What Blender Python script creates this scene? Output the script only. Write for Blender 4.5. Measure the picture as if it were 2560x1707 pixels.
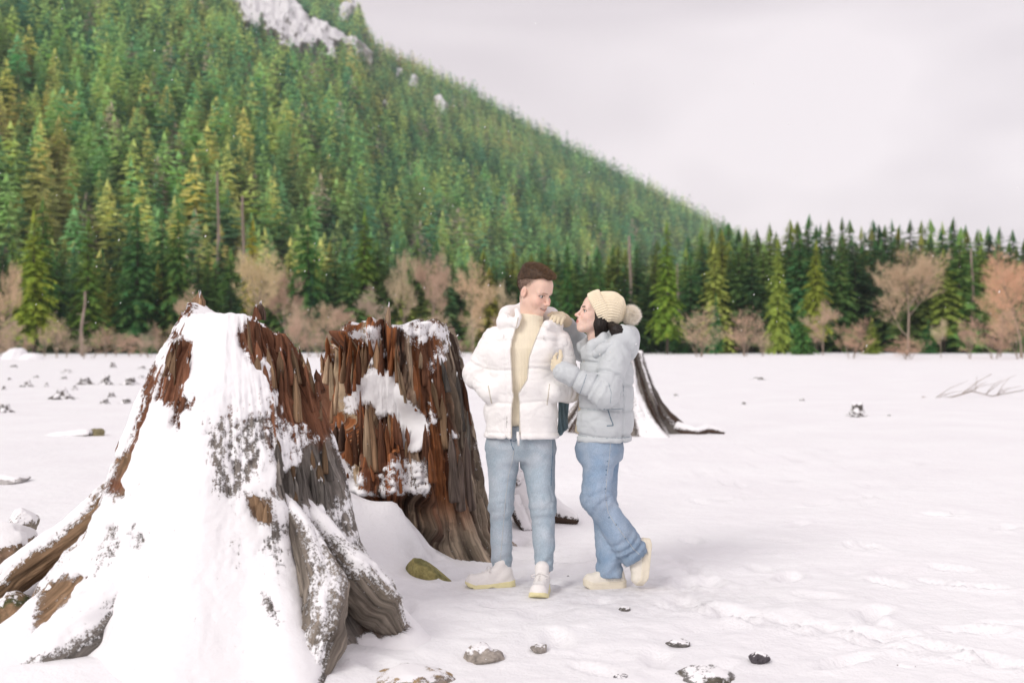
import bpy, bmesh, math, random
import numpy as np
from mathutils import Matrix, Vector

scene = bpy.context.scene
for o in list(bpy.data.objects):
    bpy.data.objects.remove(o)

# ------------------------------------------------------------------ camera
CAM_H = 1.40
F_PX = 2844.0                     # focal length in pixels of the 2560 px wide photograph (40 mm lens)
cam_data = bpy.data.cameras.new('camera')
cam_data.lens = 40.0
cam_data.sensor_width = 36.0
cam_data.clip_start = 0.05
cam_data.clip_end = 9000
cam_data.dof.use_dof = True
cam_data.dof.focus_distance = 6.35
cam_data.dof.aperture_fstop = 2.1
cam = bpy.data.objects.new('camera', cam_data)
scene.collection.objects.link(cam)
cam.location = (0, 0, CAM_H)
cam.rotation_euler = (math.radians(90), 0, 0)
scene.camera = cam

# ------------------------------------------------------------------ overcast sky
SUN_EL, SUN_AZ = math.radians(36), math.radians(-140)     # azimuth from +y towards +x: behind the camera, a little to its left
world = bpy.data.worlds.new('World')
scene.world = world
world.use_nodes = True
wn, wl = world.node_tree.nodes, world.node_tree.links
wn.clear()
w_out = wn.new('ShaderNodeOutputWorld')
w_mix = wn.new('ShaderNodeMixShader')
w_bg1 = wn.new('ShaderNodeBackground')
w_bg2 = wn.new('ShaderNodeBackground')
w_sky = wn.new('ShaderNodeTexSky')
w_sky.sky_type = 'NISHITA'
w_sky.sun_disc = False
w_sky.sun_elevation = SUN_EL
w_sky.sun_rotation = SUN_AZ
w_bg1.inputs['Strength'].default_value = 0.10
wl.new(w_sky.outputs[0], w_bg1.inputs['Color'])
w_tc = wn.new('ShaderNodeTexCoord')
w_map = wn.new('ShaderNodeMapping')
w_map.inputs['Scale'].default_value = (1.0, 1.0, 3.4)
w_map.inputs['Rotation'].default_value = (0.0, 0.22, 0.0)
w_n1 = wn.new('ShaderNodeTexNoise')
w_n1.inputs['Scale'].default_value = 1.7
w_n1.inputs['Detail'].default_value = 3
w_n1.inputs['Roughness'].default_value = 0.5
w_n1.inputs['Distortion'].default_value = 0.5
w_ramp = wn.new('ShaderNodeValToRGB')
w_ramp.color_ramp.elements[0].position = 0.40
w_ramp.color_ramp.elements[0].color = (0.76, 0.672, 0.708, 1)
w_ramp.color_ramp.elements[1].position = 0.61
w_ramp.color_ramp.elements[1].color = (1.02, 0.922, 0.948, 1)
wl.new(w_tc.outputs['Generated'], w_map.inputs['Vector'])
wl.new(w_map.outputs[0], w_n1.inputs['Vector'])
wl.new(w_n1.outputs['Fac'], w_ramp.inputs[0])
wl.new(w_ramp.outputs[0], w_bg2.inputs['Color'])
w_bg2.inputs['Strength'].default_value = 0.925
w_mix.inputs[0].default_value = 0.94
wl.new(w_bg1.outputs[0], w_mix.inputs[1])
wl.new(w_bg2.outputs[0], w_mix.inputs[2])
wl.new(w_mix.outputs[0], w_out.inputs[0])

sun_data = bpy.data.lights.new('sun', 'SUN')
sun_data.energy = 1.55
sun_data.angle = math.radians(22)
sun_data.color = (1.0, 0.965, 0.91)
sun = bpy.data.objects.new('sun', sun_data)
scene.collection.objects.link(sun)
_sd = Vector((math.sin(SUN_AZ) * math.cos(SUN_EL), math.cos(SUN_AZ) * math.cos(SUN_EL), math.sin(SUN_EL)))
sun.rotation_euler = (-_sd).to_track_quat('-Z', 'Y').to_euler()
sun.location = (-20, -20, 40)

vs = scene.view_settings
vs.view_transform = 'Standard'
vs.look = 'None'
vs.exposure = 0.11
vs.gamma = 1.0
vs.use_curve_mapping = False
scene.cycles.use_denoising = True
scene.cycles.use_adaptive_sampling = True
scene.cycles.adaptive_threshold = 0.02
scene.cycles.max_bounces = 5
scene.cycles.diffuse_bounces = 3
scene.cycles.transparent_max_bounces = 8
scene.cycles.volume_bounces = 1

# ------------------------------------------------------------------ helpers
rng = np.random.default_rng(7)
random.seed(7)
COL = scene.collection


def P(u, v, y):
    """world point seen at pixel (u, v) of the 2560 px photograph at depth y"""
    return np.array([(u - 1280.0) / F_PX * y, y, CAM_H - (v - 853.5) / F_PX * y])


def gdepth(v):
    return CAM_H * F_PX / (v - 853.5)


def vnoise(p, seed=0):
    p = np.asarray(p, dtype=np.float32)
    b = np.floor(p)
    f = p - b
    f = f * f * (3 - 2 * f)
    b = b.astype(np.int32).astype(np.uint32)
    fx, fy, fz = f[..., 0], f[..., 1], f[..., 2]
    s0 = np.uint32((seed * 974711 + 12345) & 0xFFFFFFFF)
    one = np.uint32(1)
    hx = [b[..., 0] * np.uint32(374761393), (b[..., 0] + one) * np.uint32(374761393)]
    hy = [b[..., 1] * np.uint32(668265263), (b[..., 1] + one) * np.uint32(668265263)]
    hz = [b[..., 2] * np.uint32(2246822519) + s0, (b[..., 2] + one) * np.uint32(2246822519) + s0]
    r = 0
    for dx in (0, 1):
        wx = fx if dx else 1 - fx
        for dy in (0, 1):
            wxy = wx * (fy if dy else 1 - fy)
            hxy = hx[dx] ^ hy[dy]
            for dz in (0, 1):
                h = hxy ^ hz[dz]
                h = (h ^ (h >> np.uint32(13))) * np.uint32(1274126177)
                h = (h ^ (h >> np.uint32(16))) & np.uint32(0xFFFFFF)
                r = r + wxy * (fz if dz else 1 - fz) * h.astype(np.float32)
    return r * np.float32(2.0 / 16777215.0) - 1


def fbm(p, octaves=4, seed=0, gain=0.5):
    p = np.asarray(p, dtype=np.float32)
    a, s, t = 1.0, 0.0, 0.0
    for o in range(octaves):
        s = s + a * vnoise(p * np.float32(2.03 ** o) + np.float32(17.3 * o), seed + o)
        t += a
        a *= gain
    return s / t


def N3(x, y, z=0.0):
    x, y, z = np.broadcast_arrays(np.asarray(x, float), np.asarray(y, float), np.asarray(z, float))
    return np.stack([x, y, z], -1)


def sstep(a, b, x):
    t = np.clip((x - a) / (b - a), 0, 1)
    return t * t * (3 - 2 * t)


def in_poly(pts, poly):
    """signed distance-ish to a polygon: negative inside, in the units of the points"""
    poly = np.asarray(poly, float)
    lo, hi = poly.min(0), poly.max(0)
    pad = 0.5 * (hi - lo).max() + 1e-3
    box = ((pts > lo - pad) & (pts < hi + pad)).all(1)
    if not box.all():
        out = np.full(len(pts), pad)
        if box.any():
            out[box] = in_poly(pts[box], poly)
        return out
    x, y = pts[:, 0], pts[:, 1]
    n = len(poly)
    d2 = np.full(len(x), 1e18)
    ins = np.zeros(len(x), bool)
    for i in range(n):
        ax, ay = poly[i]
        bx, by = poly[(i + 1) % n]
        ex, ey = bx - ax, by - ay
        t = np.clip(((x - ax) * ex + (y - ay) * ey) / (ex * ex + ey * ey + 1e-12), 0, 1)
        d2 = np.minimum(d2, (x - ax - t * ex) ** 2 + (y - ay - t * ey) ** 2)
        c = ((ay > y) != (by > y)) & (x < (bx - ax) * (y - ay) / (by - ay + 1e-12) + ax)
        ins ^= c
    d = np.sqrt(d2)
    return np.where(ins, -d, d)


def new_mesh(name, verts, faces, smooth=True):
    """faces: (N,3) or (N,4) int array, or a list of such arrays"""
    verts = np.asarray(verts, dtype=np.float32)
    if isinstance(faces, (list, tuple)):
        arrs = [np.asarray(f, dtype=np.int32) for f in faces if len(f)]
    else:
        arrs = [np.asarray(faces, dtype=np.int32)]
    me = bpy.data.meshes.new(name)
    me.vertices.add(len(verts))
    me.vertices.foreach_set('co', verts.ravel())
    loops = np.concatenate([a.ravel() for a in arrs])
    starts, tot = [], 0
    for a in arrs:
        k = a.shape[1]
        starts.append(np.arange(len(a), dtype=np.int32) * k + tot)
        tot += a.size
    starts = np.concatenate(starts)
    me.loops.add(len(loops))
    me.loops.foreach_set('vertex_index', loops)
    me.polygons.add(len(starts))
    me.polygons.foreach_set('loop_start', starts)
    me.polygons.foreach_set('use_smooth', np.full(len(starts), bool(smooth)))
    me.update(calc_edges=True)
    me.validate()
    return me


def set_attr(me, name, data, kind='FLOAT'):
    at = me.attributes.new(name, kind, 'POINT')
    data = np.asarray(data, dtype=np.float32)
    if kind == 'FLOAT':
        at.data.foreach_set('value', data.ravel())
    elif kind == 'FLOAT_COLOR':
        if data.shape[1] == 3:
            data = np.concatenate([data, np.ones((len(data), 1), np.float32)], 1)
        at.data.foreach_set('color', data.ravel())
    else:
        at.data.foreach_set('vector', data.ravel())


def obj(name, me, mat=None, parent=None, loc=None):
    o = bpy.data.objects.new(name, me)
    COL.objects.link(o)
    if mat is not None and me is not None and len(me.materials) == 0:
        me.materials.append(mat)
    if parent is not None:
        o.parent = parent
    if loc is not None:
        o.location = loc
    return o


def tag(o, label=None, cat=None, group=None, kind=None):
    for k, v in (('label', label), ('category', cat), ('group', group), ('kind', kind)):
        if v is not None:
            o[k] = v
    return o


def empty(name, loc, label=None, cat=None, group=None):
    o = bpy.data.objects.new(name, None)
    COL.objects.link(o)
    o.location = [float(c) for c in loc]
    o.empty_display_size = 0.1
    return tag(o, label, cat, group)


class Geo:
    """collects triangles / quads with numpy"""

    def __init__(self):
        self.v, self.f3, self.f4, self.n = [], [], [], 0
        self.c = []

    def add(self, v, f, c=None):
        v = np.asarray(v, float).reshape(-1, 3)
        f = np.asarray(f, int)
        if f.shape[1] == 3:
            self.f3.append(f + self.n)
        else:
            self.f4.append(f + self.n)
        self.v.append(v)
        if c is not None:
            self.c.append(np.broadcast_to(np.asarray(c, float), (len(v), 3)))
        self.n += len(v)

    def tube(self, pts, rad, sides=6, cap=True, c=None):
        pts = np.asarray(pts, float)
        rad = np.broadcast_to(np.asarray(rad, float), (len(pts),))
        d = np.gradient(pts, axis=0)
        d /= np.linalg.norm(d, axis=1)[:, None] + 1e-12
        ref = np.array([0.0, 0, 1]) if abs(d[:, 2]).mean() < 0.9 else np.array([1.0, 0, 0])
        a = np.cross(d, ref)
        a /= np.linalg.norm(a, axis=1)[:, None] + 1e-12
        b = np.cross(d, a)
        t = np.linspace(0, 2 * np.pi, sides, endpoint=False)
        ring = pts[:, None] + rad[:, None, None] * (np.cos(t)[None, :, None] * a[:, None] + np.sin(t)[None, :, None] * b[:, None])
        n = len(pts)
        idx = np.arange(n * sides).reshape(n, sides)
        q = np.stack([idx[:-1], np.roll(idx, -1, 1)[:-1], np.roll(idx, -1, 1)[1:], idx[1:]], -1).reshape(-1, 4)
        v = ring.reshape(-1, 3)
        if cap:
            v = np.concatenate([v, pts[:1], pts[-1:]])
            k = n * sides
            t0 = np.stack([np.full(sides, k), np.roll(idx[0], -1), idx[0]], -1)
            t1 = np.stack([np.full(sides, k + 1), idx[-1], np.roll(idx[-1], -1)], -1)
            base = self.n
            self.add(v, q, c)
            self.f3.append(np.concatenate([t0, t1]) + base)
        else:
            self.add(v, q, c)

    def mesh(self, name, smooth=True):
        fs = []
        if self.f3:
            fs.append(np.concatenate(self.f3))
        if self.f4:
            fs.append(np.concatenate(self.f4))
        me = new_mesh(name, np.concatenate(self.v), fs, smooth)
        if self.c:
            set_attr(me, 'col', np.concatenate(self.c), 'FLOAT_COLOR')
        return me


def grid_faces(nu, nv, wrap_u=False):
    """vertex (i, j) has index i*nv + j; i over u"""
    i = np.arange(nu if wrap_u else nu - 1)
    j = np.arange(nv - 1)
    I, J = np.meshgrid(i, j, indexing='ij')
    I2 = (I + 1) % nu
    return np.stack([I * nv + J, I2 * nv + J, I2 * nv + J + 1, I * nv + J + 1], -1).reshape(-1, 4)


def ico(sub):
    bm = bmesh.new()
    bmesh.ops.create_icosphere(bm, subdivisions=sub, radius=1.0)
    v = np.array([w.co[:] for w in bm.verts])
    f = np.array([[w.index for w in fc.verts] for fc in bm.faces])
    bm.free()
    return v, f


# ------------------------------------------------------------------ material helper
class Mat:
    def __init__(self, name, rough=0.8, spec=0.3):
        self.m = bpy.data.materials.new(name)
        self.m.use_nodes = True
        self.n, self.l = self.m.node_tree.nodes, self.m.node_tree.links
        self.b = self.n['Principled BSDF']
        self.b.inputs['Roughness'].default_value = rough
        self.b.inputs['Specular IOR Level'].default_value = spec

    def node(self, t, **kw):
        nd = self.n.new(t)
        for k, v in kw.items():
            if hasattr(nd, k):
                setattr(nd, k, v)
            else:
                nd.inputs[k].default_value = v
        return nd

    def attr(self, name):
        nd = self.n.new('ShaderNodeAttribute')
        nd.attribute_name = name
        return nd

    def coord(self, which='Object', scale=(1, 1, 1)):
        tc = self.n.new('ShaderNodeTexCoord')
        mp = self.n.new('ShaderNodeMapping')
        mp.inputs['Scale'].default_value = scale
        self.l.new(tc.outputs[which], mp.inputs[0])
        return mp.outputs[0]

    def noise(self, vec, scale, detail=4, rough=0.55, dist=0.0):
        nd = self.n.new('ShaderNodeTexNoise')
        nd.inputs['Scale'].default_value = scale
        nd.inputs['Detail'].default_value = detail
        nd.inputs['Roughness'].default_value = rough
        nd.inputs['Distortion'].default_value = dist
        if vec is not None:
            self.l.new(vec, nd.inputs['Vector'])
        return nd.outputs['Fac']

    def ramp(self, fac, stops):
        nd = self.n.new('ShaderNodeValToRGB')
        els = nd.color_ramp.elements
        while len(els) < len(stops):
            els.new(0.5)
        for e, (p, c) in zip(els, stops):
            e.position = p
            e.color = (c[0], c[1], c[2], 1) if hasattr(c, '__len__') else (c, c, c, 1)
        self.l.new(fac, nd.inputs[0])
        return nd.outputs[0]

    def mix(self, fac, a, b, blend='MIX'):
        nd = self.n.new('ShaderNodeMix')
        nd.data_type = 'RGBA'
        nd.blend_type = blend
        for s, x in ((0, fac), (6, a), (7, b)):
            if hasattr(x, 'is_linked') or hasattr(x, 'links'):
                self.l.new(x, nd.inputs[s])
            elif s == 0:
                nd.inputs[0].default_value = x
            else:
                nd.inputs[s].default_value = (x[0], x[1], x[2], 1)
        return nd.outputs[2]

    def math(self, op, a, b=0.0, c=None):
        nd = self.n.new('ShaderNodeMath')
        nd.operation = op
        for s, x in enumerate((a, b) if c is None else (a, b, c)):
            if hasattr(x, 'links'):
                self.l.new(x, nd.inputs[s])
            else:
                nd.inputs[s].default_value = x
        return nd.outputs[0]

    def bump(self, h, strength=0.3, dist=0.02, prev=None):
        nd = self.n.new('ShaderNodeBump')
        nd.inputs['Strength'].default_value = strength
        nd.inputs['Distance'].default_value = dist
        self.l.new(h, nd.inputs['Height'])
        if prev is not None:
            self.l.new(prev, nd.inputs['Normal'])
        return nd.outputs[0]

    def color(self, c):
        if hasattr(c, 'links'):
            self.l.new(c, self.b.inputs['Base Color'])
        else:
            self.b.inputs['Base Color'].default_value = (c[0], c[1], c[2], 1)
        return self

    def normal(self, nrm):
        self.l.new(nrm, self.b.inputs['Normal'])
        return self


SNOW = (0.89, 0.895, 0.905)


def snow_material(name, bump=0.25):
    m = Mat(name, 0.65, 0.25)
    c = m.coord('Object')
    n1 = m.noise(c, 55, 5, 0.6)
    n2 = m.noise(c, 9, 4, 0.55)
    m.color(m.ramp(n2, [(0.3, (0.865, 0.86, 0.875)), (0.7, SNOW)]))
    b1 = m.bump(n2, bump, 0.05)
    m.normal(m.bump(n1, bump * 0.8, 0.008, b1))
    return m.m


M_SNOW = snow_material('snow')
# ================================================================== LAND
S1_C = np.array([-1.38, 5.62])          # front stump centre
S2_C = np.array([-0.83, 7.75])         # second stump centre


def axis_coords(dense_a, dense_b, step, lo, hi, growth):
    c = list(np.arange(dense_a, dense_b + 1e-6, step))
    s = step
    while c[-1] < hi:
        s *= growth
        c.append(c[-1] + s)
    s = step
    left = [c[0]]
    while left[-1] > lo:
        s *= growth
        left.append(left[-1] - s)
    return np.array(left[::-1][:-1] + c)


FOOTPRINTS = []
_fr = np.random.default_rng(21)
for _k in range(58):                     # trampled prints around and to the right of the couple
    _a = _fr.uniform(0, 2 * np.pi)
    FOOTPRINTS.append((_fr.uniform(-0.6, 2.9), _fr.uniform(4.8, 8.0), _a, _fr.uniform(0.5, 1.1)))
for _k in range(16):                     # a line of steps leading in from the lower corner
    _t = _k / 15
    FOOTPRINTS.append((2.35 - 1.5 * _t + (0.09 if _k % 2 else -0.09), 4.75 + 1.35 * _t, 2.4 + _fr.uniform(-0.2, 0.2), 0.75))
for _k in range(60):                     # older, softer prints further out
    FOOTPRINTS.append((_fr.uniform(0.6, 5.0), _fr.uniform(7.5, 15.0), _fr.uniform(0, 6.28), _fr.uniform(0.4, 0.9)))
STAND = [(-0.13, 6.37), (0.155, 6.2), (0.52, 6.42), (0.70, 6.36)]


def ground_z(x, y):
    x, y = np.broadcast_arrays(np.asarray(x, float), np.asarray(y, float))
    near = 1 - sstep(12, 60, np.hypot(x, y))
    z = 0.035 * fbm(N3(x * 0.45, y * 0.45), 3, 11) * (0.35 + 0.65 * near)
    z = z + 0.020 * fbm(N3(x * 2.2, y * 2.2, 3.0), 3, 5) * near
    tr = np.exp(-(((x - 0.6) / 1.9) ** 2 + ((y - 6.2) / 1.3) ** 2))      # trodden area
    z = z + tr * (0.022 * fbm(N3(x * 8, y * 8), 3, 9) - 0.010)
    z = z + 0.25 * fbm(N3(x * 0.05, y * 0.05, 7.0), 3, 31) * sstep(25, 70, y)
    # drifts round the two big stumps
    d1 = np.hypot(x - S1_C[0], y - S1_C[1])
    z = z + 0.10 * np.exp(-((d1 - 0.75) / 0.45) ** 2) * (0.6 + 0.4 * fbm(N3(x * 2, y * 2), 2, 3))
    d2 = np.hypot(x - S2_C[0], (y - S2_C[1]))
    z = z + 0.12 * np.exp(-((d2 - 0.55) / 0.4) ** 2) * sstep(0.3, -0.5, x + 0.45)
    z = z + 0.42 * np.exp(-(((x + 1.12) / 0.36) ** 2 + ((y - 6.95) / 0.42) ** 2))
    z = z + 0.19 * np.exp(-(((x + 0.70) / 0.17) ** 2 + ((y - 7.02) / 0.24) ** 2))
    for (fx, fy, fa, fs) in FOOTPRINTS:
        m = (np.abs(x - fx) < 0.4) & (np.abs(y - fy) < 0.4)
        if not m.any():
            continue
        dx, dy = x[m] - fx, y[m] - fy
        a = dx * math.cos(fa) + dy * math.sin(fa)
        b = -dx * math.sin(fa) + dy * math.cos(fa)
        q = (a / 0.15) ** 2 + (b / 0.062) ** 2
        zz = z[m]
        zz = zz - 0.042 * fs * np.exp(-q ** 1.5) + 0.016 * fs * np.exp(-(np.sqrt(q) - 1.35) ** 2 / 0.1)
        z = z.copy()
        z[m] = zz
    for (fx, fy) in STAND:                                               # level where the couple stands
        w = np.exp(-(((x - fx) / 0.24) ** 2 + ((y - fy) / 0.24) ** 2) ** 2)
        z = z * (1 - w) + 0.013 * w
    return z


def gz(x, y):
    return float(ground_z(np.array([x]), np.array([y]))[0])


gx = axis_coords(-3.4, 3.4, 0.032, -3500, 3500, 1.075)
gy = axis_coords(4.1, 9.2, 0.030, -60, 5200, 1.065)
GX, GY = np.meshgrid(gx, gy, indexing='ij')
GZ = ground_z(GX.ravel(), GY.ravel())
me = new_mesh('ground', np.stack([GX.ravel(), GY.ravel(), GZ], -1), grid_faces(len(gx), len(gy)))
_tx, _ty = GX.ravel(), GY.ravel()
_tr = np.exp(-((_tx - 0.45) / 1.0) ** 2 - ((_ty - 6.25) / 0.42) ** 2) * (0.75 + 0.5 * fbm(N3(_tx * 5, _ty * 5), 3, 12))
for (_fx, _fy, _fa, _fs) in FOOTPRINTS:
    _m = (np.abs(_tx - _fx) < 0.25) & (np.abs(_ty - _fy) < 0.25)
    _dx, _dy = _tx[_m] - _fx, _ty[_m] - _fy
    _q = ((_dx * math.cos(_fa) + _dy * math.sin(_fa)) / 0.13) ** 2 + ((-_dx * math.sin(_fa) + _dy * math.cos(_fa)) / 0.05) ** 2
    _tr[_m] = np.maximum(_tr[_m], 0.55 * _fs * np.exp(-_q ** 2))
set_attr(me, 'slush', np.clip(_tr, 0, 1))


def ground_material():
    m = Mat('snowfield', 0.7, 0.2)
    c = m.coord('Object')
    big = m.noise(c, 0.7, 4, 0.6)
    mid = m.noise(c, 6, 5, 0.6)
    fine = m.noise(c, 60, 4, 0.65)
    # thin slushy film where the snow is trodden, dry grass and grit poking through in specks
    base = m.ramp(big, [(0.35, (0.85, 0.845, 0.862)), (0.65, SNOW)])
    grit = m.noise(c, 3.1, 8, 0.72)
    gmask = m.ramp(grit, [(0.735, 0.0), (0.765, 1.0)])
    col = m.mix(m.math('MULTIPLY', gmask, 0.75), base, (0.30, 0.27, 0.25))
    sl = m.math('MULTIPLY', m.attr('slush').outputs['Fac'], m.ramp(m.noise(c, 14, 5, 0.65), [(0.35, 0.25), (0.65, 1.0)]))
    col = m.mix(sl, col, (0.60, 0.585, 0.60))
    m.color(col)
    b = m.bump(mid, 0.6, 0.04)
    m.normal(m.bump(fine, 0.5, 0.007, b))
    return m.m


ground = tag(obj('ground', me, ground_material()), kind='structure')

# ------------------------------------------------------------------ mountain
SKY_U = np.array([-1400, -600, 0, 500, 700, 830, 893, 905, 935, 1000, 1100, 1300, 1500, 1700, 1850, 1930, 2000, 2100, 2300, 2600])
SKY_V = np.array([-900, -560, -330, -150, -80, -20, 15, 55, 118, 155, 205, 310, 412, 515, 590, 640, 690, 740, 800, 850])
RIDGE = 1350.0
HC = 100.0


def sky_E(X):
    return (853.5 - np.interp(X * F_PX + 1280, SKY_U, SKY_V)) / F_PX


def hill_A(X):
    return np.maximum(sky_E(X), 0.0) + HC / RIDGE


def hill_z(X, y):
    A = hill_A(X)
    z = A * y - HC
    x = X * y
    rough = 7.0 * fbm(N3(x * 0.012, y * 0.012), 3, 41) * sstep(0, 40, z)
    z = z + rough
    over = np.maximum(y - RIDGE, 0)
    z = np.where(y > RIDGE, hill_A(X) * RIDGE - HC - over * 0.9 + rough, z)
    return z


hX = np.concatenate([np.linspace(-0.95, 0.36, 150)])
hY = np.concatenate([np.linspace(160, 600, 80), np.linspace(610, 1350, 70), np.linspace(1370, 1800, 12)])
HX, HY = np.meshgrid(hX, hY, indexing='ij')
HZ = np.maximum(hill_z(HX, HY), -4.0)
me = new_mesh('mountain', np.stack([(HX * HY).ravel(), HY.ravel(), HZ.ravel()], -1), grid_faces(len(hX), len(hY)))
mm = Mat('forest_floor', 0.95, 0.1)
_c = mm.coord('Object')
mm.color(mm.ramp(mm.noise(_c, 0.08, 6, 0.7), [(0.35, (0.03, 0.065, 0.035)), (0.60, (0.06, 0.085, 0.045)), (0.72, (0.22, 0.22, 0.2))]))
tag(obj('mountain', me, mm.m), kind='structure')


def hill_y(X, E):
    """depth at which the slope shows at tangent X and elevation E"""
    return (HC + CAM_H) / np.maximum(hill_A(X) - E, 1e-4)


# snow-covered cliffs breaking through the wood near the summit
CLIFFS = [
    ([(575, -60), (600, 60), (660, 85), (700, 130), (735, 145), (800, 140), (845, 172), (838, 120), (800, 90), (760, 40), (720, -20), (690, -60)], 'broad snow covered cliff breaking through the forest near the summit'),
    ([(770, 60), (800, 55), (850, 90), (900, 118), (938, 140), (930, 152), (880, 128), (830, 112), (790, 95)], 'narrow snowy rock ledge running down beside the summit cliff'),
    ([(846, 20), (880, 5), (897, 18), (880, 45), (850, 42)], 'small snowy rock patch under the summit edge'),
    ([(985, 172), (1010, 176), (1010, 188), (988, 186)], 'tiny snowy ledge below the long ridge ledge'),
    ([(1022, 188), (1045, 200), (1042, 216), (1026, 206)], 'small upright snowy rock on the forested ridge'),
    ([(1085, 246), (1100, 250), (1120, 264), (1114, 276), (1096, 262)], 'lone snowy outcrop halfway down the ridge'),
    ([(955, 262), (972, 268), (970, 282), (956, 276)], 'faint snowy outcrop in the trees below the ridge ledges'),
]
CLIFF_UV = [np.array(c[0], float) for c in CLIFFS]

mr = Mat('snowy_rock', 0.85, 0.2)
_c = mr.coord('Object')
_g = mr.node('ShaderNodeNewGeometry')
_sx = mr.node('ShaderNodeSeparateXYZ')
mr.l.new(_g.outputs['Normal'], _sx.inputs[0])
_up = mr.math('ADD', _sx.outputs[2], mr.math('MULTIPLY', mr.noise(_c, 0.22, 6, 0.7), 0.9))
mr.color(mr.mix(mr.ramp(_up, [(0.62, 0.0), (0.86, 1.0)]), (0.27, 0.245, 0.235), (0.82, 0.81, 0.82)))
mr.normal(mr.bump(mr.noise(_c, 0.5, 6, 0.65), 0.8, 2.0))


def cliff(poly, label):
    poly = np.array(poly, float)
    lo, hi = poly.min(0) - 6, poly.max(0) + 6
    st = max(1.6, (hi - lo).max() / 170)
    us, vv = np.arange(lo[0], hi[0], st), np.arange(lo[1], hi[1], st)
    U, V = np.meshgrid(us, vv, indexing='ij')
    uv = np.stack([U.ravel(), V.ravel()], -1)
    jit = np.stack([fbm(N3(uv[:, 0] / 16, uv[:, 1] / 16), 3, 71), fbm(N3(uv[:, 0] / 16, uv[:, 1] / 16, 9), 3, 72)], -1) * 9
    d = in_poly(uv + jit, poly)
    X = (uv[:, 0] - 1280) / F_PX
    E = (853.5 - uv[:, 1]) / F_PX
    y = np.minimum(hill_y(X, E), RIDGE * 1.02)
    strata = np.abs(((uv[:, 1] - 0.45 * uv[:, 0] + 8 * fbm(N3(uv[:, 0] / 30, uv[:, 1] / 30), 3, 77)) / 26) % 1 - 0.5) * 2
    bul = sstep(6, -10, d) * (16 + 14 * strata + 14 * fbm(N3(uv[:, 0] / 20, uv[:, 1] / 20), 4, 75)) - 6 * sstep(-2, 6, d)
    yy = y - bul
    pts = np.stack([X * yy, yy, CAM_H + E * yy], -1)
    pts[:, 2] += bul * 0.25
    f = grid_faces(len(us), len(vv))
    keep = (d[f] < 5).any(1)
    f = f[keep]
    used = np.unique(f)
    mp = np.full(len(pts), -1)
    mp[used] = np.arange(len(used))
    pts = pts[used]
    c = pts.mean(0)
    o = obj('rock_outcrop', new_mesh('rock_outcrop', pts - c, mp[f]), mr.m, loc=c)
    return tag(o, label, 'rock', 'snowy cliffs on the mountain')


for _p, _l in CLIFFS:
    cliff(_p, _l)

# ------------------------------------------------------------------ conifers
def conifer(r, H, R, whorls, nb, stations, trunk=True, bare=0.12, droop=0.35):
    """tapered trunk; whorls of drooping branches carrying small flat sprays of needles; base at the origin"""
    gt, gc = Geo(), Geo()
    if trunk:
        hs = np.linspace(0, H * 0.97, 6)
        gt.tube(np.stack([0.02 * H * np.sin(hs / H * 3) * 0.3, 0 * hs, hs], -1), np.linspace(0.016 * H, 0.002 * H, 6), 6)
    V, C = [], []
    for w in range(whorls):
        t = (w + r.uniform(0, 0.6)) / whorls
        h = H * (bare + (1 - bare) * t)
        L0 = R * (1 - t) ** 0.74 * (0.55 + 0.45 * min(1, t * 6 + 0.35)) + 0.02 * R
        a0 = r.uniform(0, 6.28)
        for b in range(nb):
            a = a0 + 6.283 * (b + r.uniform(-0.3, 0.3)) / nb
            L = L0 * r.uniform(0.6, 1.18)
            if r.random() < 0.07:
                continue
            d = np.array([math.cos(a), math.sin(a), 0])
            s = np.array([-math.sin(a), math.cos(a), 0])
            rise = 0.30 * t - 0.05
            hb = h + r.uniform(-0.7, 0.7) * H * (1 - bare) / whorls
            for k in range(stations):
                q0 = (k + r.uniform(0.0, 0.5)) / stations
                q1 = min(1.12, q0 + 1.5 / stations)
                def pt(q):
                    return d * L * q + np.array([0, 0, hb + L * (rise * q - droop * q * q)])
                wid = L * (0.36 if stations > 2 else 0.46) * (1.1 - 0.75 * q0) * r.uniform(0.7, 1.3)
                p0, p1 = pt(q0), pt(q1)
                tone = r.uniform(0.75, 1.25)
                for sg in (-1, 1):
                    tip = pt(0.5 * (q0 + q1) + 0.15) + s * sg * wid + np.array([0, 0, -0.22 * wid - r.uniform(0, 0.18) * L / stations])
                    V += [p0, p1, tip]
                    C += [tone] * 3
                if stations > 2:
                    V += [p0, p1, pt((q0 + q1) / 2) + np.array([0, 0, -wid * r.uniform(0.3, 0.8)])]
                    C += [tone * 0.95] * 3
    # leader
    for k in range(3):
        a = k * 2.1
        V += [np.array([0, 0, H * 1.03]), np.array([0.03 * R * math.cos(a), 0.03 * R * math.sin(a), H * 0.93]) * [4, 4, 1], np.array([0.03 * R * math.cos(a + 1.2), 0.03 * R * math.sin(a + 1.2), H * 0.92]) * [4, 4, 1]]
        C += [1.0] * 9 if False else [1.0] * 3
    return gt, np.array(V), np.array(C)


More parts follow.
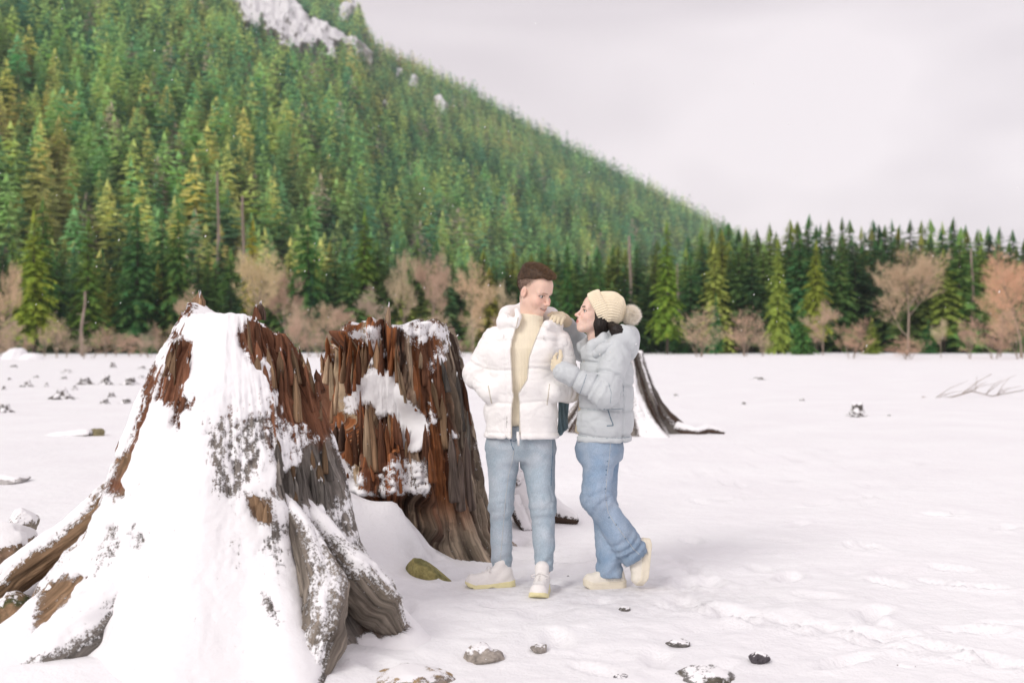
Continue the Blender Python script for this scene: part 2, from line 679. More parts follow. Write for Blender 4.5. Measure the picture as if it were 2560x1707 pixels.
def needle_material(name, per_object=True):
    m = Mat(name, 0.75, 0.15)
    c = m.coord('Object')
    if per_object:
        oi = m.node('ShaderNodeObjectInfo')
        fac = oi.outputs['Random']
        tone = m.attr('tone').outputs['Fac']
        base = m.ramp(fac, [(0.0, (0.035, 0.13, 0.066)), (0.40, (0.068, 0.19, 0.068)), (0.72, (0.13, 0.25, 0.068)), (1.0, (0.235, 0.30, 0.075))])
        n = m.noise(c, 0.9, 4, 0.6)
        col = m.mix(m.ramp(n, [(0.45, 0.0), (0.75, 0.55)]), base, (0.22, 0.25, 0.06))
        tint = oi.outputs['Color']
        col = m.mix(1.0, col, tint, 'MULTIPLY')
        tn = m.n.new('ShaderNodeCombineColor')
        for i in range(3):
            m.l.new(tone, tn.inputs[i])
        col = m.mix(1.0, col, tn.outputs[0], 'MULTIPLY')
    else:
        col = m.attr('col').outputs['Color']
    m.color(col)
    tr = m.n.new('ShaderNodeBsdfTranslucent')
    m.l.new(col, tr.inputs['Color'])
    mx = m.n.new('ShaderNodeMixShader')
    mx.inputs[0].default_value = 0.45
    out = m.n['Material Output']
    m.l.new(m.b.outputs[0], mx.inputs[1])
    m.l.new(tr.outputs[0], mx.inputs[2])
    m.l.new(mx.outputs[0], out.inputs[0])
    return m.m


M_NEEDLE = needle_material('conifer_needles')
M_FOREST = needle_material('far_forest', False)


def bark_material(name, a, b, sc=3.0):
    m = Mat(name, 0.9, 0.1)
    c = m.coord('Object', (1, 1, 0.25))
    n = m.noise(c, sc, 5, 0.65)
    m.color(m.ramp(n, [(0.3, a), (0.7, b)]))
    m.normal(m.bump(n, 0.5, 0.05))
    return m.m


M_BARK = bark_material('conifer_bark', (0.06, 0.045, 0.035), (0.15, 0.12, 0.10))
M_SNAG = bark_material('bleached_wood', (0.20, 0.15, 0.12), (0.36, 0.29, 0.25))

CON = []
for k in range(6):
    r = np.random.default_rng(100 + k)
    H = 1.0 * 16
    gt, V, C = conifer(r, H, [3.4, 3.0, 3.8, 3.2, 2.8, 4.1][k], [30, 34, 28, 32, 36, 26][k], 9, 5, bare=[0.08, 0.16, 0.05, 0.22, 0.12, 0.04][k])
    mt = gt.mesh('trunk')
    mt.materials.append(M_BARK)
    mc = new_mesh('crown', V, np.arange(len(V)).reshape(-1, 3), False)
    set_attr(mc, 'tone', C)
    mc.materials.append(M_NEEDLE)
    CON.append((mt, mc))


def place_conifer(u, y, top_v, k, wide=1.0, label=None, group=None, tint=(1, 1, 1)):
    x = (u - 1280) / F_PX * y
    z0 = -0.3
    X = x / y
    if y > 170:
        z0 = max(float(hill_z(np.array([X]), np.array([y]))[0]), 0) - 0.5
    H = CAM_H + (853.5 - top_v) / F_PX * y - z0
    s = H / 16.0
    o = empty('conifer_tree', (x, y, z0), label or 'dark green conifer among the many in the wood edging the snowfield', 'tree', group or 'conifers along the edge of the wood')
    o.rotation_euler = (0, 0, random.uniform(0, 6.28))
    sw = s * wide * random.uniform(0.9, 1.15)
    o.scale = (sw, sw, s)
    a = obj('trunk', CON[k][0], parent=o)
    b = obj('crown', CON[k][1], parent=o)
    b.color = (tint[0], tint[1], tint[2], 1)
    return o


# conifers one can point at
YEL = (2.3, 1.75, 0.9)
HERO = [
    (85, 132, 528, 1, 1.1, 'tall yellow green conifer furthest towards the photo edge, beside a darker one', YEL),
    (108, 140, 500, 0, 1.0, 'yellow tipped conifer standing just behind the tallest pale one at the far edge', YEL),
    (222, 136, 552, 4, 1.0, 'bright yellow green conifer in front of the dark trees left of the big stump', (1.9, 1.5, 0.9)),
    (342, 140, 515, 2, 0.9, 'large spreading green conifer rising behind the front stump', (1.3, 1.3, 1.0)),
    (405, 146, 520, 5, 0.8, 'broad dark conifer between two yellow tipped ones behind the front stump', (0.9, 1.0, 1.0)),
    (445, 142, 522, 3, 0.9, 'yellow topped conifer behind the pointed tip of the front stump', (1.8, 1.45, 0.9)),
    (632, 150, 548, 4, 0.7, 'narrow golden conifer tip above the pale bare tree', (2.6, 1.8, 0.8)),
    (770, 145, 520, 5, 0.8, 'very dense deep green conifer between the two stump tops', (0.8, 1.05, 0.9)),
    (912, 150, 528, 1, 0.8, 'slim golden green conifer above the spike of the broken stump', (2.2, 1.6, 0.85)),
    (1420, 150, 600, 4, 0.5, 'thin pale green young conifer between the two heads', (1.7, 1.6, 0.9)),
    (1500, 140, 640, 2, 0.7, 'olive conifer behind the cream hat', (1.9, 1.5, 0.9)),
    (1668, 138, 556, 1, 0.8, 'tall yellow green conifer to the right of the pompom', (1.9, 1.6, 0.8)),
    (1945, 128, 596, 0, 0.7, 'open branched grey green conifer standing forward above the snowfield', (1.9, 1.7, 1.3)),
    (2040, 133, 605, 3, 0.75, 'slender olive conifer right beside the open branched one', (1.5, 1.4, 0.9)),
    (2005, 118, 750, 5, 1.0, 'short bushy young conifer in front of the treeline', (1.7, 1.6, 1.2)),
    (2180, 120, 795, 2, 1.2, 'small dark young conifer beside the pink shrub', (1.3, 1.3, 0.9)),
    (1790, 128, 735, 4, 0.9, 'small blue green young conifer between two round bare trees', (0.8, 1.25, 1.4)),
    (2320, 122, 800, 5, 1.2, 'little dark conifer under the large bare tree', (0.8, 1.1, 1.1)),
]
for (u, y, tv, k, w, lab, tint) in HERO:
    place_conifer(u, y, tv, k, w, lab, 'conifers that stand out along the wood edge', tint)

def where(u):
    for lim, txt in ((150, 'at the far left edge'), (420, 'left of the front stump top'), (700, 'directly above the front stump'), (950, 'above the gap between the stumps'), (1200, 'above the broken stump'), (1420, 'behind the man'), (1620, 'behind the woman'), (1850, 'between the woman and the rosy bare tree'), (2100, 'above the open branched conifer'), (2400, 'around the tallest bare tree'), (9999, 'above the pink thicket')):
        if u < lim:
            return txt


TOPS = [(-120, 520), (0, 560), (200, 575), (400, 560), (600, 590), (900, 560), (1200, 580), (1500, 570), (1700, 575), (1850, 565), (1950, 552), (2050, 548), (2150, 560), (2300, 552), (2420, 556), (2500, 575), (2600, 600), (2700, 600)]
_r = random.Random(5)
rows = [(146, 42, 30), (158, 36, 12), (172, 36, 0)]
for (yy, step, dv) in rows:
    u = -110 + _r.uniform(0, 20)
    while u < 2680:
        tv = np.interp(u, [a for a, b in TOPS], [b for a, b in TOPS])
        tv = tv + dv * 1.4 + abs(_r.gauss(0, 20)) - 6
        if u < 1750:
            tv += 20 + _r.uniform(0, 40)
        y = yy + _r.uniform(-5, 7)
        g = _r.choice([0.85, 1.05, 1.25, 1.45, 1.7, 2.0])
        place_conifer(u, y, tv, _r.randrange(6), _r.uniform(1.0, 1.4), '%s %s conifer of the wood, %s' % ('dark green' if g < 1.1 else 'green' if g < 1.6 else 'light green', {146: 'front row', 158: 'second row', 172: 'rear row'}[yy], where(u)), tint=(g * _r.uniform(1.0, 1.35), g, g * _r.uniform(0.8, 1.15)))
        u += step * _r.uniform(0.55, 1.3) * (0.75 if u > 1700 else 1.1)

# ------------------------------------------------------------------ the wood on the slope: one mass nobody could count
def far_protos():
    out = []
    for lod, (wh, nb, stt) in enumerate([(20, 6, 1), (12, 5, 1), (8, 4, 1)]):
        for k in range(4):
            r = np.random.default_rng(300 + lod * 10 + k)
            gt, V, C = conifer(r, 1.0, 0.205 + 0.022 * k, wh, nb, stt, trunk=False, bare=0.08, droop=0.3)
            out.append((lod, V, C))
    return out


FP = far_protos()
fr = np.random.default_rng(77)
pts = []
y = 172.0
while y < RIDGE + 25:
    sp = 6.3 + y * 0.0017
    xs = np.arange(-0.64 * y, 0.30 * y, sp)
    xs = xs + fr.uniform(-0.45, 0.45, len(xs)) * sp
    ys = y + fr.uniform(-0.45, 0.45, len(xs)) * sp
    pts.append(np.stack([xs, ys], -1))
    y += sp * (0.9 if y < 500 else 1.1)
pts = np.concatenate(pts)
X = pts[:, 0] / pts[:, 1]
Z = hill_z(X, np.minimum(pts[:, 1], RIDGE))
U = X * F_PX + 1280
Vp = 853.5 - (Z - CAM_H) / pts[:, 1] * F_PX
ok = Z > 0.5
uv = np.stack([U, Vp], -1)
for poly in CLIFF_UV:
    jit = 8 * np.stack([fbm(N3(uv[:, 0] / 12, uv[:, 1] / 12), 2, 3), fbm(N3(uv[:, 0] / 12, uv[:, 1] / 12), 2, 4)], -1)
    d = in_poly(uv + jit, poly)
    # trees just downhill of a cliff would hide its foot: keep the rock clear of tops standing in front of it
    d2 = in_poly(uv + jit - np.array([0, 16.0]), poly)
    ok &= ~((np.minimum(d, d2) < 0) & (fr.random(len(d)) < 0.97))
ok &= fr.random(len(ok)) > 0.05
pts, Z, Vp, U = pts[ok], Z[ok], Vp[ok], U[ok]
n = len(pts)
Hs = fr.uniform(12, 21, n) * np.clip(1.08 - (pts[:, 1] - 300) / 3000, 0.7, 1.1)
Hs = Hs * (1 + 0.55 * sstep(1050, 1330, pts[:, 1]) * fr.random(n))
lod = np.where(pts[:, 1] < 420, 0, np.where(pts[:, 1] < 800, 1, 2))
kk = fr.integers(0, 4, n)
rot = fr.uniform(0, 6.28, n)
# stands of different greens, some golden, a few grey dead ones
stand = fbm(N3(pts[:, 0] / 90, pts[:, 1] / 160), 3, 91)
pick = fr.random(n) + 0.45 * stand
greens = np.array([[0.012, 0.060, 0.040], [0.026, 0.092, 0.044], [0.052, 0.125, 0.042], [0.088, 0.152, 0.045], [0.158, 0.192, 0.060]])
pos = np.clip(pick * 3.3, 0, 3.999)
i0 = pos.astype(int)
tcol = greens[i0] * (1 - (pos - i0))[:, None] + greens[np.minimum(i0 + 1, 4)] * (pos - i0)[:, None]
dead = fr.random(n) < 0.035
tcol[dead] = np.array([0.085, 0.100, 0.085]) * fr.uniform(0.7, 1.2, dead.sum())[:, None]
tcol *= np.array([1.42, 1.02, 0.92]) * 5.3 * (0.32 + 1.15 * fr.random(n) ** 1.25)[:, None]
lum = (tcol @ np.array([0.25, 0.65, 0.1]))[:, None]
tcol = tcol * 0.84 + lum * np.array([1.0, 1.0, 0.85]) * 0.16
tcol = tcol / (1 + np.maximum(tcol.max(1) - 0.75, 0) / 1.2)[:, None]
AV, AC = [], []
for L in range(3):
    for k in range(4):
        sel = np.nonzero((lod == L) & (kk == k))[0]
        if not len(sel):
            continue
        pv, pc = FP[L * 4 + k][1], FP[L * 4 + k][2]
        c, s = np.cos(rot[sel]), np.sin(rot[sel])
        wv = fr.uniform(0.85, 1.35, len(sel)) * Hs[sel] * (1.0 if L == 0 else 1.15)
        x = (pv[None, :, 0] * c[:, None] - pv[None, :, 1] * s[:, None]) * wv[:, None] + pts[sel, 0][:, None]
        yv = (pv[None, :, 0] * s[:, None] + pv[None, :, 1] * c[:, None]) * wv[:, None] + pts[sel, 1][:, None]
        z = pv[None, :, 2] * Hs[sel][:, None] + Z[sel][:, None] - 0.6
        AV.append(np.stack([x, yv, z], -1).reshape(-1, 3))
        AC.append((tcol[sel][:, None, :] * pc[None, :, None]).reshape(-1, 3))
AV, AC = np.concatenate(AV), np.concatenate(AC)
print('forest trees', n, 'tris', len(AV) // 3)
me = new_mesh('forest', AV, np.arange(len(AV)).reshape(-1, 3), False)
set_attr(me, 'col', AC, 'FLOAT_COLOR')
tag(obj('forest', me, M_FOREST), 'dense conifer forest covering the mountain slope', 'forest', kind='stuff')

# ------------------------------------------------------------------ bare broadleaf trees and shrubs
def bare_tree(r, H, spread, depth=5, stems=1, twig=0.010, low=0.25, dens=1.0):
    """trunk and limbs as tapering tubes, ending in sprays of fine twigs"""
    g, gt = Geo(), Geo()
    tw = []

    def grow(p, d, L, rad, lev):
        n = 4 if lev < 2 else 3
        pts = [p]
        q = p.copy()
        dd = d.copy()
        for i in range(n):
            dd = dd + r.normal(0, 0.10, 3) + np.array([0, 0, 0.06])
            dd /= np.linalg.norm(dd)
            q = q + dd * L / n
            pts.append(q.copy())
        pts = np.array(pts)
        (g if lev < 3 else gt).tube(pts, np.linspace(rad, rad * 0.55, len(pts)), 5 if lev < 2 else 3, cap=False)
        if lev >= depth:
            tw.append((pts[-1], dd))
            return
        m = r.integers(3, 5) if lev < depth - 1 else r.integers(3, 6)
        m = int(m * dens + 0.5)
        for b in range(m):
            t = r.uniform(low if lev == 0 else 0.25, 1.0)
            k = t * n
            i = min(int(k), n - 1)
            bp = pts[i] + (pts[i + 1] - pts[i]) * (k - i)
            a = r.uniform(0, 6.28)
            side = np.array([math.cos(a), math.sin(a), r.uniform(-0.1, 0.35)])
            nd = dd * r.uniform(0.35, 0.8) + side * spread * r.uniform(0.6, 1.1)
            nd /= np.linalg.norm(nd)
            grow(bp, nd, L * r.uniform(0.42, 0.66), rad * 0.5 * (1 - 0.4 * t), lev + 1)
        grow(pts[-1], dd, L * 0.55, rad * 0.5, lev + 1)

    for s in range(stems):
        a = r.uniform(0, 6.28)
        d = np.array([math.cos(a) * 0.25, math.sin(a) * 0.25, 1]) if stems > 1 else np.array([0, 0, 1.0])
        p = np.array([math.cos(a), math.sin(a), 0]) * (0.04 * H if stems > 1 else 0)
        grow(p, d / np.linalg.norm(d), H * 0.6 * r.uniform(0.85, 1.1), (0.018 if stems == 1 else 0.009) * H, 0)
    V = []
    for (p, d) in tw:
        for k in range(13):
            e = d + r.normal(0, 0.6, 3) + np.array([0, 0, 0.25])
            e /= np.linalg.norm(e)
            s = np.cross(e, r.normal(0, 1, 3))
            s /= np.linalg.norm(s) + 1e-9
            L = H * r.uniform(0.04, 0.10)
            V += [p - s * twig * H * 0.085, p + s * twig * H * 0.085, p + e * L]
    gt.add(np.array(V), np.arange(len(V)).reshape(-1, 3))
    return g.mesh('trunk'), gt.mesh('crown', False)


def twig_material(name, stops):
    m = Mat(name, 0.9, 0.1)
    oi = m.node('ShaderNodeObjectInfo')
    gm = m.n.new('ShaderNodeGamma')
    m.l.new(oi.outputs['Color'], gm.inputs[0])
    gm.inputs[1].default_value = 0.55
    m.color(m.mix(1.0, m.ramp(oi.outputs['Random'], stops), gm.outputs[0], 'MULTIPLY'))
    return m.m


M_TWIG = twig_material('bare_twigs', [(0.0, (0.52, 0.45, 0.34)), (0.5, (0.54, 0.44, 0.34)), (1.0, (0.55, 0.42, 0.34))])
M_BROAD = bark_material('broadleaf_bark', (0.22, 0.17, 0.13), (0.36, 0.29, 0.23))
BARE = []
for k, (sp, st, dep, low) in enumerate([(0.75, 1, 4, 0.3), (0.65, 1, 4, 0.4), (0.95, 2, 4, 0.15), (0.6, 4, 3, 0.1), (0.9, 6, 3, 0.05), (0.8, 1, 4, 0.2)]):
    r = np.random.default_rng(500 + k)
    mt, mc = bare_tree(r, 10.0, sp, dep, st, low=low, dens=1.25 if st == 1 else 1.1)
    v = np.array([w.co[:] for w in mc.vertices])
    hz = v[:, 2].max()
    rad = np.percentile(np.hypot(v[:, 0], v[:, 1]), 96)
    mt.materials.append(M_BROAD)
    mc.materials.append(M_TWIG)
    BARE.append((mt, mc, hz, rad))


def place_bare(u, y, top_v, width_px, k, label, tint=(1, 1, 1), name='bare_tree', cat='tree', group='bare broadleaf trees along the wood edge'):
    x = (u - 1280) / F_PX * y
    z0 = gz(x, y) - 0.15
    H = CAM_H + (853.5 - top_v) / F_PX * y - z0
    mt, mc, hz, rad = BARE[k]
    o = empty(name, (x, y, z0), label, cat, group)
    sw = (width_px / F_PX * y / 2) / rad
    o.scale = (sw, sw, H / hz)
    o.rotation_euler = (0, 0, random.uniform(0, 6.28))
    a = obj('trunk', mt, parent=o)
    b = obj('crown', mc, parent=o)
    b.color = (tint[0], tint[1], tint[2], 1)
    a.color = b.color
    return o


TAN, PINK, GREY, ORNG = (1.25, 1.25, 1.0), (1.16, 1.02, 0.92), (0.95, 0.95, 0.95), (1.6, 1.15, 0.8)
BT = [
    (626, 118, 590, 150, 0, 'big pale tan bare tree rising behind the top of the front stump', (1.5, 1.45, 0.95)),
    (715, 121, 655, 110, 1, 'brownish bare tree next to the big pale tan one', PINK),
    (480, 116, 706, 90, 5, 'grey tan bare tree behind the pointed tip of the front stump', TAN),
    (1012, 122, 612, 75, 1, 'thin tan bare tree just right of the broken stump spike', TAN),
    (1075, 125, 605, 110, 0, 'tall pinkish bare tree with visible stems behind the broken stump', PINK),
    (1186, 119, 630, 120, 5, 'creamy bare tree closest to the man in white', (1.55, 1.4, 1.05)),
    (1262, 123, 690, 60, 1, 'slim bare tree touching the white jacket shoulder', TAN),
    (740, 112, 748, 85, 5, 'small pink brown bare tree left in the gap between the stumps', PINK),
    (806, 114, 745, 80, 1, 'small tan bare tree in the middle of the gap between the stumps', TAN),
    (862, 113, 748, 70, 0, 'small rosy bare tree over the torn edge of the broken stump', PINK),
    (930, 117, 700, 80, 5, 'grey bare tree behind the broken stump rim', GREY),
    (22, 112, 640, 80, 1, 'tall thin bare tree at the very edge of the snowfield, beside the pale conifer', (1.45, 1.3, 1.0)),
    (1747, 100, 752, 128, 4, 'round topped bare tree with two stems standing alone on the snow', (1.45, 1.2, 1.0)),
    (1862, 102, 758, 118, 4, 'rosy bare tree leaning beside the round topped one', (1.4, 1.05, 0.95)),
    (1905, 101, 820, 70, 3, 'low pink bare bush at the foot of the rosy bare tree', PINK),
    (2057, 112, 742, 85, 5, 'grey brown bare tree between the young conifers', (1.15, 1.05, 0.9)),
    (2128, 92, 786, 98, 4, 'pointed pink bare bush standing forward on the snow', (1.55, 1.05, 0.9)),
    (2268, 108, 590, 185, 0, 'tallest spreading bare tree on the right part of the treeline', (1.2, 1.1, 0.85)),
    (2270, 90, 832, 110, 4, 'low reddish bush on several stems below the tallest bare tree', (1.5, 1.0, 0.9)),
    (2352, 96, 790, 50, 1, 'thin pale bare sapling left of the pink thicket', TAN),
    (2425, 92, 776, 90, 3, 'first clump of the pink thicket, nearest the pale sapling', (1.35, 1.0, 0.95)),
    (2485, 90, 770, 110, 4, 'middle clump of the pink thicket at the photo edge', (1.4, 1.02, 0.92)),
    (2550, 89, 745, 110, 3, 'outermost clump of the pink thicket, cut by the photo edge', (1.5, 1.1, 0.9)),
    (2552, 96, 600, 180, 0, 'large orange tan bare tree cut by the photo edge', ORNG),
    (2500, 104, 660, 110, 5, 'orange brown bare tree behind the pink thicket', ORNG),
]
for (u, y, tv, w, k, lab, tint) in BT:
    place_bare(u, y, tv, w, k, lab, tint)
# shrub belt at the foot of the wood on the left
_r = random.Random(9)
u = -60
while u < 1290:
    y = _r.uniform(96, 118)
    tv = _r.uniform(770, 842)
    if u > 420 and u < 700:
        tv = _r.uniform(800, 850)
    place_bare(u, y, tv, _r.uniform(45, 88), _r.choice([3, 4, 3, 4, 2]), 'low %s bare shrub at the foot of the wood, %s' % (('rosy', 'grey')[y > 107], where(u)), _r.choice([PINK, PINK, GREY, TAN, (1.1, 0.95, 0.82)]), 'bare_shrub', 'shrub', 'bare shrubs along the foot of the wood')
    u += _r.uniform(22, 44)

# dead standing trunks
def snag(u, y, top_v, base_v, rad, label, lean=0.0):
    a, b = P(u, base_v, y), P(u + lean, top_v, y)
    t = np.linspace(0, 1, 9)[:, None]
    pts = (1 - t) * np.zeros(3) + t * (b - a)
    pts[:, 0] += 0.12 * np.sin(t[:, 0] * 7 + u)
    g = Geo()
    rr = rad * (1 - 0.45 * t[:, 0]) * (1 + 0.1 * np.sin(t[:, 0] * 23))
    g.tube(pts, rr, 8)
    for k in range(5):
        i = 2 + k
        aa = k * 2.4 + u
        g.tube(np.array([pts[i], pts[i] + np.array([math.cos(aa), math.sin(aa), 0.3]) * rad * 4]), [rad * 0.3, rad * 0.08], 4)
    tag(obj('dead_tree', g.mesh('dead_tree'), M_SNAG, loc=a), label, 'dead tree', 'dead standing trunks in the wood')


snag(203, 110, 728, 890, 0.19, 'broken pale dead trunk standing among the left shrubs', 8)
snag(545, 190, 430, 700, 0.30, 'bleached dead trunk high in the wood above the front stump tip')
snag(608, 160, 490, 760, 0.30, 'grey dead trunk behind the golden conifer tip')
snag(1575, 148, 590, 860, 0.26, 'bare grey trunk in the dark wood right of the cream hat')
snag(1695, 146, 660, 860, 0.2, 'slim grey trunk between the dark conifers and the round bare tree')
snag(2430, 142, 620, 800, 0.2, 'pale dead trunk in the dark conifers left of the orange trees')
# ================================================================== STUMPS, ROOTS, STONES
def wood_material(name, sat=1.0):
    m = Mat(name, 0.85, 0.15)
    g = m.attr('grain').outputs['Vector']
    snow = m.attr('snow').outputs['Fac']
    col = m.attr('col').outputs['Color']
    mp = m.n.new('ShaderNodeMapping')
    mp.inputs['Scale'].default_value = (70, 3.0, 1)
    m.l.new(g, mp.inputs[0])
    fine = m.noise(mp.outputs[0], 1.0, 6, 0.65, 0.4)
    mp2 = m.n.new('ShaderNodeMapping')
    mp2.inputs['Scale'].default_value = (14, 1.1, 1)
    m.l.new(g, mp2.inputs[0])
    wide = m.noise(mp2.outputs[0], 1.0, 4, 0.6, 0.6)
    v1 = m.ramp(fine, [(0.30, 0.22), (0.5, 0.95), (0.72, 1.75)])  # fibre grain; its darkest streaks also put crack shadow into the colour
    v2 = m.ramp(wide, [(0.25, 0.5), (0.55, 1.0), (0.8, 1.5)])
    c = m.mix(1.0, m.mix(1.0, col, v1, 'MULTIPLY'), v2, 'MULTIPLY')
    oc = m.coord('Object')
    n = m.noise(oc, 38, 6, 0.75)
    n2 = m.noise(oc, 110, 4, 0.7)
    nn = m.math('ADD', m.math('MULTIPLY', n, 0.75), m.math('MULTIPLY', n2, 0.45))
    nn = m.math('ADD', nn, m.math('MULTIPLY', m.math('SUBTRACT', fine, 0.5), -0.55))
    s = m.math('ADD', snow, m.math('MULTIPLY', m.math('SUBTRACT', nn, 0.6), 2.1))
    sm = m.ramp(s, [(0.42, 0.0), (0.62, 1.0)])
    m.color(m.mix(sm, c, (0.855, 0.852, 0.862)))
    hw = m.math('ADD', m.math('MULTIPLY', fine, 0.6), m.math('MULTIPLY', wide, 0.6))
    inv = m.math('SUBTRACT', 1.0, sm)
    h = m.math('ADD', m.math('MULTIPLY', hw, inv), m.math('MULTIPLY', sm, m.math('ADD', 0.75, m.math('MULTIPLY', n, 0.18))))
    m.normal(m.bump(h, 0.75, 0.022))
    return m.m


M_WOOD = wood_material('weathered_wood')


def crop(pts, u0, v0, s):
    return [(u0 + a / s, v0 + b / s) for a, b in pts]


def project(p):
    return np.stack([p[:, 0] / p[:, 1] * F_PX + 1280, 853.5 - (p[:, 2] - CAM_H) / p[:, 1] * F_PX], -1)


def ridged(p, octv, seed):
    return 1 - 2 * np.abs(fbm(p, octv, seed))


def stump_shell(cx, cy, prof, top, lobes, nth=520, nz=330, seed=1, zlow=-0.12, capn=46, cap_z=None, carve=None, groove=0.018, lean=(0, 0), twist=0.0, zpow=1.35):
    """outer wall from the ground to a jagged rim, then in over the broken top; returns positions (theta, level)"""
    th = np.linspace(-np.pi, np.pi, nth, endpoint=False)
    t = np.concatenate([np.linspace(0, 1, nz) ** zpow, np.ones(capn)])
    q = np.concatenate([np.zeros(nz), np.linspace(0, 1, capn + 1)[1:] ** 0.8])
    TH, T = np.meshgrid(th, t, indexing='ij')
    Q = np.broadcast_to(q, TH.shape)
    H = top(th)[:, None]
    Z = zlow + (H - zlow) * T
    ct, st = np.cos(TH), np.sin(TH)
    R = np.interp(Z, [a for a, b in prof], [b for a, b in prof])
    R = R * (1 + 0.07 * fbm(N3(ct * 1.6, st * 1.6, Z * 0.9), 3, seed))
    bend = np.zeros_like(R)
    for (a, amp, w, h, bd) in lobes:
        d = (TH - math.radians(a) + np.pi) % (2 * np.pi) - np.pi
        e = np.exp(-(d / math.radians(w)) ** 2) * np.exp(-np.maximum(Z, 0) / h)
        R = R + amp * e
        bend = bend + math.radians(bd) * e
    arc = TH * 0.5
    warp = 0.25 * fbm(N3(ct * 2, st * 2, Z * 1.3), 2, seed + 3)
    # long fibres split by cracks that run up the stem
    cr = ridged(N3(ct * 6 + warp, st * 6 + warp, Z * 0.55), 3, seed + 5)
    cr2 = ridged(N3(ct * 16 + warp, st * 16 + warp, Z * 0.9), 2, seed + 9)
    g = -groove * (np.maximum(cr - 0.55, 0) / 0.45) ** 1.5 * 2.2 + groove * 0.5 * cr2 + groove * 1.2 * fbm(N3(ct * 3, st * 3, Z * 1.1), 3, seed + 12)
    g = g + groove * 1.6 * fbm(N3(ct * 4.5, st * 4.5, Z * 4.0), 4, seed + 15, 0.6)
    ang = TH + bend + twist * Z
    dep = np.zeros_like(R)
    if carve is not None:
        dep = carve(TH, Z)
        dep = dep * (1 - Q)
    base = np.stack([R, Z, TH, Q], -1)
    cap = cap_z(TH, Q) if cap_z is not None else 0
    Rq = (R - dep) * (1 - Q)
    return dict(th=th, TH=TH, Z=Z + cap * sstep(0, 0.25, Q) + (H.mean() - H) * sstep(0.05, 0.95, Q), R=Rq, G=g * (1 - Q) + Q * 0.015 * fbm(N3(ct * 5 * (1 - Q), st * 5 * (1 - Q), 4), 3, seed + 20), ANG=ang, Q=Q, cx=cx, cy=cy, lean=lean, nz=nz + capn, nth=nth)


def shell_points(S, snow=None, snow_t=0.022, gz_snow=None):
    G = S['G']
    if snow is not None:
        sm = snow.reshape(G.shape)
        G = G * (1 - 0.90 * sm) + snow_t * sm * (1 + (0 if gz_snow is None else gz_snow.reshape(G.shape)))
    R = np.maximum(S['R'] + G * (1 - S['Q']), 0.0)
    Z = S['Z'] + G * S['Q']
    x = S['cx'] + S['lean'][0] * Z + R * np.cos(S['ANG'])
    y = S['cy'] + S['lean'][1] * Z + R * np.sin(S['ANG'])
    return np.stack([x, y, Z], -1).reshape(-1, 3)


def facing(p, cx, cy):
    """1 where the surface looks at the viewer's side, 0 behind"""
    d = p[:, :2] - np.array([cx, cy])
    return sstep(0.25, -0.1, d[:, 1] / (np.hypot(d[:, 0], d[:, 1]) + 1e-6))


def smooth_field(a, nth, nz, it):
    a = a.reshape(nth, nz)
    for _ in range(it):
        b = np.pad(a, ((0, 0), (1, 1)), mode='edge')
        a = 0.4 * a + 0.15 * (np.roll(a, 1, 0) + np.roll(a, -1, 0) + b[:, 2:] + b[:, :-2])
    return a.ravel()


def finish_shell(S, snow, col, origin, name, parent):
    soft = np.clip(smooth_field(snow, S['nth'], S['nz'], 3), 0, 1)
    pts0 = shell_points(S)
    lump = 0.5 * fbm(pts0 * 11, 4, 55, 0.6) + 0.7 * fbm(pts0 * 3, 3, 56)
    p = shell_points(S, soft, 0.024, lump)
    me = new_mesh(name, p - origin, grid_faces(S['nth'], S['nz'], True))
    set_attr(me, 'snow', soft)
    set_attr(me, 'col', col, 'FLOAT_COLOR')
    arc = (S['TH'] * 0.45).ravel()
    # grain runs along the level direction; arc length kept continuous
    ln = (S['Z'] + 0.6 * S['R'] * sstep(0.4, 0.0, S['Z'])).ravel()
    set_attr(me, 'grain', np.stack([arc, ln, 0 * arc], -1), 'FLOAT_VECTOR')
    return obj(name, me, M_WOOD, parent)


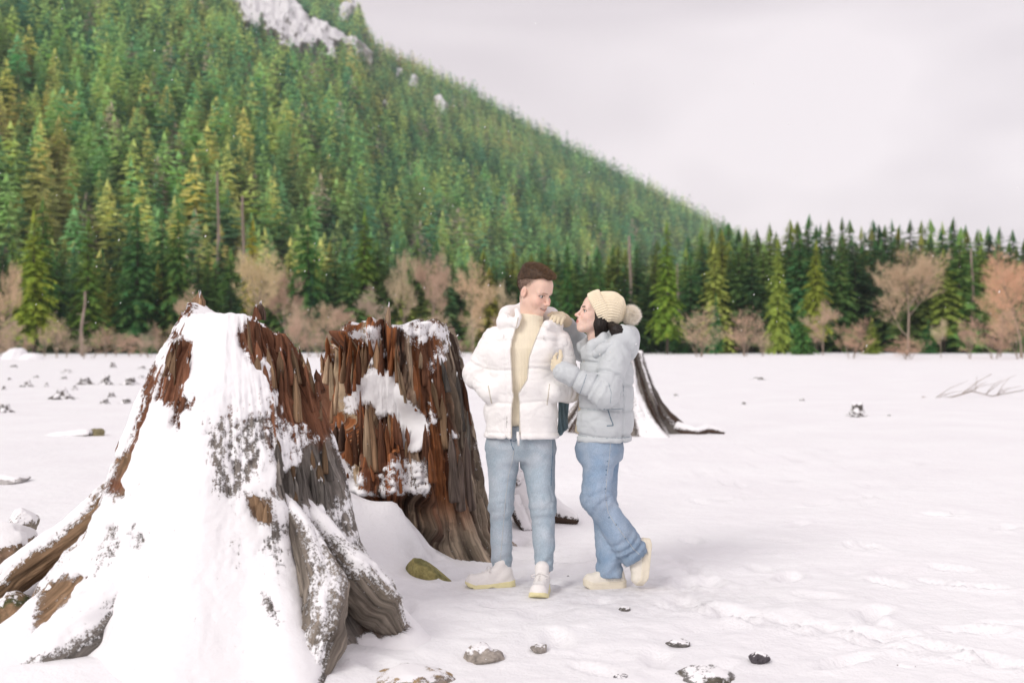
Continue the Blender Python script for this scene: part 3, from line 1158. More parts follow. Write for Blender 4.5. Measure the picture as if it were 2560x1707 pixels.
def shard(base, tip, w, th, face, col, parent, seed=0, name='splinter', snow=0.0, jag=0.25, lift=0.0):
    """a split sliver of wood: tapering slab with a torn tip, turned with its broad side along FACE (angle about z)"""
    r = np.random.default_rng(seed)
    base, tip = np.asarray(base, float), np.asarray(tip, float)
    n, k = 18, 14
    ax = tip - base
    L = np.linalg.norm(ax)
    ax /= L
    side = np.array([math.cos(face), math.sin(face), 0])
    side -= ax * side.dot(ax)
    side /= np.linalg.norm(side)
    out = np.cross(side, ax)
    a = np.linspace(0, 2 * np.pi, k, endpoint=False)
    sx, sy = np.sign(np.cos(a)) * np.abs(np.cos(a)) ** 0.55, np.sign(np.sin(a)) * np.abs(np.sin(a)) ** 0.7
    off = r.uniform(-1, 1, k)
    V = []
    for i in range(n):
        t = i / (n - 1)
        taper = (1 - 0.5 * t) * (1 - 0.75 * sstep(0.72, 1.0, t))
        wv = w * 0.5 * taper * (1 + 0.10 * math.sin(7 * t + seed))
        tv = th * 0.5 * (1 - 0.55 * t)
        gr = 1 + 0.22 * vnoise(N3(a * 3, np.full(k, t * 3.0 + seed), 0 * a + seed), seed)
        p = base + ax * (L * t) + side[None] * (sx * wv * gr)[:, None] + out[None] * (sy * tv * gr)[:, None]
        p = p + ax[None] * (off * jag * w * sstep(0.75, 1, t))[:, None]
        p = p + out[None] * 0.02 * L * math.sin(3 * t + seed)
        V.append(p)
    V = np.concatenate(V + [base[None], tip[None] - ax * 0.02 * L])
    idx = np.arange(n * k).reshape(n, k)
    q = np.stack([idx[:-1], np.roll(idx, -1, 1)[:-1], np.roll(idx, -1, 1)[1:], idx[1:]], -1).reshape(-1, 4)
    t0 = np.stack([np.full(k, n * k), np.roll(idx[0], -1), idx[0]], -1)
    t1 = np.stack([np.full(k, n * k + 1), idx[-1], np.roll(idx[-1], -1)], -1)
    org = np.array(parent.location) if parent is not None else np.zeros(3)
    me = new_mesh(name, V - org, [t0, t1, q])
    aa = np.concatenate([np.tile(a * w * 0.4, n), [0, 0]])
    ln = np.concatenate([np.repeat(np.linspace(0, L, n), k), [0, L]])
    set_attr(me, 'grain', np.stack([aa + seed * 0.37, ln + seed, 0 * aa], -1), 'FLOAT_VECTOR')
    set_attr(me, 'col', np.broadcast_to(np.asarray(col, float), (len(V), 3)), 'FLOAT_COLOR')
    hz = np.concatenate([np.repeat(np.linspace(0, 1, n), k), [0, 1]])
    sn = snow * sstep(0.9, 1.0, hz) + 0.25 * snow * (vnoise(V * 20, seed) > 0.5)
    set_attr(me, 'snow', sn)
    return obj(name, me, M_WOOD, parent)


RED, ORANGE, TANW, GREYW, DARKW, PALE = np.array([0.175, 0.078, 0.044]), np.array([0.30, 0.115, 0.045]), np.array([0.34, 0.22, 0.13]), np.array([0.205, 0.185, 0.165]), np.array([0.060, 0.040, 0.030]), np.array([0.50, 0.38, 0.25])

# ------------------------------------------------------------------ the big front stump
def ang_d(th, a):
    return (th - math.radians(a) + np.pi) % (2 * np.pi) - np.pi


def s1_top(th):
    h = np.full_like(th, 1.535)
    right = np.exp(-(ang_d(th, 8) / math.radians(52)) ** 4)
    h = h + 0.05 * np.exp(-(ang_d(th, 170) / math.radians(38)) ** 2) - right * 0.12 - 0.05 * np.exp(-(ang_d(th, 10) / math.radians(26)) ** 2)
    h = h + 0.03 * fbm(N3(np.cos(th) * 5, np.sin(th) * 5), 3, 8)
    st = np.floor(fbm(N3(np.cos(th) * 4, np.sin(th) * 4, 2), 2, 13) * 5) / 5
    h = h + 0.06 * st * right
    return h


s1_prof = [(-0.2, 0.86), (0.07, 0.74), (0.25, 0.66), (0.44, 0.60), (0.70, 0.555), (0.90, 0.50), (1.12, 0.43), (1.25, 0.385), (1.39, 0.30), (1.56, 0.205), (1.7, 0.18)]
s1_lobes = [(-22, 0.34, 15, 0.26, -6), (-58, 0.42, 11, 0.36, -6), (-88, 0.40, 26, 0.40, 0), (-140, 0.62, 15, 0.30, 4), (-166, 0.30, 10, 0.30, 0), (168, 0.85, 13, 0.22, 0), (110, 0.5, 14, 0.25, 0), (55, 0.5, 12, 0.25, 0), (-10, 0.06, 10, 1.0, 0)]
S1 = stump_shell(S1_C[0], S1_C[1], s1_prof, s1_top, s1_lobes, 560, 340, 2, cap_z=lambda TH, Q: -0.015 * Q + 0.02 * np.sin(TH * 2) * Q * (1 - Q), groove=0.021)
p1 = shell_points(S1)
uv = project(p1)
front = facing(p1, *S1_C)
nz_ = fbm(N3(uv[:, 0] / 26, uv[:, 1] / 40), 5, 61, 0.6) * 20
nz2 = fbm(N3(uv[:, 0] / 16, uv[:, 1] / 40, 8), 5, 62, 0.6) * 34
uvj = uv + np.stack([nz_, nz2], -1)
c3 = lambda p: crop(p, 380, 720, 3.0154)
c5 = lambda p: crop(p, 0, 1140, 2.766)
c6 = lambda p: crop(p, 540, 1140, 2.7655)
WOOD1 = [   # (outline, how bare, tint)
    (c3([(700, 250), (800, 205), (900, 230), (980, 300), (1080, 440), (1200, 540), (1330, 600), (1340, 860), (1330, 1180), (1230, 1160), (1180, 1080), (1050, 1010), (940, 880), (900, 700), (880, 560), (740, 540), (690, 430), (665, 370)]), 1.0, RED),
    (c3([(235, 290), (320, 390), (300, 600), (230, 850), (190, 890), (60, 830), (90, 680), (180, 450)]), 1.0, RED * 1.15),
    (c3([(310, 815), (275, 920), (200, 1035), (180, 1000), (230, 880)]), 1.0, RED),
    (c3([(345, 40), (250, 155), (140, 350), (45, 460), (-10, 620), (-60, 900), (-130, 1200), (-220, 1330), (-330, 1540), (-230, 1540), (-100, 1240), (0, 860), (60, 520), (170, 330), (300, 200), (370, 150)]), 0.85, RED * 1.1),
    (c3([(400, 960), (850, 980), (930, 900), (1000, 1030), (880, 1180), (760, 1400), (640, 1560), (480, 1560), (470, 1350), (380, 1200)]), 0.42, GREYW),
    (c3([(860, 880), (1000, 960), (1180, 1100), (1080, 1130), (900, 1160), (840, 1060)]), 0.6, RED * 0.9),
    (c3([(1110, 1200), (1330, 1180), (1430, 1380), (1430, 1600), (960, 1600), (960, 1420), (1100, 1340)]), 0.86, GREYW),
    (c6([(430, 130), (860, 60), (880, 270), (780, 300), (700, 310), (540, 290), (440, 260)]), 0.88, GREYW * 0.9),
    (c6([(215, 270), (370, 320), (365, 465), (285, 435)]), 1.0, TANW * 0.8),
    (c6([(760, 250), (870, 250), (880, 560), (800, 520), (740, 350)]), 0.7, GREYW),
    (c6([(860, 240), (1000, 440), (1070, 600), (1160, 820), (1120, 830), (1000, 640), (900, 560), (820, 480)]), 0.55, GREYW * 0.85),
    (c6([(690, 560), (800, 600), (950, 760), (1120, 900), (1250, 1100), (1210, 1210), (1100, 1240), (1000, 1190), (950, 1240), (890, 1400), (770, 1590), (720, 1590), (780, 1300), (800, 1100), (720, 980), (700, 800)]), 0.93, GREYW),
    (c6([(1010, 1090), (1120, 1100), (1250, 1110), (1215, 1215), (1100, 1245), (990, 1200)]), 1.1, DARKW * 1.6),
    (c6([(580, 900), (700, 960), (800, 1120), (770, 1340), (660, 1330), (700, 1150)]), 0.45, GREYW),
    (c6([(300, 920), (390, 960), (450, 1060), (440, 1160), (340, 1100)]), 0.65, GREYW),
    (c6([(400, 480), (500, 500), (470, 570), (400, 620), (290, 680), (360, 560)]), 0.6, GREYW * 0.8),
    (c5([(820, -20), (930, -20), (900, 60), (830, 125)]), 1.0, TANW * 0.75),
    (c5([(880, 175), (925, 200), (835, 340)]), 0.9, TANW * 0.75),
    (c5([(760, 300), (650, 430), (605, 555), (490, 700), (500, 620), (490, 500), (505, 440), (600, 380), (700, 330)]), 1.0, TANW * 0.72),
    (c5([(500, 625), (480, 690), (300, 750), (205, 735), (400, 640)]), 1.0, TANW * 0.7),
    (c5([(640, 790), (560, 900), (430, 1100), (300, 1285), (275, 1130), (245, 1085), (300, 930), (340, 885), (440, 850)]), 1.0, TANW * 0.75),
    (c5([(520, 1240), (420, 1400), (290, 1490), (250, 1400), (330, 1290)]), 0.5, GREYW),
    (c5([(840, 480), (800, 700), (700, 880), (690, 850), (760, 640), (790, 500)]), 0.55, GREYW),
    (c5([(380, 1170), (300, 1290), (60, 1540), (10, 1560), (180, 1400)]), 0.5, GREYW),
    (c5([(930, 420), (1090, 540), (1000, 620), (880, 520)]), 0.30, GREYW),
]
snow1 = np.ones(len(p1)) * 1.15
# wind-scoured right side: thin snow with bark showing through
scour = sstep(430, 640, uv[:, 0]) * sstep(900, 980, uv[:, 1]) * sstep(1520, 1380, uv[:, 1])
snow1 = snow1 - scour * (0.30 + 0.55 * fbm(N3(uv[:, 0] / 30, uv[:, 1] / 60, 2), 4, 68, 0.6))
col1 = np.tile(RED, (len(p1), 1))
zt = S1['Z'].ravel()
col1 = col1 * (1 - sstep(1.1, 0.5, zt))[:, None] + GREYW * sstep(1.1, 0.5, zt)[:, None]
mott = fbm(N3(uv[:, 0] / 7, uv[:, 1] / 15), 4, 64, 0.65)
for poly, bare, tint in WOOD1:
    d = in_poly(uvj, poly)
    ins = sstep(20, -16, d) * front
    keep = 1 - bare if bare <= 1 else 0.0
    # in mottled places snow clings in specks
    s_in = np.clip(0.5 + (mott - (bare - 0.5) * 0.9) * 0.8, 0, 1) if bare < 0.8 else np.clip(0.42 + (mott - 0.45) * 1.5, 0, 1) * (1.0 if bare < 1.1 else 0.3)
    snow1 = snow1 * (1 - ins) + s_in * ins
    col1 = col1 * (1 - ins)[:, None] + (tint * (1 + 0.25 * mott[:, None])) * ins[:, None]
# behind: bare stem with snow on whatever looks up
back = 1 - front
bs = np.clip(0.25 + 0.9 * fbm(p1 * 3, 4, 66) + sstep(0.35, 0.0, zt) * 0.9, 0, 1)
snow1 = snow1 * front + bs * back
capm = sstep(0.02, 0.12, S1['Q'].ravel())
snow1 = np.maximum(snow1, capm * (0.75 + 0.5 * fbm(p1 * 7, 3, 67)))
t1 = empty('tree_stump', (S1_C[0], S1_C[1], 0), 'huge weathered cedar stump heaped with snow, nearest to the camera', 'tree stump', 'tree stumps on the snowfield')
finish_shell(S1, np.clip(snow1, 0, 1), col1, np.array([S1_C[0], S1_C[1], 0]), 'stump_wood', t1)


def surf(u, v, y):
    return P(u, v, y)


for k, (b, t, w, th_, fc, col, sn) in enumerate([
    (P(490, 800, 5.62), P(499, 734, 5.62), 0.085, 0.05, 0.2, TANW, 1.0),
    (P(470, 815, 5.58), P(478, 764, 5.58), 0.075, 0.05, 0.3, RED, 0.8),
    (P(455, 850, 5.56), P(455, 785, 5.58), 0.06, 0.05, 0.3, RED, 0.8),
    (P(650, 800, 5.66), P(652, 757, 5.66), 0.060, 0.05, 0.0, DARKW * 1.6, 1.0),
    (P(642, 800, 5.62), P(640, 765, 5.62), 0.040, 0.04, 0.0, RED, 0.9),
    (P(335, 1100, 5.50), P(338, 1018, 5.50), 0.05, 0.045, 0.2, RED, 0.5),
    (P(318, 1180, 5.46), P(345, 1010, 5.46), 0.07, 0.05, 0.3, TANW * 0.7, 0.4),
    (P(300, 1180, 5.48), P(298, 1103, 5.48), 0.05, 0.04, 0.2, RED, 0.5),
    (P(640, 1262, 4.96), P(636, 1238, 4.96), 0.055, 0.05, 0.1, TANW * 0.7, 0.5),
    (P(655, 1300, 4.93), P(652, 1250, 4.93), 0.045, 0.04, 0.1, TANW * 0.7, 0.6),
    (P(668, 1304, 4.92), P(668, 1256, 4.92), 0.040, 0.04, 0.1, TANW * 0.8, 0.6),
]):
    shard(b, t, w, th_, fc, col, t1, 40 + k, snow=sn)



def on_shell(pts3, uv2, u, v, r=9):
    m = (np.abs(uv2[:, 0] - u) < r) & (np.abs(uv2[:, 1] - v) < r)
    if not m.any():
        return None
    return pts3[m][:, 1].min()


def slivers(parent, pts3, uv2, spots, r, cols, lift=0.012, wr=(0.02, 0.05)):
    """torn slips of wood standing off the stem; each spot is (u, v of the tip, length in px, lean in px)"""
    for (u, v, L, ln) in spots:
        yb, yt = on_shell(pts3, uv2, u + ln, v + L), on_shell(pts3, uv2, u, v + 14)
        if yb is None or yt is None or abs(yb - yt) > 0.35:
            continue
        c = cols[int(r.integers(len(cols)))] * r.uniform(0.75, 1.35)
        shard(P(u + ln, v + L, yb + 0.030), P(u, v, yt - lift), r.uniform(*wr), r.uniform(0.018, 0.034), r.uniform(-0.35, 0.35), c, parent, int(r.integers(1000)), snow=r.uniform(0.2, 0.9))


_r6 = np.random.default_rng(61)
spots = []
for (u, v) in [(620, 795), (640, 790), (662, 788), (682, 800), (700, 830), (716, 850), (734, 872), (752, 880), (770, 905), (788, 920), (804, 930)]:
    spots.append((u + _r6.uniform(-4, 4), v + _r6.uniform(-16, 4), _r6.uniform(50, 120), _r6.uniform(0, 14)))
for k in range(26):
    u, v = _r6.uniform(640, 800), _r6.uniform(840, 960)
    if v > 790 + (u - 650) * 0.85:
        spots.append((u, v, _r6.uniform(50, 130), _r6.uniform(0, 14)))
for k in range(9):
    u = _r6.uniform(430, 475)
    spots.append((u, _r6.uniform(840, 900), _r6.uniform(50, 110), _r6.uniform(-18, -6)))
slivers(t1, p1, project(p1), spots, _r6, [RED, RED * 1.2, TANW * 0.75, RED * 0.6, TANW * 0.6])
spots = [(_r6.uniform(690, 820), _r6.uniform(1060, 1200), _r6.uniform(50, 110), _r6.uniform(0, 10)) for k in range(16)]
slivers(t1, p1, project(p1), spots, _r6, [GREYW * 0.8, GREYW * 0.6, TANW * 0.55], 0.008)

# ------------------------------------------------------------------ the broken stump behind it
def s2_top(th):
    h = np.full_like(th, 1.53)
    h = h - 0.17 * np.exp(-(ang_d(th, -172) / math.radians(32)) ** 2)
    h = h + 0.05 * fbm(N3(np.cos(th) * 4, np.sin(th) * 4), 3, 18)
    h = h + 0.03 * np.floor(fbm(N3(np.cos(th) * 9, np.sin(th) * 9), 2, 19) * 4) / 2
    h = h - 0.05 * np.exp(-(ang_d(th, -5) / math.radians(30)) ** 2)
    return h


def s2_carve(TH, Z):
    a = (TH + math.pi / 2 + math.pi) % (2 * math.pi) - math.pi          # 0 towards the camera
    a = np.degrees(a)
    edge = 4 * np.sin(Z * 9) + 3 * np.sin(Z * 23)
    win = sstep(-100, -86, a) * sstep(26 + edge + 12 * (1.0 - Z), 14 + edge + 12 * (1.0 - Z), a)
    up = sstep(0.66, 0.86, Z) * sstep(1.48, 1.30, Z)
    slope = sstep(1.45, 0.75, Z)
    d = win * up * (0.13 + 0.20 * slope)
    # hollow under the front block, filled by a drift
    low = sstep(0.46, 0.34, Z)
    d = d + win * low * 0.16
    blk = 0.05 * np.sin(a * 0.35 + 2) * win
    return d + blk * (1 - up)


s2_prof = [(-0.2, 0.80), (0.0, 0.68), (0.15, 0.635), (0.4, 0.60), (0.73, 0.565), (1.0, 0.525), (1.25, 0.475), (1.42, 0.43), (1.6, 0.40)]
s2_lobes = [(-35, 0.16, 14, 0.25, 0), (5, 0.18, 14, 0.22, 0), (60, 0.5, 14, 0.22, 0), (140, 0.5, 14, 0.2, 0), (-60, 0.05, 9, 0.5, 0)]
S2 = stump_shell(S2_C[0], S2_C[1], s2_prof, s2_top, s2_lobes, 460, 280, 31, cap_z=lambda TH, Q: -0.02 * Q, carve=s2_carve, groove=0.030)
p2 = shell_points(S2)
uv = project(p2)
front = facing(p2, *S2_C)
uvj = uv + np.stack([fbm(N3(uv[:, 0] / 20, uv[:, 1] / 20), 4, 81), fbm(N3(uv[:, 0] / 20, uv[:, 1] / 20, 5), 4, 82)], -1) * 11
c4 = lambda p: crop(p, 760, 740, 3.136)
mott = fbm(N3(uv[:, 0] / 7, uv[:, 1] / 9), 4, 84, 0.6)
zt = S2['Z'].ravel()
aa = np.degrees((S2['TH'].ravel() + math.pi / 2 + math.pi) % (2 * math.pi) - math.pi)
strip = fbm(N3(aa / 2.6 + 0.6 * fbm(N3(aa / 9, zt * 3), 2, 83), zt * 1.5, 1), 4, 85, 0.6)
strip2 = fbm(N3(aa / 9.0, zt * 0.8, 4), 3, 86)
inner = sstep(26, 10, aa) * sstep(-110, -95, aa)
col2 = np.where((strip > 0.12)[:, None], ORANGE * 1.15, np.where((strip < -0.28)[:, None], DARKW * 1.3, RED * 1.15))
col2 = np.where(((strip2 > 0.20) & (strip > 0.0))[:, None], PALE, col2)
outer = GREYW * np.array([0.95, 0.84, 0.70])
outc = np.where((strip > 0.15)[:, None], outer * 1.5, np.where((strip < -0.2)[:, None], DARKW * 1.2, outer))
redband = sstep(22, 30, aa) * sstep(62, 48, aa) * sstep(0.1, 0.45, zt)
outc = outc * (1 - redband)[:, None] + np.where((strip > 0.1)[:, None], ORANGE * 0.7, RED * 0.75) * redband[:, None]
col2 = col2 * inner[:, None] + outc * (1 - inner)[:, None]
SNOW2 = [
    (c4([(600, 565), (700, 600), (765, 745), (830, 820), (955, 1000), (955, 1130), (900, 1210), (740, 1180), (765, 1080), (740, 980), (690, 920), (600, 960), (540, 840), (430, 850), (430, 740), (330, 770), (430, 660), (520, 580)]), 1.0),
    (c4([(430, 740), (430, 950), (280, 905), (200, 1010), (180, 1100), (180, 1000), (300, 800)]), 0.9),
    (c4([(350, 290), (600, 225), (600, 330), (640, 470), (600, 560), (520, 560), (510, 390), (440, 350), (360, 310)]), 0.75),
    (c4([(690, 190), (900, 180), (1080, 220), (1130, 290), (1100, 320), (980, 330), (900, 400), (800, 390), (760, 300)]), 0.7),
    (c4([(1060, 330), (1120, 340), (1120, 490), (1000, 600), (960, 560), (1010, 420)]), 0.62),
    (c4([(560, 1400), (700, 1260), (800, 1260), (950, 1300), (1020, 1470), (960, 1568), (560, 1568), (600, 1480)]), 0.6),
    (c4([(390, 1260), (420, 1300), (400, 1400), (370, 1340)]), 0.7),
    (c4([(400, 1380), (520, 1370), (500, 1480), (420, 1490)]), 0.6),
    (c4([(1090, 1030), (1200, 1080), (1190, 1110), (1080, 1090)]), 0.8),
    (c4([(1100, 1210), (1160, 1210), (1160, 1300), (1100, 1280)]), 0.6),
    (c4([(1300, 1160), (1340, 1150), (1350, 1220), (1310, 1220)]), 0.7),
    (c4([(980, 840), (1040, 960), (1020, 1010), (980, 930)]), 0.7),
    (c4([(1210, 400), (1260, 500), (1300, 760), (1370, 1000), (1420, 1250), (1450, 1568), (1420, 1568), (1370, 1250), (1300, 960), (1240, 640)]), 0.62),
    (c4([(180, 1040), (300, 1230), (380, 1420), (420, 1500), (560, 1570), (180, 1600)]), 1.1),
]
snow2 = np.clip(0.5 + (mott - 0.55) * 1.8, 0, 0.75)
snow2 = snow2 * (1 - 0.5 * inner)
for poly, amt in SNOW2:
    d = in_poly(uvj, poly)
    ins = sstep(11, -9, d) * front
    s_in = np.clip(0.5 + (mott + (amt - 0.5) * 1.3) * 0.9, 0, 1) if amt < 1 else 1.0
    snow2 = snow2 * (1 - ins) + s_in * ins
bs = np.clip(0.2 + 0.9 * fbm(p2 * 3, 4, 88) + sstep(0.35, 0.0, zt) * 0.9, 0, 1)
snow2 = snow2 * front + bs * (1 - front)
capm = sstep(0.02, 0.10, S2['Q'].ravel())
snow2 = np.maximum(snow2, capm * np.clip(0.62 + 0.9 * fbm(p2 * 9, 3, 89), 0, 1))
t2 = empty('tree_stump', (S2_C[0], S2_C[1], 0), 'hollow splintered orange brown cedar stump just behind the front one, beside the man', 'tree stump', 'tree stumps on the snowfield')
finish_shell(S2, np.clip(snow2, 0, 1), np.clip(col2, 0, 1), np.array([S2_C[0], S2_C[1], 0]), 'stump_wood', t2)


def sh4(b, t, y, w, col, sn=0.3, th_=0.04, fc=0.0, k=[0], y2=None):
    k[0] += 1
    (bu, bv), (tu, tv) = c4([b])[0], c4([t])[0]
    shard(P(bu, bv + 10, y + 0.13), P(tu, tv, (y if y2 is None else y2) + 0.012), w * 0.8, th_, fc, np.asarray(col) * 0.75 + RED * 0.25, t2, 80 + k[0], snow=sn)


YF, YI = 7.18, 7.36
sh4((650, 420), (665, 64), 7.40, 0.085, PALE * 0.85, 0.9, 0.07)
sh4((310, 330), (325, 228), 7.62, 0.035, ORANGE * 1.4, 0.2)
sh4((345, 330), (345, 222), 7.60, 0.022, PALE, 0.9)
sh4((170, 640), (190, 470), 7.52, 0.055, PALE, 0.2)
sh4((150, 560), (135, 460), 7.56, 0.045, TANW, 0.3)
sh4((240, 900), (270, 620), 7.36, 0.040, PALE * 0.95, 0.1)
sh4((215, 960), (225, 780), 7.34, 0.030, TANW, 0.1)
sh4((300, 640), (320, 440), 7.38, 0.045, TANW, 0.3)
sh4((350, 720), (350, 480), 7.36, 0.050, RED, 0.3)
sh4((395, 700), (400, 560), 7.34, 0.030, ORANGE * 1.3, 0.1)
sh4((430, 650), (425, 430), 7.38, 0.050, RED * 0.7, 0.4)
sh4((480, 560), (485, 380), 7.36, 0.035, TANW * 0.8, 0.4)
sh4((680, 590), (690, 380), 7.30, 0.040, ORANGE, 0.3)
sh4((735, 640), (722, 370), 7.28, 0.045, TANW * 0.9, 0.2)
sh4((770, 730), (735, 520), 7.24, 0.032, PALE, 0.1)
sh4((800, 790), (760, 600), 7.22, 0.030, PALE * 0.9, 0.1)
sh4((890, 860), (860, 540), 7.20, 0.050, ORANGE, 0.3)
sh4((915, 520), (915, 440), 7.22, 0.035, PALE, 0.2)
# the torn block low in the hollow
sh4((510, 1340), (490, 840), 7.10, 0.080, PALE * 0.8, 0.6, 0.06)
sh4((570, 1340), (520, 830), 7.09, 0.060, TANW, 0.5, 0.06)
sh4((455, 1230), (440, 745), 7.13, 0.042, RED, 0.4)
sh4((620, 1340), (595, 960), 7.10, 0.075, RED, 0.5, 0.06)
sh4((670, 1260), (645, 1010), 7.09, 0.050, ORANGE * 0.8, 0.4, 0.05)
sh4((735, 1150), (705, 920), 7.12, 0.060, RED * 1.1, 0.3, 0.05)
sh4((690, 1180), (692, 1060), 7.08, 0.03, ORANGE, 0.2)
sh4((360, 1320), (340, 1080), 7.14, 0.075, ORANGE * 0.8, 0.5, 0.06)
sh4((300, 1240), (300, 990), 7.18, 0.080, DARKW, 0.6, 0.06)
sh4((400, 1300), (395, 1020), 7.14, 0.065, RED * 0.7, 0.5, 0.06)
sh4((245, 1190), (250, 1010), 7.20, 0.070, DARKW * 0.9, 0.6, 0.06)
sh4((545, 1400), (520, 1330), 7.06, 0.022, ORANGE * 1.3, 0.0)
sh4((760, 1500), (748, 1420), 7.05, 0.028, ORANGE * 1.4, 0.0)
sh4((960, 1250), (950, 1010), 7.12, 0.06, RED * 0.9, 0.3, 0.05)
sh4((1010, 1420), (985, 1180), 7.08, 0.06, ORANGE * 0.9, 0.2, 0.05)
sh4((1190, 1568), (1150, 1090), 7.12, 0.10, GREYW * 0.75, 0.4, 0.06, 0.3)
sh4((1230, 1640), (1225, 1240), 7.14, 0.07, GREYW * 0.6, 0.3, 0.05, 0.4)
sh4((1300, 1640), (1270, 1100), 7.25, 0.09, GREYW * 0.55, 0.4, 0.05, 0.6)


spots = [(_r6.uniform(1040, 1190), _r6.uniform(850, 1150), _r6.uniform(60, 170), _r6.uniform(2, 16)) for k in range(11)]
slivers(t2, p2, project(p2), spots, _r6, [GREYW * 0.6, GREYW * 0.45, RED * 0.7, TANW * 0.55, DARKW], 0.014, (0.025, 0.06))
spots = [(_r6.uniform(800, 960), _r6.uniform(830, 900), _r6.uniform(50, 120), _r6.uniform(-4, 8)) for k in range(22)]
slivers(t2, p2, project(p2), spots, _r6, [ORANGE, RED, TANW, PALE * 0.8, RED * 0.6], 0.014, (0.02, 0.045))
spots = [(_r6.uniform(830, 1030), _r6.uniform(1010, 1110), _r6.uniform(50, 110), _r6.uniform(0, 12)) for k in range(24)]
slivers(t2, p2, project(p2), spots, _r6, [ORANGE, RED, TANW, RED * 0.6, ORANGE * 0.7], 0.016, (0.02, 0.05))

# ------------------------------------------------------------------ roots, logs, distant stumps, stones
def woody(path, rad, name, label=None, cat=None, group=None, parent=None, col=GREYW * 0.7, snow_bias=0.0, seed=0, rings=60, sides=26, rough=0.22):
    path = np.asarray(path, float)
    n = rings
    tt = np.linspace(0, 1, n)
    src = np.linspace(0, 1, len(path))
    pts = np.stack([np.interp(tt, src, path[:, i]) for i in range(3)], -1)
    for _ in range(6):
        pts[1:-1] = 0.5 * pts[1:-1] + 0.25 * (pts[2:] + pts[:-2])
    rr = np.interp(tt, np.linspace(0, 1, len(rad)), rad)
    d = np.gradient(pts, axis=0)
    d /= np.linalg.norm(d, axis=1)[:, None]
    a = np.cross(d, np.array([0, 0, 1.0]) + 0.01)
    a /= np.linalg.norm(a, axis=1)[:, None]
    b = np.cross(a, d)
    th = np.linspace(0, 2 * np.pi, sides, endpoint=False)
    TH, I = np.meshgrid(th, np.arange(n), indexing='xy')
    gr = 1 + rough * fbm(N3(np.cos(TH) * 2.2, np.sin(TH) * 2.2, I * 0.08 + seed), 4, seed) + 0.16 * ridged(N3(np.cos(TH) * 4, np.sin(TH) * 4, I * 0.025 + seed), 3, seed + 2)
    R = rr[:, None] * gr
    R[0] *= 0.35
    R[-1] *= 0.35
    V = pts[:, None] + R[..., None] * (np.cos(TH)[..., None] * a[:, None] + np.sin(TH)[..., None] * b[:, None])
    nrm_up = np.cos(TH) * a[:, None, 2] + np.sin(TH) * b[:, None, 2]
    V = V.reshape(-1, 3)
    sn = np.clip(0.5 + (nrm_up.ravel() - 0.45 + snow_bias + 0.5 * fbm(V * 5, 3, seed + 4)) * 1.3, 0, 1)
    V = V + np.array([0, 0, 1.0]) * (sn * rr.max() * 0.18)[:, None]
    org = path[0] if parent is None else np.array(parent.location)
    f = grid_faces(n, sides)
    idx = np.arange(n) * sides
    wrapf = np.stack([idx[:-1] + sides - 1, idx[1:] + sides - 1, idx[1:], idx[:-1]], -1)
    k = len(V)
    V = np.concatenate([V, pts[:1], pts[-1:]])
    c0 = np.stack([np.full(sides, k), np.roll(np.arange(sides), -1), np.arange(sides)], -1)
    e = (n - 1) * sides + np.arange(sides)
    c1 = np.stack([np.full(sides, k + 1), e, np.roll(e, -1)], -1)
    me = new_mesh(name, V - org, [np.concatenate([c0, c1]), np.concatenate([f, wrapf])])
    set_attr(me, 'snow', np.concatenate([sn, [0, 0]]))
    set_attr(me, 'col', np.broadcast_to(col, (len(V), 3)), 'FLOAT_COLOR')
    ar = np.concatenate([(TH * rr.mean()).ravel(), [0, 0]])
    ln = np.concatenate([np.repeat(tt * np.linalg.norm(path[-1] - path[0]), sides), [0, 0]])
    set_attr(me, 'grain', np.stack([ar, ln, 0 * ar], -1), 'FLOAT_VECTOR')
    o = obj(name, me, M_WOOD, parent, None if parent is not None else org)
    return tag(o, label, cat, group)


# buttress roots of the front stump
for k, (pth, rad, cl, sb) in enumerate([
    ([P(395, 1060, 5.62), P(330, 1180, 5.55), P(240, 1292, 5.52), P(140, 1368, 5.55), P(40, 1440, 5.6), P(-70, 1530, 5.6)], [0.02, 0.055, 0.08, 0.075, 0.07, 0.05], TANW * 0.62, 0.30),
    ([P(400, 1200, 5.50), P(320, 1310, 5.33), P(215, 1425, 5.22), P(140, 1515, 5.12), P(105, 1640, 5.05)], [0.02, 0.07, 0.11, 0.10, 0.05], TANW * 0.66, 0.0),
    ([P(430, 1350, 5.30), P(340, 1470, 5.10), P(215, 1580, 4.93), P(90, 1670, 4.82), P(-30, 1750, 4.72)], [0.02, 0.09, 0.12, 0.09, 0.04], GREYW * 0.9, 0.30),
    ([P(745, 1230, 5.36), P(800, 1335, 5.26), P(880, 1440, 5.17), P(945, 1515, 5.16), P(990, 1580, 5.2)], [0.02, 0.06, 0.095, 0.10, 0.05], GREYW * np.array([0.95, 0.9, 0.82]), 0.05),
    ([P(700, 1230, 5.22), P(765, 1350, 5.08), P(812, 1480, 4.92), P(812, 1590, 4.80), P(770, 1730, 4.66)], [0.02, 0.06, 0.09, 0.085, 0.05], GREYW * np.array([1.1, 1.05, 0.98]), 0.0),
]):
    woody(pth, rad, 'root', parent=t1, col=cl, snow_bias=sb, seed=60 + k, rings=110, sides=48, rough=0.26)

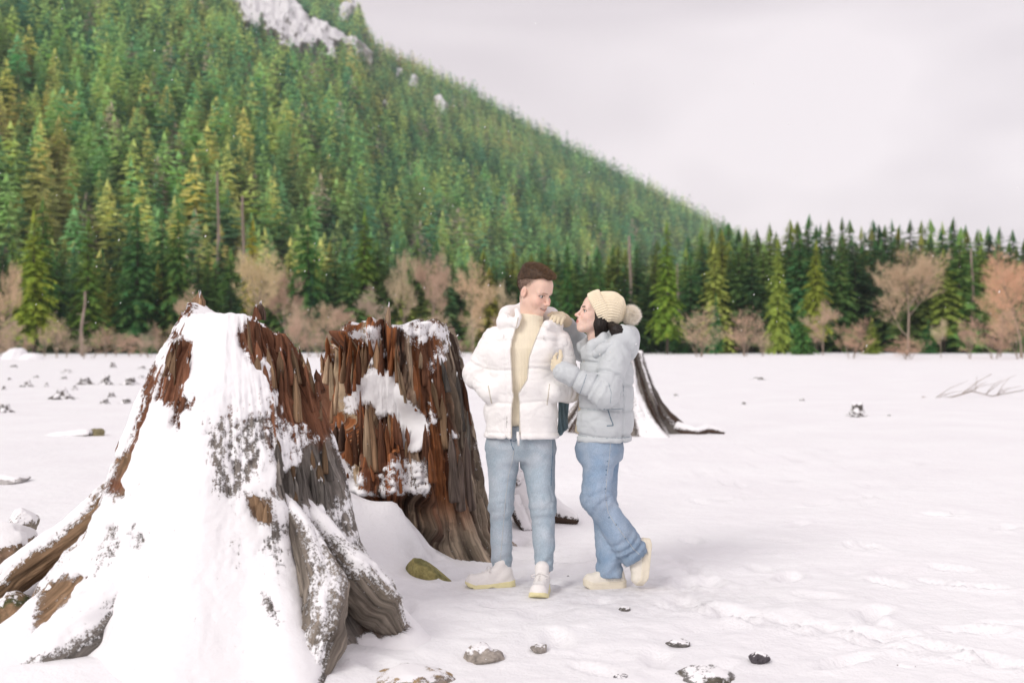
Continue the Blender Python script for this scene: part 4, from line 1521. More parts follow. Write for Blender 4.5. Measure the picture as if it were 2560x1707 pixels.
rt = empty('dead_root', P(1290, 1240, 8.7), 'snow streaked driftwood root lying behind the legs of the man', 'root')
woody([P(1262, 1180, 8.8), P(1300, 1235, 8.75), P(1330, 1275, 8.6), P(1345, 1330, 8.4)], [0.10, 0.13, 0.10, 0.06], 'root_stem', parent=rt, snow_bias=0.15, seed=3, col=DARKW * 1.5)
woody([P(1300, 1215, 8.9), P(1350, 1265, 8.9), P(1400, 1292, 8.8), P(1445, 1302, 8.7)], [0.10, 0.10, 0.08, 0.02], 'root_stem', parent=rt, snow_bias=0.2, seed=4, col=DARKW * 1.5)
woody([P(1285, 1250, 8.6), P(1300, 1290, 8.5), P(1322, 1330, 8.35)], [0.05, 0.05, 0.03], 'root_stem', parent=rt, snow_bias=0.1, seed=5, col=DARKW)

# stump behind the woman
t3 = empty('tree_stump', P(1590, 1080, 17.6), 'grey leaning stump with long roots behind the woman in pale blue', 'tree stump', 'tree stumps on the snowfield')
c3x, c3y = float(t3.location[0]) - 0.25, 17.7
S3 = stump_shell(c3x, c3y, [(-0.2, 0.95), (0.0, 0.82), (0.3, 0.66), (0.7, 0.50), (1.2, 0.34)], lambda th: 1.22 + 0.12 * fbm(N3(np.cos(th) * 3, np.sin(th) * 3), 3, 4), [(-15, 0.45, 13, 0.25, 0), (-60, 0.4, 12, 0.25, 0), (-120, 0.3, 14, 0.25, 0), (160, 0.4, 14, 0.25, 0), (60, 0.4, 14, 0.2, 0)], 200, 120, 51, capn=20, groove=0.035, zlow=-0.25)
p3 = shell_points(S3)
strip = fbm(N3(np.degrees(S3['TH'].ravel()) / 7, p3[:, 2] * 0.8), 3, 52)
col = np.where((strip > 0.1)[:, None], GREYW, np.where((strip < -0.15)[:, None], DARKW, GREYW * 0.55))
sn = np.clip(0.30 + 1.2 * fbm(N3(np.degrees(S3['TH'].ravel()) / 5, p3[:, 2] * 1.2, 8), 3, 53) + sstep(0.05, 0.2, S3['Q'].ravel()) * 0.8, 0, 1)
finish_shell(S3, sn, col, np.array(t3.location), 'stump_wood', t3)
woody([P(1690, 1072, 17.4), P(1740, 1082, 17.2), P(1770, 1072, 17.3), P(1812, 1082, 17.3)], [0.09, 0.06, 0.06, 0.02], 'root_stem', parent=t3, snow_bias=0.15, seed=8, col=DARKW * 1.4)

FAR = []
for k in range(5):
    S = stump_shell(0, 0, [(-0.3, 0.72), (0, 0.62), (0.3, 0.47), (0.7, 0.38), (1.1, 0.33)], lambda th, k=k: 0.85 + 0.30 * fbm(N3(np.cos(th) * 2.4, np.sin(th) * 2.4, k * 3), 3, 60 + k), [(-30 + 60 * j + 25 * math.sin(j * 3 + k), 0.55, 13, 0.2, 0) for j in range(6)], 84, 50, 70 + k, capn=12, groove=0.05, zlow=-0.25, carve=(lambda TH, Z: 0.16 * np.maximum(np.cos(TH * 2 + 1), 0) * sstep(0.2, 0.6, Z)) if k % 2 else None)
    p = shell_points(S)
    sn = np.clip(0.52 + 1.1 * fbm(p * 5, 3, 80 + k) + sstep(0.0, 0.15, S['Q'].ravel()) * 0.9, 0, 1)
    strip = fbm(N3(np.degrees(S['TH'].ravel()) / 12, p[:, 2] * 0.8, k), 3, 90)
    col = np.where((strip > 0.1)[:, None], GREYW * 0.95, GREYW * 0.5)
    o = finish_shell(S, sn, col, np.zeros(3), 'tree_stump', None)
    FAR.append(o)
FARS = [
    (34, 917, 26, 10), (169, 932, 34, 13), (24, 952, 14, 12), (69, 968, 36, 24), (91, 946, 18, 9), (160, 949, 22, 11), (117, 968, 14, 17), (10, 975, 14, 16),
    (155, 997, 62, 40), (213, 962, 44, 26), (265, 962, 34, 34), (187, 975, 16, 18), (327, 962, 44, 28), (355, 946, 20, 12), (279, 992, 24, 18), (262, 1008, 30, 22),
    (348, 1012, 30, 30), (317, 1008, 34, 20), (12, 1030, 46, 36), (282, 915, 18, 20), (355, 918, 24, 12), (2142, 1040, 56, 50), (1896, 947, 40, 11), (1690, 990, 18, 12), (1860, 1010, 16, 12), (2005, 1002, 20, 12), (2222, 1040, 16, 10),
]
FLAB = {8: 'widest jagged grey stump among the small ones scattered on the far snow', 18: 'dark stump cut by the photo edge on the open snow', 21: 'lone split stump standing by itself on the right half of the snowfield', 22: 'flat dark stump far out on the snow towards the round bare trees', 10: 'arched dark stump in the middle of the far scattered group', 16: 'small stump showing right beside the slope of the front stump', 12: 'grey stump with spread roots close to the front stump outline'}
used = set()
for i, (u, v, w, h) in enumerate(FARS):
    k = i % 5
    y = gdepth(v)
    x = (u - 1280) / F_PX * y
    src = FAR[k]
    if k in used:
        o = src.copy()
        COL.objects.link(o)
    else:
        o = src
        used.add(k)
    o.location = (x, y, gz(x, y) - 0.02)
    o.rotation_euler = (0, 0, i * 1.3)
    sx = w / F_PX * y / 1.55
    o.scale = (sx, sx, h * 0.72 / F_PX * y / 0.92)
    tag(o, FLAB.get(i, 'small dark rotted stump, one of many dotting the far snowfield'), 'tree stump', 'small stumps scattered on the far snowfield')


def stone_material(name):
    m = Mat(name, 0.85, 0.2)
    c = m.coord('Object')
    col = m.attr('col').outputs['Color']
    n = m.noise(c, 26, 6, 0.7)
    col = m.mix(1.0, col, m.ramp(n, [(0.3, 0.45), (0.55, 1.0), (0.75, 1.5)]), 'MULTIPLY')
    sn = m.math('ADD', m.attr('snow').outputs['Fac'], m.math('MULTIPLY', m.math('SUBTRACT', m.noise(c, 70, 5, 0.75), 0.5), 1.5))
    sm = m.ramp(sn, [(0.46, 0.0), (0.56, 1.0)])
    m.color(m.mix(sm, col, (0.885, 0.88, 0.89)))
    m.normal(m.bump(m.math('ADD', n, sm), 0.5, 0.012))
    return m.m


M_STONE = stone_material('stone')


def stone(c, size, col, label, seed, snow=0.0, rotz=0.0, sub=5, cat='stone', name='stone', col2=None, tilt=0.0, ang=0.35):
    v, f = ico(sub)
    r = 1 + ang * fbm(v * 1.3 + seed, 3, seed) + 0.09 * fbm(v * 5 + seed, 3, seed + 1)
    # a few flat facets
    rr = np.random.default_rng(seed)
    p = v * r[:, None]
    for k in range(7):
        nrm = rr.normal(0, 1, 3)
        nrm /= np.linalg.norm(nrm)
        d = p @ nrm - 0.72
        p = p - np.maximum(d, 0)[:, None] * nrm * 0.75
    up = p[:, 2] / (np.linalg.norm(p, axis=1) + 1e-9)
    p = p * np.array(size)
    ct, st = math.cos(tilt), math.sin(tilt)
    p = np.stack([p[:, 0] * ct + p[:, 2] * st, p[:, 1], -p[:, 0] * st + p[:, 2] * ct], -1)
    cz, sz = math.cos(rotz), math.sin(rotz)
    p = np.stack([p[:, 0] * cz - p[:, 1] * sz, p[:, 0] * sz + p[:, 1] * cz, p[:, 2]], -1)
    sn = np.clip(0.5 + (up - 0.75 + snow + 0.7 * fbm(v * 3 + 4, 3, seed + 5)) * 1.2, 0, 1)
    cc = np.tile(np.asarray(col, float), (len(p), 1))
    if col2 is not None:
        w = sstep(-0.1, 0.25, fbm(v * 2.2 + 9, 3, seed + 7))[:, None]
        cc = cc * (1 - w) + np.asarray(col2) * w
    me = new_mesh(name, p, f)
    set_attr(me, 'snow', sn)
    set_attr(me, 'col', cc, 'FLOAT_COLOR')
    return tag(obj(name, me, M_STONE, loc=c), label, cat, 'stones in the snow')


MOSS = (0.34, 0.30, 0.12)
stone(P(1066, 1437, 6.62), (0.155, 0.09, 0.075), MOSS, 'mossy yellow green stone lying between the stumps and the man', 1, snow=-0.75, tilt=0.42, col2=(0.20, 0.19, 0.08), ang=0.22)
stone(P(1203, 1640, 5.05), (0.085, 0.10, 0.055), (0.36, 0.32, 0.28), 'frosted beige stone half buried below the feet of the man', 2, snow=0.05, col2=(0.27, 0.24, 0.22))
stone(P(1348, 1622, 5.18), (0.045, 0.05, 0.022), (0.33, 0.30, 0.27), 'small flat grey stone sunk in the snow near the beige one', 3, snow=-0.1)
stone(P(1035, 1712, 4.72), (0.17, 0.16, 0.085), (0.42, 0.30, 0.17), 'broad orange tan stone at the bottom edge, rimmed with ice', 4, snow=0.18, col2=(0.26, 0.22, 0.19))
stone(P(1760, 1700, 4.75), (0.12, 0.16, 0.055), (0.22, 0.21, 0.20), 'frosty grey stone at the bottom edge below the woman', 5, snow=0.2, col2=(0.10, 0.09, 0.07))
stone(P(1897, 1645, 5.02), (0.045, 0.05, 0.032), (0.10, 0.09, 0.10), 'small pointed dark stone right of the frosty grey one', 6, snow=0.05)
stone(P(1560, 1524, 5.95), (0.032, 0.04, 0.02), (0.14, 0.13, 0.12), 'tiny grey stone below the platform shoes of the woman', 7, snow=0.1)
stone(P(1697, 1608, 5.30), (0.06, 0.06, 0.02), (0.16, 0.15, 0.14), 'low dark stone just above the frosty grey one', 8, snow=0.25)
stone(P(1552, 1695, 4.8), (0.03, 0.04, 0.018), (0.12, 0.11, 0.12), 'little dark pebble at the bottom edge left of the frosty grey stone', 9, snow=0.0)
stone(P(2265, 1672, 4.9), (0.055, 0.05, 0.02), (0.25, 0.22, 0.2), 'faint stone buried in snow towards the bottom corner', 10, snow=0.35)
stone(P(1420, 1442, 6.9), (0.035, 0.03, 0.016), (0.13, 0.12, 0.11), 'small grit covered stone between the two pairs of feet', 11, snow=0.2)
stone(P(1205, 1387, 7.5), (0.03, 0.03, 0.028), (0.05, 0.05, 0.05), 'tiny black stone beside the leg of the man, near the broken stump', 12, snow=-0.1)
stone(P(42, 1536, 5.42), (0.105, 0.13, 0.12), (0.26, 0.17, 0.10), 'brown and mossy block of wood at the photo edge below the front stump', 13, snow=0.0, col2=(0.09, 0.10, 0.045), tilt=-0.5, cat='stone')
stone(P(15, 1370, 6.3), (0.17, 0.2, 0.16), (0.27, 0.18, 0.12), 'large brown boulder with a snow cap at the photo edge', 14, snow=0.5, col2=(0.13, 0.10, 0.06))
stone(P(60, 1305, 7.2), (0.10, 0.14, 0.09), (0.22, 0.19, 0.15), 'snow capped stone behind the brown boulder at the photo edge', 15, snow=0.55)
stone(P(235, 1090, 16.8), (0.16, 0.2, 0.11), (0.25, 0.22, 0.12), 'round olive stone out on the snow left of the front stump', 16, snow=-0.3)
stone(P(25, 1200, 11.3), (0.20, 0.2, 0.06), (0.45, 0.43, 0.42), 'low stone buried in snow at the photo edge, level with the stump middle', 17, snow=0.4)
woody([P(100, 1098, 16.9), P(150, 1092, 16.8), P(200, 1088, 16.7), P(225, 1086, 16.6)], [0.03, 0.06, 0.07, 0.06], 'buried_log', 'snow covered log beside the round olive stone', 'log', snow_bias=0.45, seed=21, col=GREYW)

# low snow heaps at the far shore on the left
def mound(u, v, wpx, hpx, label, seed):
    y = gdepth(v)
    x = (u - 1280) / F_PX * y
    vv, f = ico(4)
    p = vv * (1 + 0.3 * fbm(vv * 1.6 + seed, 3, seed))[:, None] * np.array([wpx / F_PX * y / 2, wpx / F_PX * y / 2, hpx / F_PX * y])
    tag(obj('snow_heap', new_mesh('snow_heap', p, f), M_SNOW, loc=(x, y, gz(x, y))), label, 'snow heap', 'snow heaps on the far shore')


mound(38, 896, 62, 30, 'tall rounded snow heap at the far edge of the snowfield', 3)
mound(78, 898, 60, 16, 'low snow heap beside the tall rounded one', 5)

# fallen branch far out on the right
br = empty('fallen_branch', P(2400, 990, 29), 'thin bare fallen branch lying on the snow far out towards the photo edge', 'branch')
_g = Geo()
_r5 = np.random.default_rng(5)
org = np.array(br.location)
main = np.array([P(2305, 992, 28.6), P(2330, 998, 28.6), P(2380, 992, 28.8), P(2430, 978, 29), P(2480, 990, 29), P(2560, 975, 29.4)]) - org
_g.tube(main, np.linspace(0.022, 0.010, 6), 6)
obj('branch_stem', _g.mesh('branch_stem'), M_SNAG, br)
for k in range(16):
    i = _r5.uniform(1, 4.9)
    a = main[int(i)] + (main[int(i) + 1] - main[int(i)]) * (i % 1)
    e = np.array([_r5.uniform(-0.1, 0.8), _r5.uniform(-0.4, 0.4), _r5.uniform(0.1, 0.55)])
    _g2 = Geo()
    _g2.tube(np.array([a, a + e * 0.5 + [0, 0, 0.05], a + e]), [0.008, 0.006, 0.003], 4)
    obj('twig', _g2.mesh('twig'), M_SNAG, br)
# ================================================================== PEOPLE: smooth solids meshed from distance fields
def mesh_sdf(fn, lo, hi, h, margin=1.7):
    lo, hi = np.asarray(lo, float), np.asarray(hi, float)
    C = 4
    nc = np.ceil((hi - lo) / (h * C)).astype(int) + 1
    n = nc * C
    ax = [lo[a] + h * C * (np.arange(nc[a]) + 0.5) - 0.5 * h for a in range(3)]
    G = np.stack(np.meshgrid(*ax, indexing='ij'), -1)
    dC = fn(G.reshape(-1, 3)).reshape(tuple(nc))
    near = np.abs(dC) < h * C * margin
    V = np.repeat(np.repeat(np.repeat(np.where(dC < 0, -1.0, 1.0).astype(np.float32), C, 0), C, 1), C, 2)
    nb = np.argwhere(near)
    off = np.stack(np.meshgrid(*[np.arange(C)] * 3, indexing='ij'), -1).reshape(-1, 3)
    idx = (nb[:, None, :] * C + off[None]).reshape(-1, 3)
    pos = lo + idx * h
    vals = np.empty(len(pos), np.float32)
    for s in range(0, len(pos), 400000):
        vals[s:s + 400000] = fn(pos[s:s + 400000])
    V[idx[:, 0], idx[:, 1], idx[:, 2]] = vals
    S = V < 0
    cnt = np.zeros(tuple(n - 1), np.uint8)
    cor = [(a, b, c) for a in (0, 1) for b in (0, 1) for c in (0, 1)]
    for (a, b, c) in cor:
        cnt += S[a:n[0] - 1 + a, b:n[1] - 1 + b, c:n[2] - 1 + c]
    act = np.argwhere((cnt > 0) & (cnt < 8))
    cv = np.stack([V[act[:, 0] + a, act[:, 1] + b, act[:, 2] + c] for (a, b, c) in cor], 1)
    acc = np.zeros((len(act), 3))
    num = np.zeros(len(act))
    for i in range(8):
        for j in range(i + 1, 8):
            ci, cj = np.array(cor[i]), np.array(cor[j])
            if np.abs(ci - cj).sum() != 1:
                continue
            m = (cv[:, i] < 0) != (cv[:, j] < 0)
            t = cv[m, i] / (cv[m, i] - cv[m, j])
            acc[m] += ci + t[:, None] * (cj - ci)
            num[m] += 1
    P_ = lo + (act + acc / num[:, None]) * h
    ID = np.full(tuple(n - 1), -1, np.int32)
    ID[act[:, 0], act[:, 1], act[:, 2]] = np.arange(len(act))
    F = []
    for a in range(3):
        b, c = (a + 1) % 3, (a + 2) % 3
        sl0 = [slice(None)] * 3
        sl1 = [slice(None)] * 3
        sl0[a], sl1[a] = slice(0, n[a] - 1), slice(1, n[a])
        d = S[tuple(sl0)] != S[tuple(sl1)]
        e = np.argwhere(d)
        e = e[(e[:, b] > 0) & (e[:, c] > 0) & (e[:, b] < n[b] - 1) & (e[:, c] < n[c] - 1)]
        s0 = S[e[:, 0], e[:, 1], e[:, 2]]

        def cell(db, dc):
            q = e.copy()
            q[:, b] += db
            q[:, c] += dc
            return ID[q[:, 0], q[:, 1], q[:, 2]]
        quad = np.stack([cell(-1, -1), cell(0, -1), cell(0, 0), cell(-1, 0)], -1)
        quad[~s0] = quad[~s0][:, ::-1]
        F.append(quad)
    F = np.concatenate(F)
    return P_, F[(F >= 0).all(1)]


def smin(a, b, k):
    h = np.clip(0.5 + 0.5 * (b - a) / k, 0, 1)
    return b * (1 - h) + a * h - k * h * (1 - h)


def smax(a, b, k):
    return -smin(-a, -b, k)


def rcone(p, a, b, ra, rb):
    a, b = np.asarray(a, float), np.asarray(b, float)
    ba = b - a
    t = np.clip((p - a) @ ba / (ba @ ba + 1e-12), 0, 1)
    return np.linalg.norm(p - a - t[:, None] * ba, axis=1) - (ra + (rb - ra) * t)


def chain(p, pts, rad, k=0.03):
    d = rcone(p, pts[0], pts[1], rad[0], rad[1])
    for i in range(1, len(pts) - 1):
        d = smin(d, rcone(p, pts[i], pts[i + 1], rad[i], rad[i + 1]), k)
    return d


def chain_t(p, pts):
    """position along a chain (metres from its start) of the nearest point"""
    best = np.full(len(p), 1e9)
    out = np.zeros(len(p))
    acc = 0
    for i in range(len(pts) - 1):
        a, b = np.asarray(pts[i], float), np.asarray(pts[i + 1], float)
        ba = b - a
        L = np.linalg.norm(ba)
        t = np.clip((p - a) @ ba / (L * L), 0, 1)
        d = np.linalg.norm(p - a - t[:, None] * ba, axis=1)
        m = d < best
        best[m] = d[m]
        out[m] = acc + t[m] * L
        acc += L
    return out


def ell(p, c, r):
    q = (p - np.asarray(c, float)) / np.asarray(r, float)
    k0 = np.linalg.norm(q, axis=1)
    k1 = np.linalg.norm(q / np.asarray(r, float), axis=1)
    return k0 * (k0 - 1) / (k1 + 1e-9)


def loft(p, zs, cx, cy, hw, hd, pw=2.4):
    """body of elliptical sections; zs ascending"""
    z = p[:, 2]
    ix = lambda v: np.interp(z, zs, v)
    w, d = ix(hw), ix(hd)
    q = (np.abs((p[:, 0] - ix(cx)) / w) ** pw + np.abs((p[:, 1] - ix(cy)) / d) ** pw) ** (1 / pw)
    s = (q - 1) * np.minimum(w, d) * 0.9
    return smax(s, np.maximum(z - zs[-1], zs[0] - z), 0.02)


def frame(f, u):
    f = np.asarray(f, float)
    f /= np.linalg.norm(f)
    u = np.asarray(u, float)
    u = u - f * f.dot(u)
    u /= np.linalg.norm(u)
    return np.stack([f, np.cross(u, f), u])           # rows: forward, left, up


def to_local(p, c, M, s=1.0):
    return (p - c) @ M.T / s


def to_world(q, c, M, s=1.0):
    return np.asarray(q, float) @ M * s + c


def normals_of(fn, p, e=0.002):
    g = np.stack([fn(p + np.eye(3)[a] * e) - fn(p - np.eye(3)[a] * e) for a in range(3)], -1)
    return g / (np.linalg.norm(g, axis=1)[:, None] + 1e-9)


def part(name, fn, lo, hi, h, mat, parent, col=None, post=None):
    v, f = mesh_sdf(fn, lo, hi, h)
    c = None
    if col is not None:
        c = col(v)
    if post is not None:
        v = post(v)
    org = np.zeros(3)
    o = parent
    while o is not None:
        org = org + np.array(o.location)
        o = o.parent
    me = new_mesh(name, v - org, f)
    if c is not None:
        set_attr(me, 'col', c, 'FLOAT_COLOR')
    return obj(name, me, mat, parent)


def box_of(pts, pad):
    pts = np.asarray(pts, float)
    return pts.min(0) - pad, pts.max(0) + pad


def geo_part(name, g, mat, parent, smooth=True):
    org = np.zeros(3)
    o = parent
    while o is not None:
        org = org + np.array(o.location)
        o = o.parent
    g.v = [v - org for v in g.v]
    return obj(name, g.mesh(name, smooth), mat, parent)


def fuzz(r, p, nrm, L, w, bias=(0, 0, 0), jit=0.5):
    d = nrm + r.normal(0, jit, p.shape) + np.asarray(bias)
    d /= np.linalg.norm(d, axis=1)[:, None]
    s = np.cross(d, r.normal(0, 1, p.shape))
    s /= np.linalg.norm(s, axis=1)[:, None] + 1e-9
    l = L * r.uniform(0.6, 1.3, len(p))[:, None]
    V = np.stack([p - s * w, p + s * w, p + d * l], 1).reshape(-1, 3)
    return V, np.arange(len(V)).reshape(-1, 3)


# ------------------------------------------------------------------ cloth and skin
def cloth(name, col, rough=0.6, spec=0.3, weave=600, wstr=0.08, crease=0.25, cscale=14, vary=0.06):
    m = Mat(name, rough, spec)
    c = m.coord('Object')
    n = m.noise(c, cscale, 4, 0.55, 0.8)
    lo = [x * (1 - vary) for x in col]
    hi = [min(1, x * (1 + vary)) for x in col]
    m.color(m.ramp(n, [(0.3, lo), (0.7, hi)]))
    b = m.bump(n, crease, 0.02)
    n3 = m.noise(c, cscale * 2.6, 5, 0.6, 2.2)
    b = m.bump(m.ramp(n3, [(0.42, 0.0), (0.5, 1.0), (0.58, 0.0)]), crease * 0.5, 0.006, b)
    m.normal(m.bump(m.noise(c, weave, 2, 0.5), wstr, 0.002, b))
    return m.m


def rib_material(name, col, period=0.008, axis='X', rough=0.9):
    m = Mat(name, rough, 0.1)
    m.b.inputs['Sheen Weight'].default_value = 0.2
    c = m.coord('Object')
    w = m.node('ShaderNodeTexWave', wave_type='BANDS', bands_direction=axis)
    w.inputs['Scale'].default_value = 0.314 / period
    w.inputs['Distortion'].default_value = 0.6
    w.inputs['Detail'].default_value = 1
    m.l.new(c, w.inputs['Vector'])
    n = m.noise(c, 18, 3, 0.5)
    base = m.ramp(n, [(0.3, [x * 0.93 for x in col]), (0.7, col)])
    m.color(m.mix(m.math('MULTIPLY', m.math('SUBTRACT', 1.0, w.outputs['Fac']), 0.25), base, [x * 0.72 for x in col]))
    m.normal(m.bump(w.outputs['Fac'], 0.5, 0.003))
    return m.m


def attr_material(name, rough=0.55, spec=0.35, sss=0.0):
    m = Mat(name, rough, spec)
    c = m.coord('Object')
    n = m.noise(c, 160, 3, 0.6)
    col = m.mix(1.0, m.attr('col').outputs['Color'], m.ramp(n, [(0.3, 0.93), (0.7, 1.06)]), 'MULTIPLY')
    m.color(col)
    if sss:
        m.b.inputs['Subsurface Weight'].default_value = sss
        m.b.inputs['Subsurface Radius'].default_value = (0.010, 0.004, 0.002)
        m.b.inputs['Subsurface Scale'].default_value = 1.0
    m.normal(m.bump(n, 0.05, 0.002))
    return m.m


def denim(name, dark, light):
    m = Mat(name, 0.85, 0.15)
    c = m.coord('Object')
    n = m.noise(c, 7, 4, 0.6, 0.6)
    fine = m.noise(m.coord('Object', (1, 1, 0.22)), 420, 3, 0.7)
    base = m.mix(1.0, m.ramp(n, [(0.3, dark), (0.68, light)]), m.attr('col').outputs['Color'], 'MULTIPLY')
    m.color(m.mix(1.0, base, m.ramp(fine, [(0.3, 0.80), (0.7, 1.18)]), 'MULTIPLY'))
    b = m.bump(n, 0.2, 0.02)
    m.normal(m.bump(fine, 0.12, 0.002, b))
    return m.m


M_SKIN = attr_material('skin', 0.5, 0.35, 0.12)
M_WHITE_JACKET = cloth('white_nylon', (0.90, 0.885, 0.865), 0.42, 0.35, 900, 0.03, 0.42, 15, 0.02)
M_BLUE_JACKET = cloth('pale_blue_nylon', (0.54, 0.575, 0.59), 0.45, 0.35, 900, 0.03, 0.30, 16, 0.04)
M_BLUE_DARK = cloth('slate_blue_lining', (0.145, 0.22, 0.255), 0.5, 0.3, 900, 0.03, 0.35, 25, 0.1)
M_SWEATER = rib_material('cream_rib_knit', (0.90, 0.815, 0.63), 0.0085, 'X')
M_GLOVE = rib_material('cream_glove_knit', (0.80, 0.70, 0.51), 0.006, 'X')
M_HAT = cloth('cream_wool', (0.82, 0.73, 0.555), 0.95, 0.08, 420, 0.35, 0.15, 30, 0.05)
M_FLEECE = cloth('cream_fleece', (0.66, 0.56, 0.40), 0.95, 0.05, 170, 0.8, 0.4, 40, 0.12)
M_JEANS_M = denim('light_denim', (0.30, 0.39, 0.455), (0.45, 0.505, 0.555))
M_JEANS_W = denim('mid_denim', (0.205, 0.30, 0.42), (0.36, 0.435, 0.53))
M_STITCH = cloth('pale_stitch', (0.50, 0.52, 0.52), 0.9, 0.1)
M_STITCH_D = cloth('dark_stitch', (0.10, 0.17, 0.24), 0.9, 0.1)
M_SEAM_B = cloth('blue_seam', (0.17, 0.24, 0.29), 0.8, 0.1)
M_SEAM_W = cloth('white_seam', (0.62, 0.58, 0.50), 0.8, 0.1)
M_SHOE_W = cloth('white_leather', (0.80, 0.775, 0.75), 0.5, 0.35, 500, 0.05, 0.15, 40, 0.03)
M_SOLE_Y = cloth('pale_yellow_rubber', (0.76, 0.70, 0.40), 0.45, 0.4, 300, 0.05, 0.1, 30, 0.06)
M_SHOE_C = cloth('cream_canvas', (0.76, 0.72, 0.63), 0.75, 0.2, 700, 0.15, 0.15, 30, 0.04)
M_SOLE_C = cloth('cream_rubber', (0.72, 0.665, 0.54), 0.55, 0.3, 300, 0.05, 0.1, 30, 0.05)
M_BLACK = cloth('black_print', (0.02, 0.02, 0.022), 0.6, 0.2)
M_METAL = Mat('pale_metal', 0.3, 0.5)
M_METAL.b.inputs['Metallic'].default_value = 0.6
M_METAL = M_METAL.color((0.75, 0.74, 0.72)).m
M_EYE = Mat('eye_white', 0.15, 0.5).color((0.58, 0.54, 0.51)).m
M_IRIS_G = Mat('grey_iris', 0.1, 0.5).color((0.06, 0.06, 0.055)).m
M_IRIS_B = Mat('brown_iris', 0.1, 0.5).color((0.03, 0.018, 0.012)).m
M_TEETH = Mat('teeth', 0.3, 0.4).color((0.80, 0.76, 0.68)).m


def hair_material(name, root, tipc):
    m = Mat(name, 0.5, 0.3)
    n = m.noise(m.coord('Object', (1, 1, 0.3)), 180, 3, 0.6)
    m.color(m.ramp(n, [(0.35, root), (0.7, tipc)]))
    m.normal(m.bump(n, 0.5, 0.004))
    return m.m


def fur_material(name, root, tipc):
    m = Mat(name, 0.9, 0.1)
    n = m.noise(m.coord('Object'), 90, 3, 0.6)
    col = m.ramp(n, [(0.35, root), (0.7, tipc)])
    m.color(col)
    tr = m.n.new('ShaderNodeBsdfTranslucent')
    m.l.new(col, tr.inputs['Color'])
    mx = m.n.new('ShaderNodeMixShader')
    mx.inputs[0].default_value = 0.5
    m.l.new(m.b.outputs[0], mx.inputs[1])
    m.l.new(tr.outputs[0], mx.inputs[2])
    m.l.new(mx.outputs[0], m.n['Material Output'].inputs[0])
    return m.m


M_HAIR_M = hair_material('brown_hair', (0.022, 0.013, 0.008), (0.11, 0.062, 0.034))
M_HAIR_RIM_LIT = hair_material('brown_hair_rim_lit', (0.10, 0.058, 0.032), (0.34, 0.21, 0.115))  # paler strands: golden rim light is put into their colour
M_HAIR_W = hair_material('dark_hair', (0.006, 0.005, 0.004), (0.026, 0.017, 0.013))
M_POM = fur_material('cream_fur', (0.96, 0.90, 0.79), (0.98, 0.95, 0.88))


def head_sdf(q, female=False):
    """q in head coordinates (forward, left, up), metres, origin mid-head at eye level"""
    ab = q.copy()
    ab[:, 1] = np.abs(ab[:, 1])
    d = ell(q, (-0.014, 0, 0.044), (0.100, 0.077, 0.090))
    d = smin(d, ell(q, (0.026, 0, -0.036), (0.064, 0.060, 0.082)), 0.030)
    jw = 0.046 if female else 0.051
    d = smin(d, rcone(ab, (-0.002, jw, -0.052), (0.060, 0.014, -0.103), 0.020, 0.019), 0.028)
    d = smin(d, ell(q, (0.066, 0, -0.104), (0.020, 0.020 if female else 0.026, 0.018)), 0.018)
    d = smin(d, ell(ab, (0.058, 0.038, -0.034), (0.028, 0.024, 0.026)), 0.022)
    d = smin(d, rcone(ab, (0.086, 0.006, 0.012), (0.070, 0.048, 0.014), 0.011 if female else 0.013, 0.010), 0.020)
    d = smin(d, ell(q, (0.060 if female else 0.066, 0, 0.046), (0.022, 0.048, 0.034)), 0.03)
    # eye sockets
    d = smax(d, -ell(ab, (0.096, 0.031, -0.006), (0.016, 0.019, 0.013)), 0.020)
    d = smax(d, -ell(ab, (0.088, 0.031, -0.0055), (0.012, 0.0140, 0.0042 if female else 0.0033)), 0.003)
    # nose
    tipf = 0.116 if female else 0.114
    d = smin(d, rcone(q, (0.088, 0, 0.002), (tipf - 0.006, 0, -0.036), 0.0065, 0.0095), 0.012)
    d = smin(d, ell(q, (tipf - 0.004, 0, -0.038), (0.011, 0.0105, 0.009)), 0.006)
    d = smin(d, ell(ab, (0.098, 0.0125, -0.042), (0.011, 0.007, 0.0075)), 0.007)
    # muzzle, lips
    d = smin(d, ell(q, (0.076, 0, -0.070), (0.022, 0.030, 0.026)), 0.018)
    if female:
        d = smin(d, ell(q, (0.0935, 0, -0.0655), (0.009, 0.020, 0.0055)), 0.006)
        d = smin(d, ell(q, (0.0915, 0, -0.0770), (0.009, 0.018, 0.0065)), 0.006)
        d = smax(d, -rcone(ab, (0.103, 0.0, -0.0718), (0.078, 0.030, -0.0645), 0.0022, 0.002), 0.003)
    else:
        d = smin(d, chain(ab, [(0.0945, 0.0, -0.0665), (0.085, 0.022, -0.0625), (0.066, 0.038, -0.0525)], [0.0045, 0.004, 0.002], 0.004), 0.006)
        d = smin(d, chain(ab, [(0.0925, 0.0, -0.0825), (0.083, 0.020, -0.0740), (0.065, 0.037, -0.0555)], [0.0060, 0.0055, 0.002], 0.004), 0.006)
        d = smax(d, -chain(ab, [(0.0985, 0.0, -0.0740), (0.0885, 0.021, -0.0680), (0.068, 0.039, -0.0535)], [0.0042, 0.0036, 0.0016], 0.003), 0.003)
        d = smin(d, rcone(ab, (0.082, 0.024, -0.040), (0.064, 0.042, -0.066), 0.007, 0.006), 0.014)
        d = smin(d, ell(ab, (0.058, 0.042, -0.040), (0.024, 0.020, 0.020)), 0.016)
    # ears
    e = ell(ab, (-0.010, 0.068 if female else 0.080, -0.008), (0.017, 0.008, 0.029))
    e = smax(e, -ell(ab, (-0.003, 0.088, -0.004), (0.010, 0.007, 0.019)), 0.006)
    d = smin(d, e, 0.010)
    return d


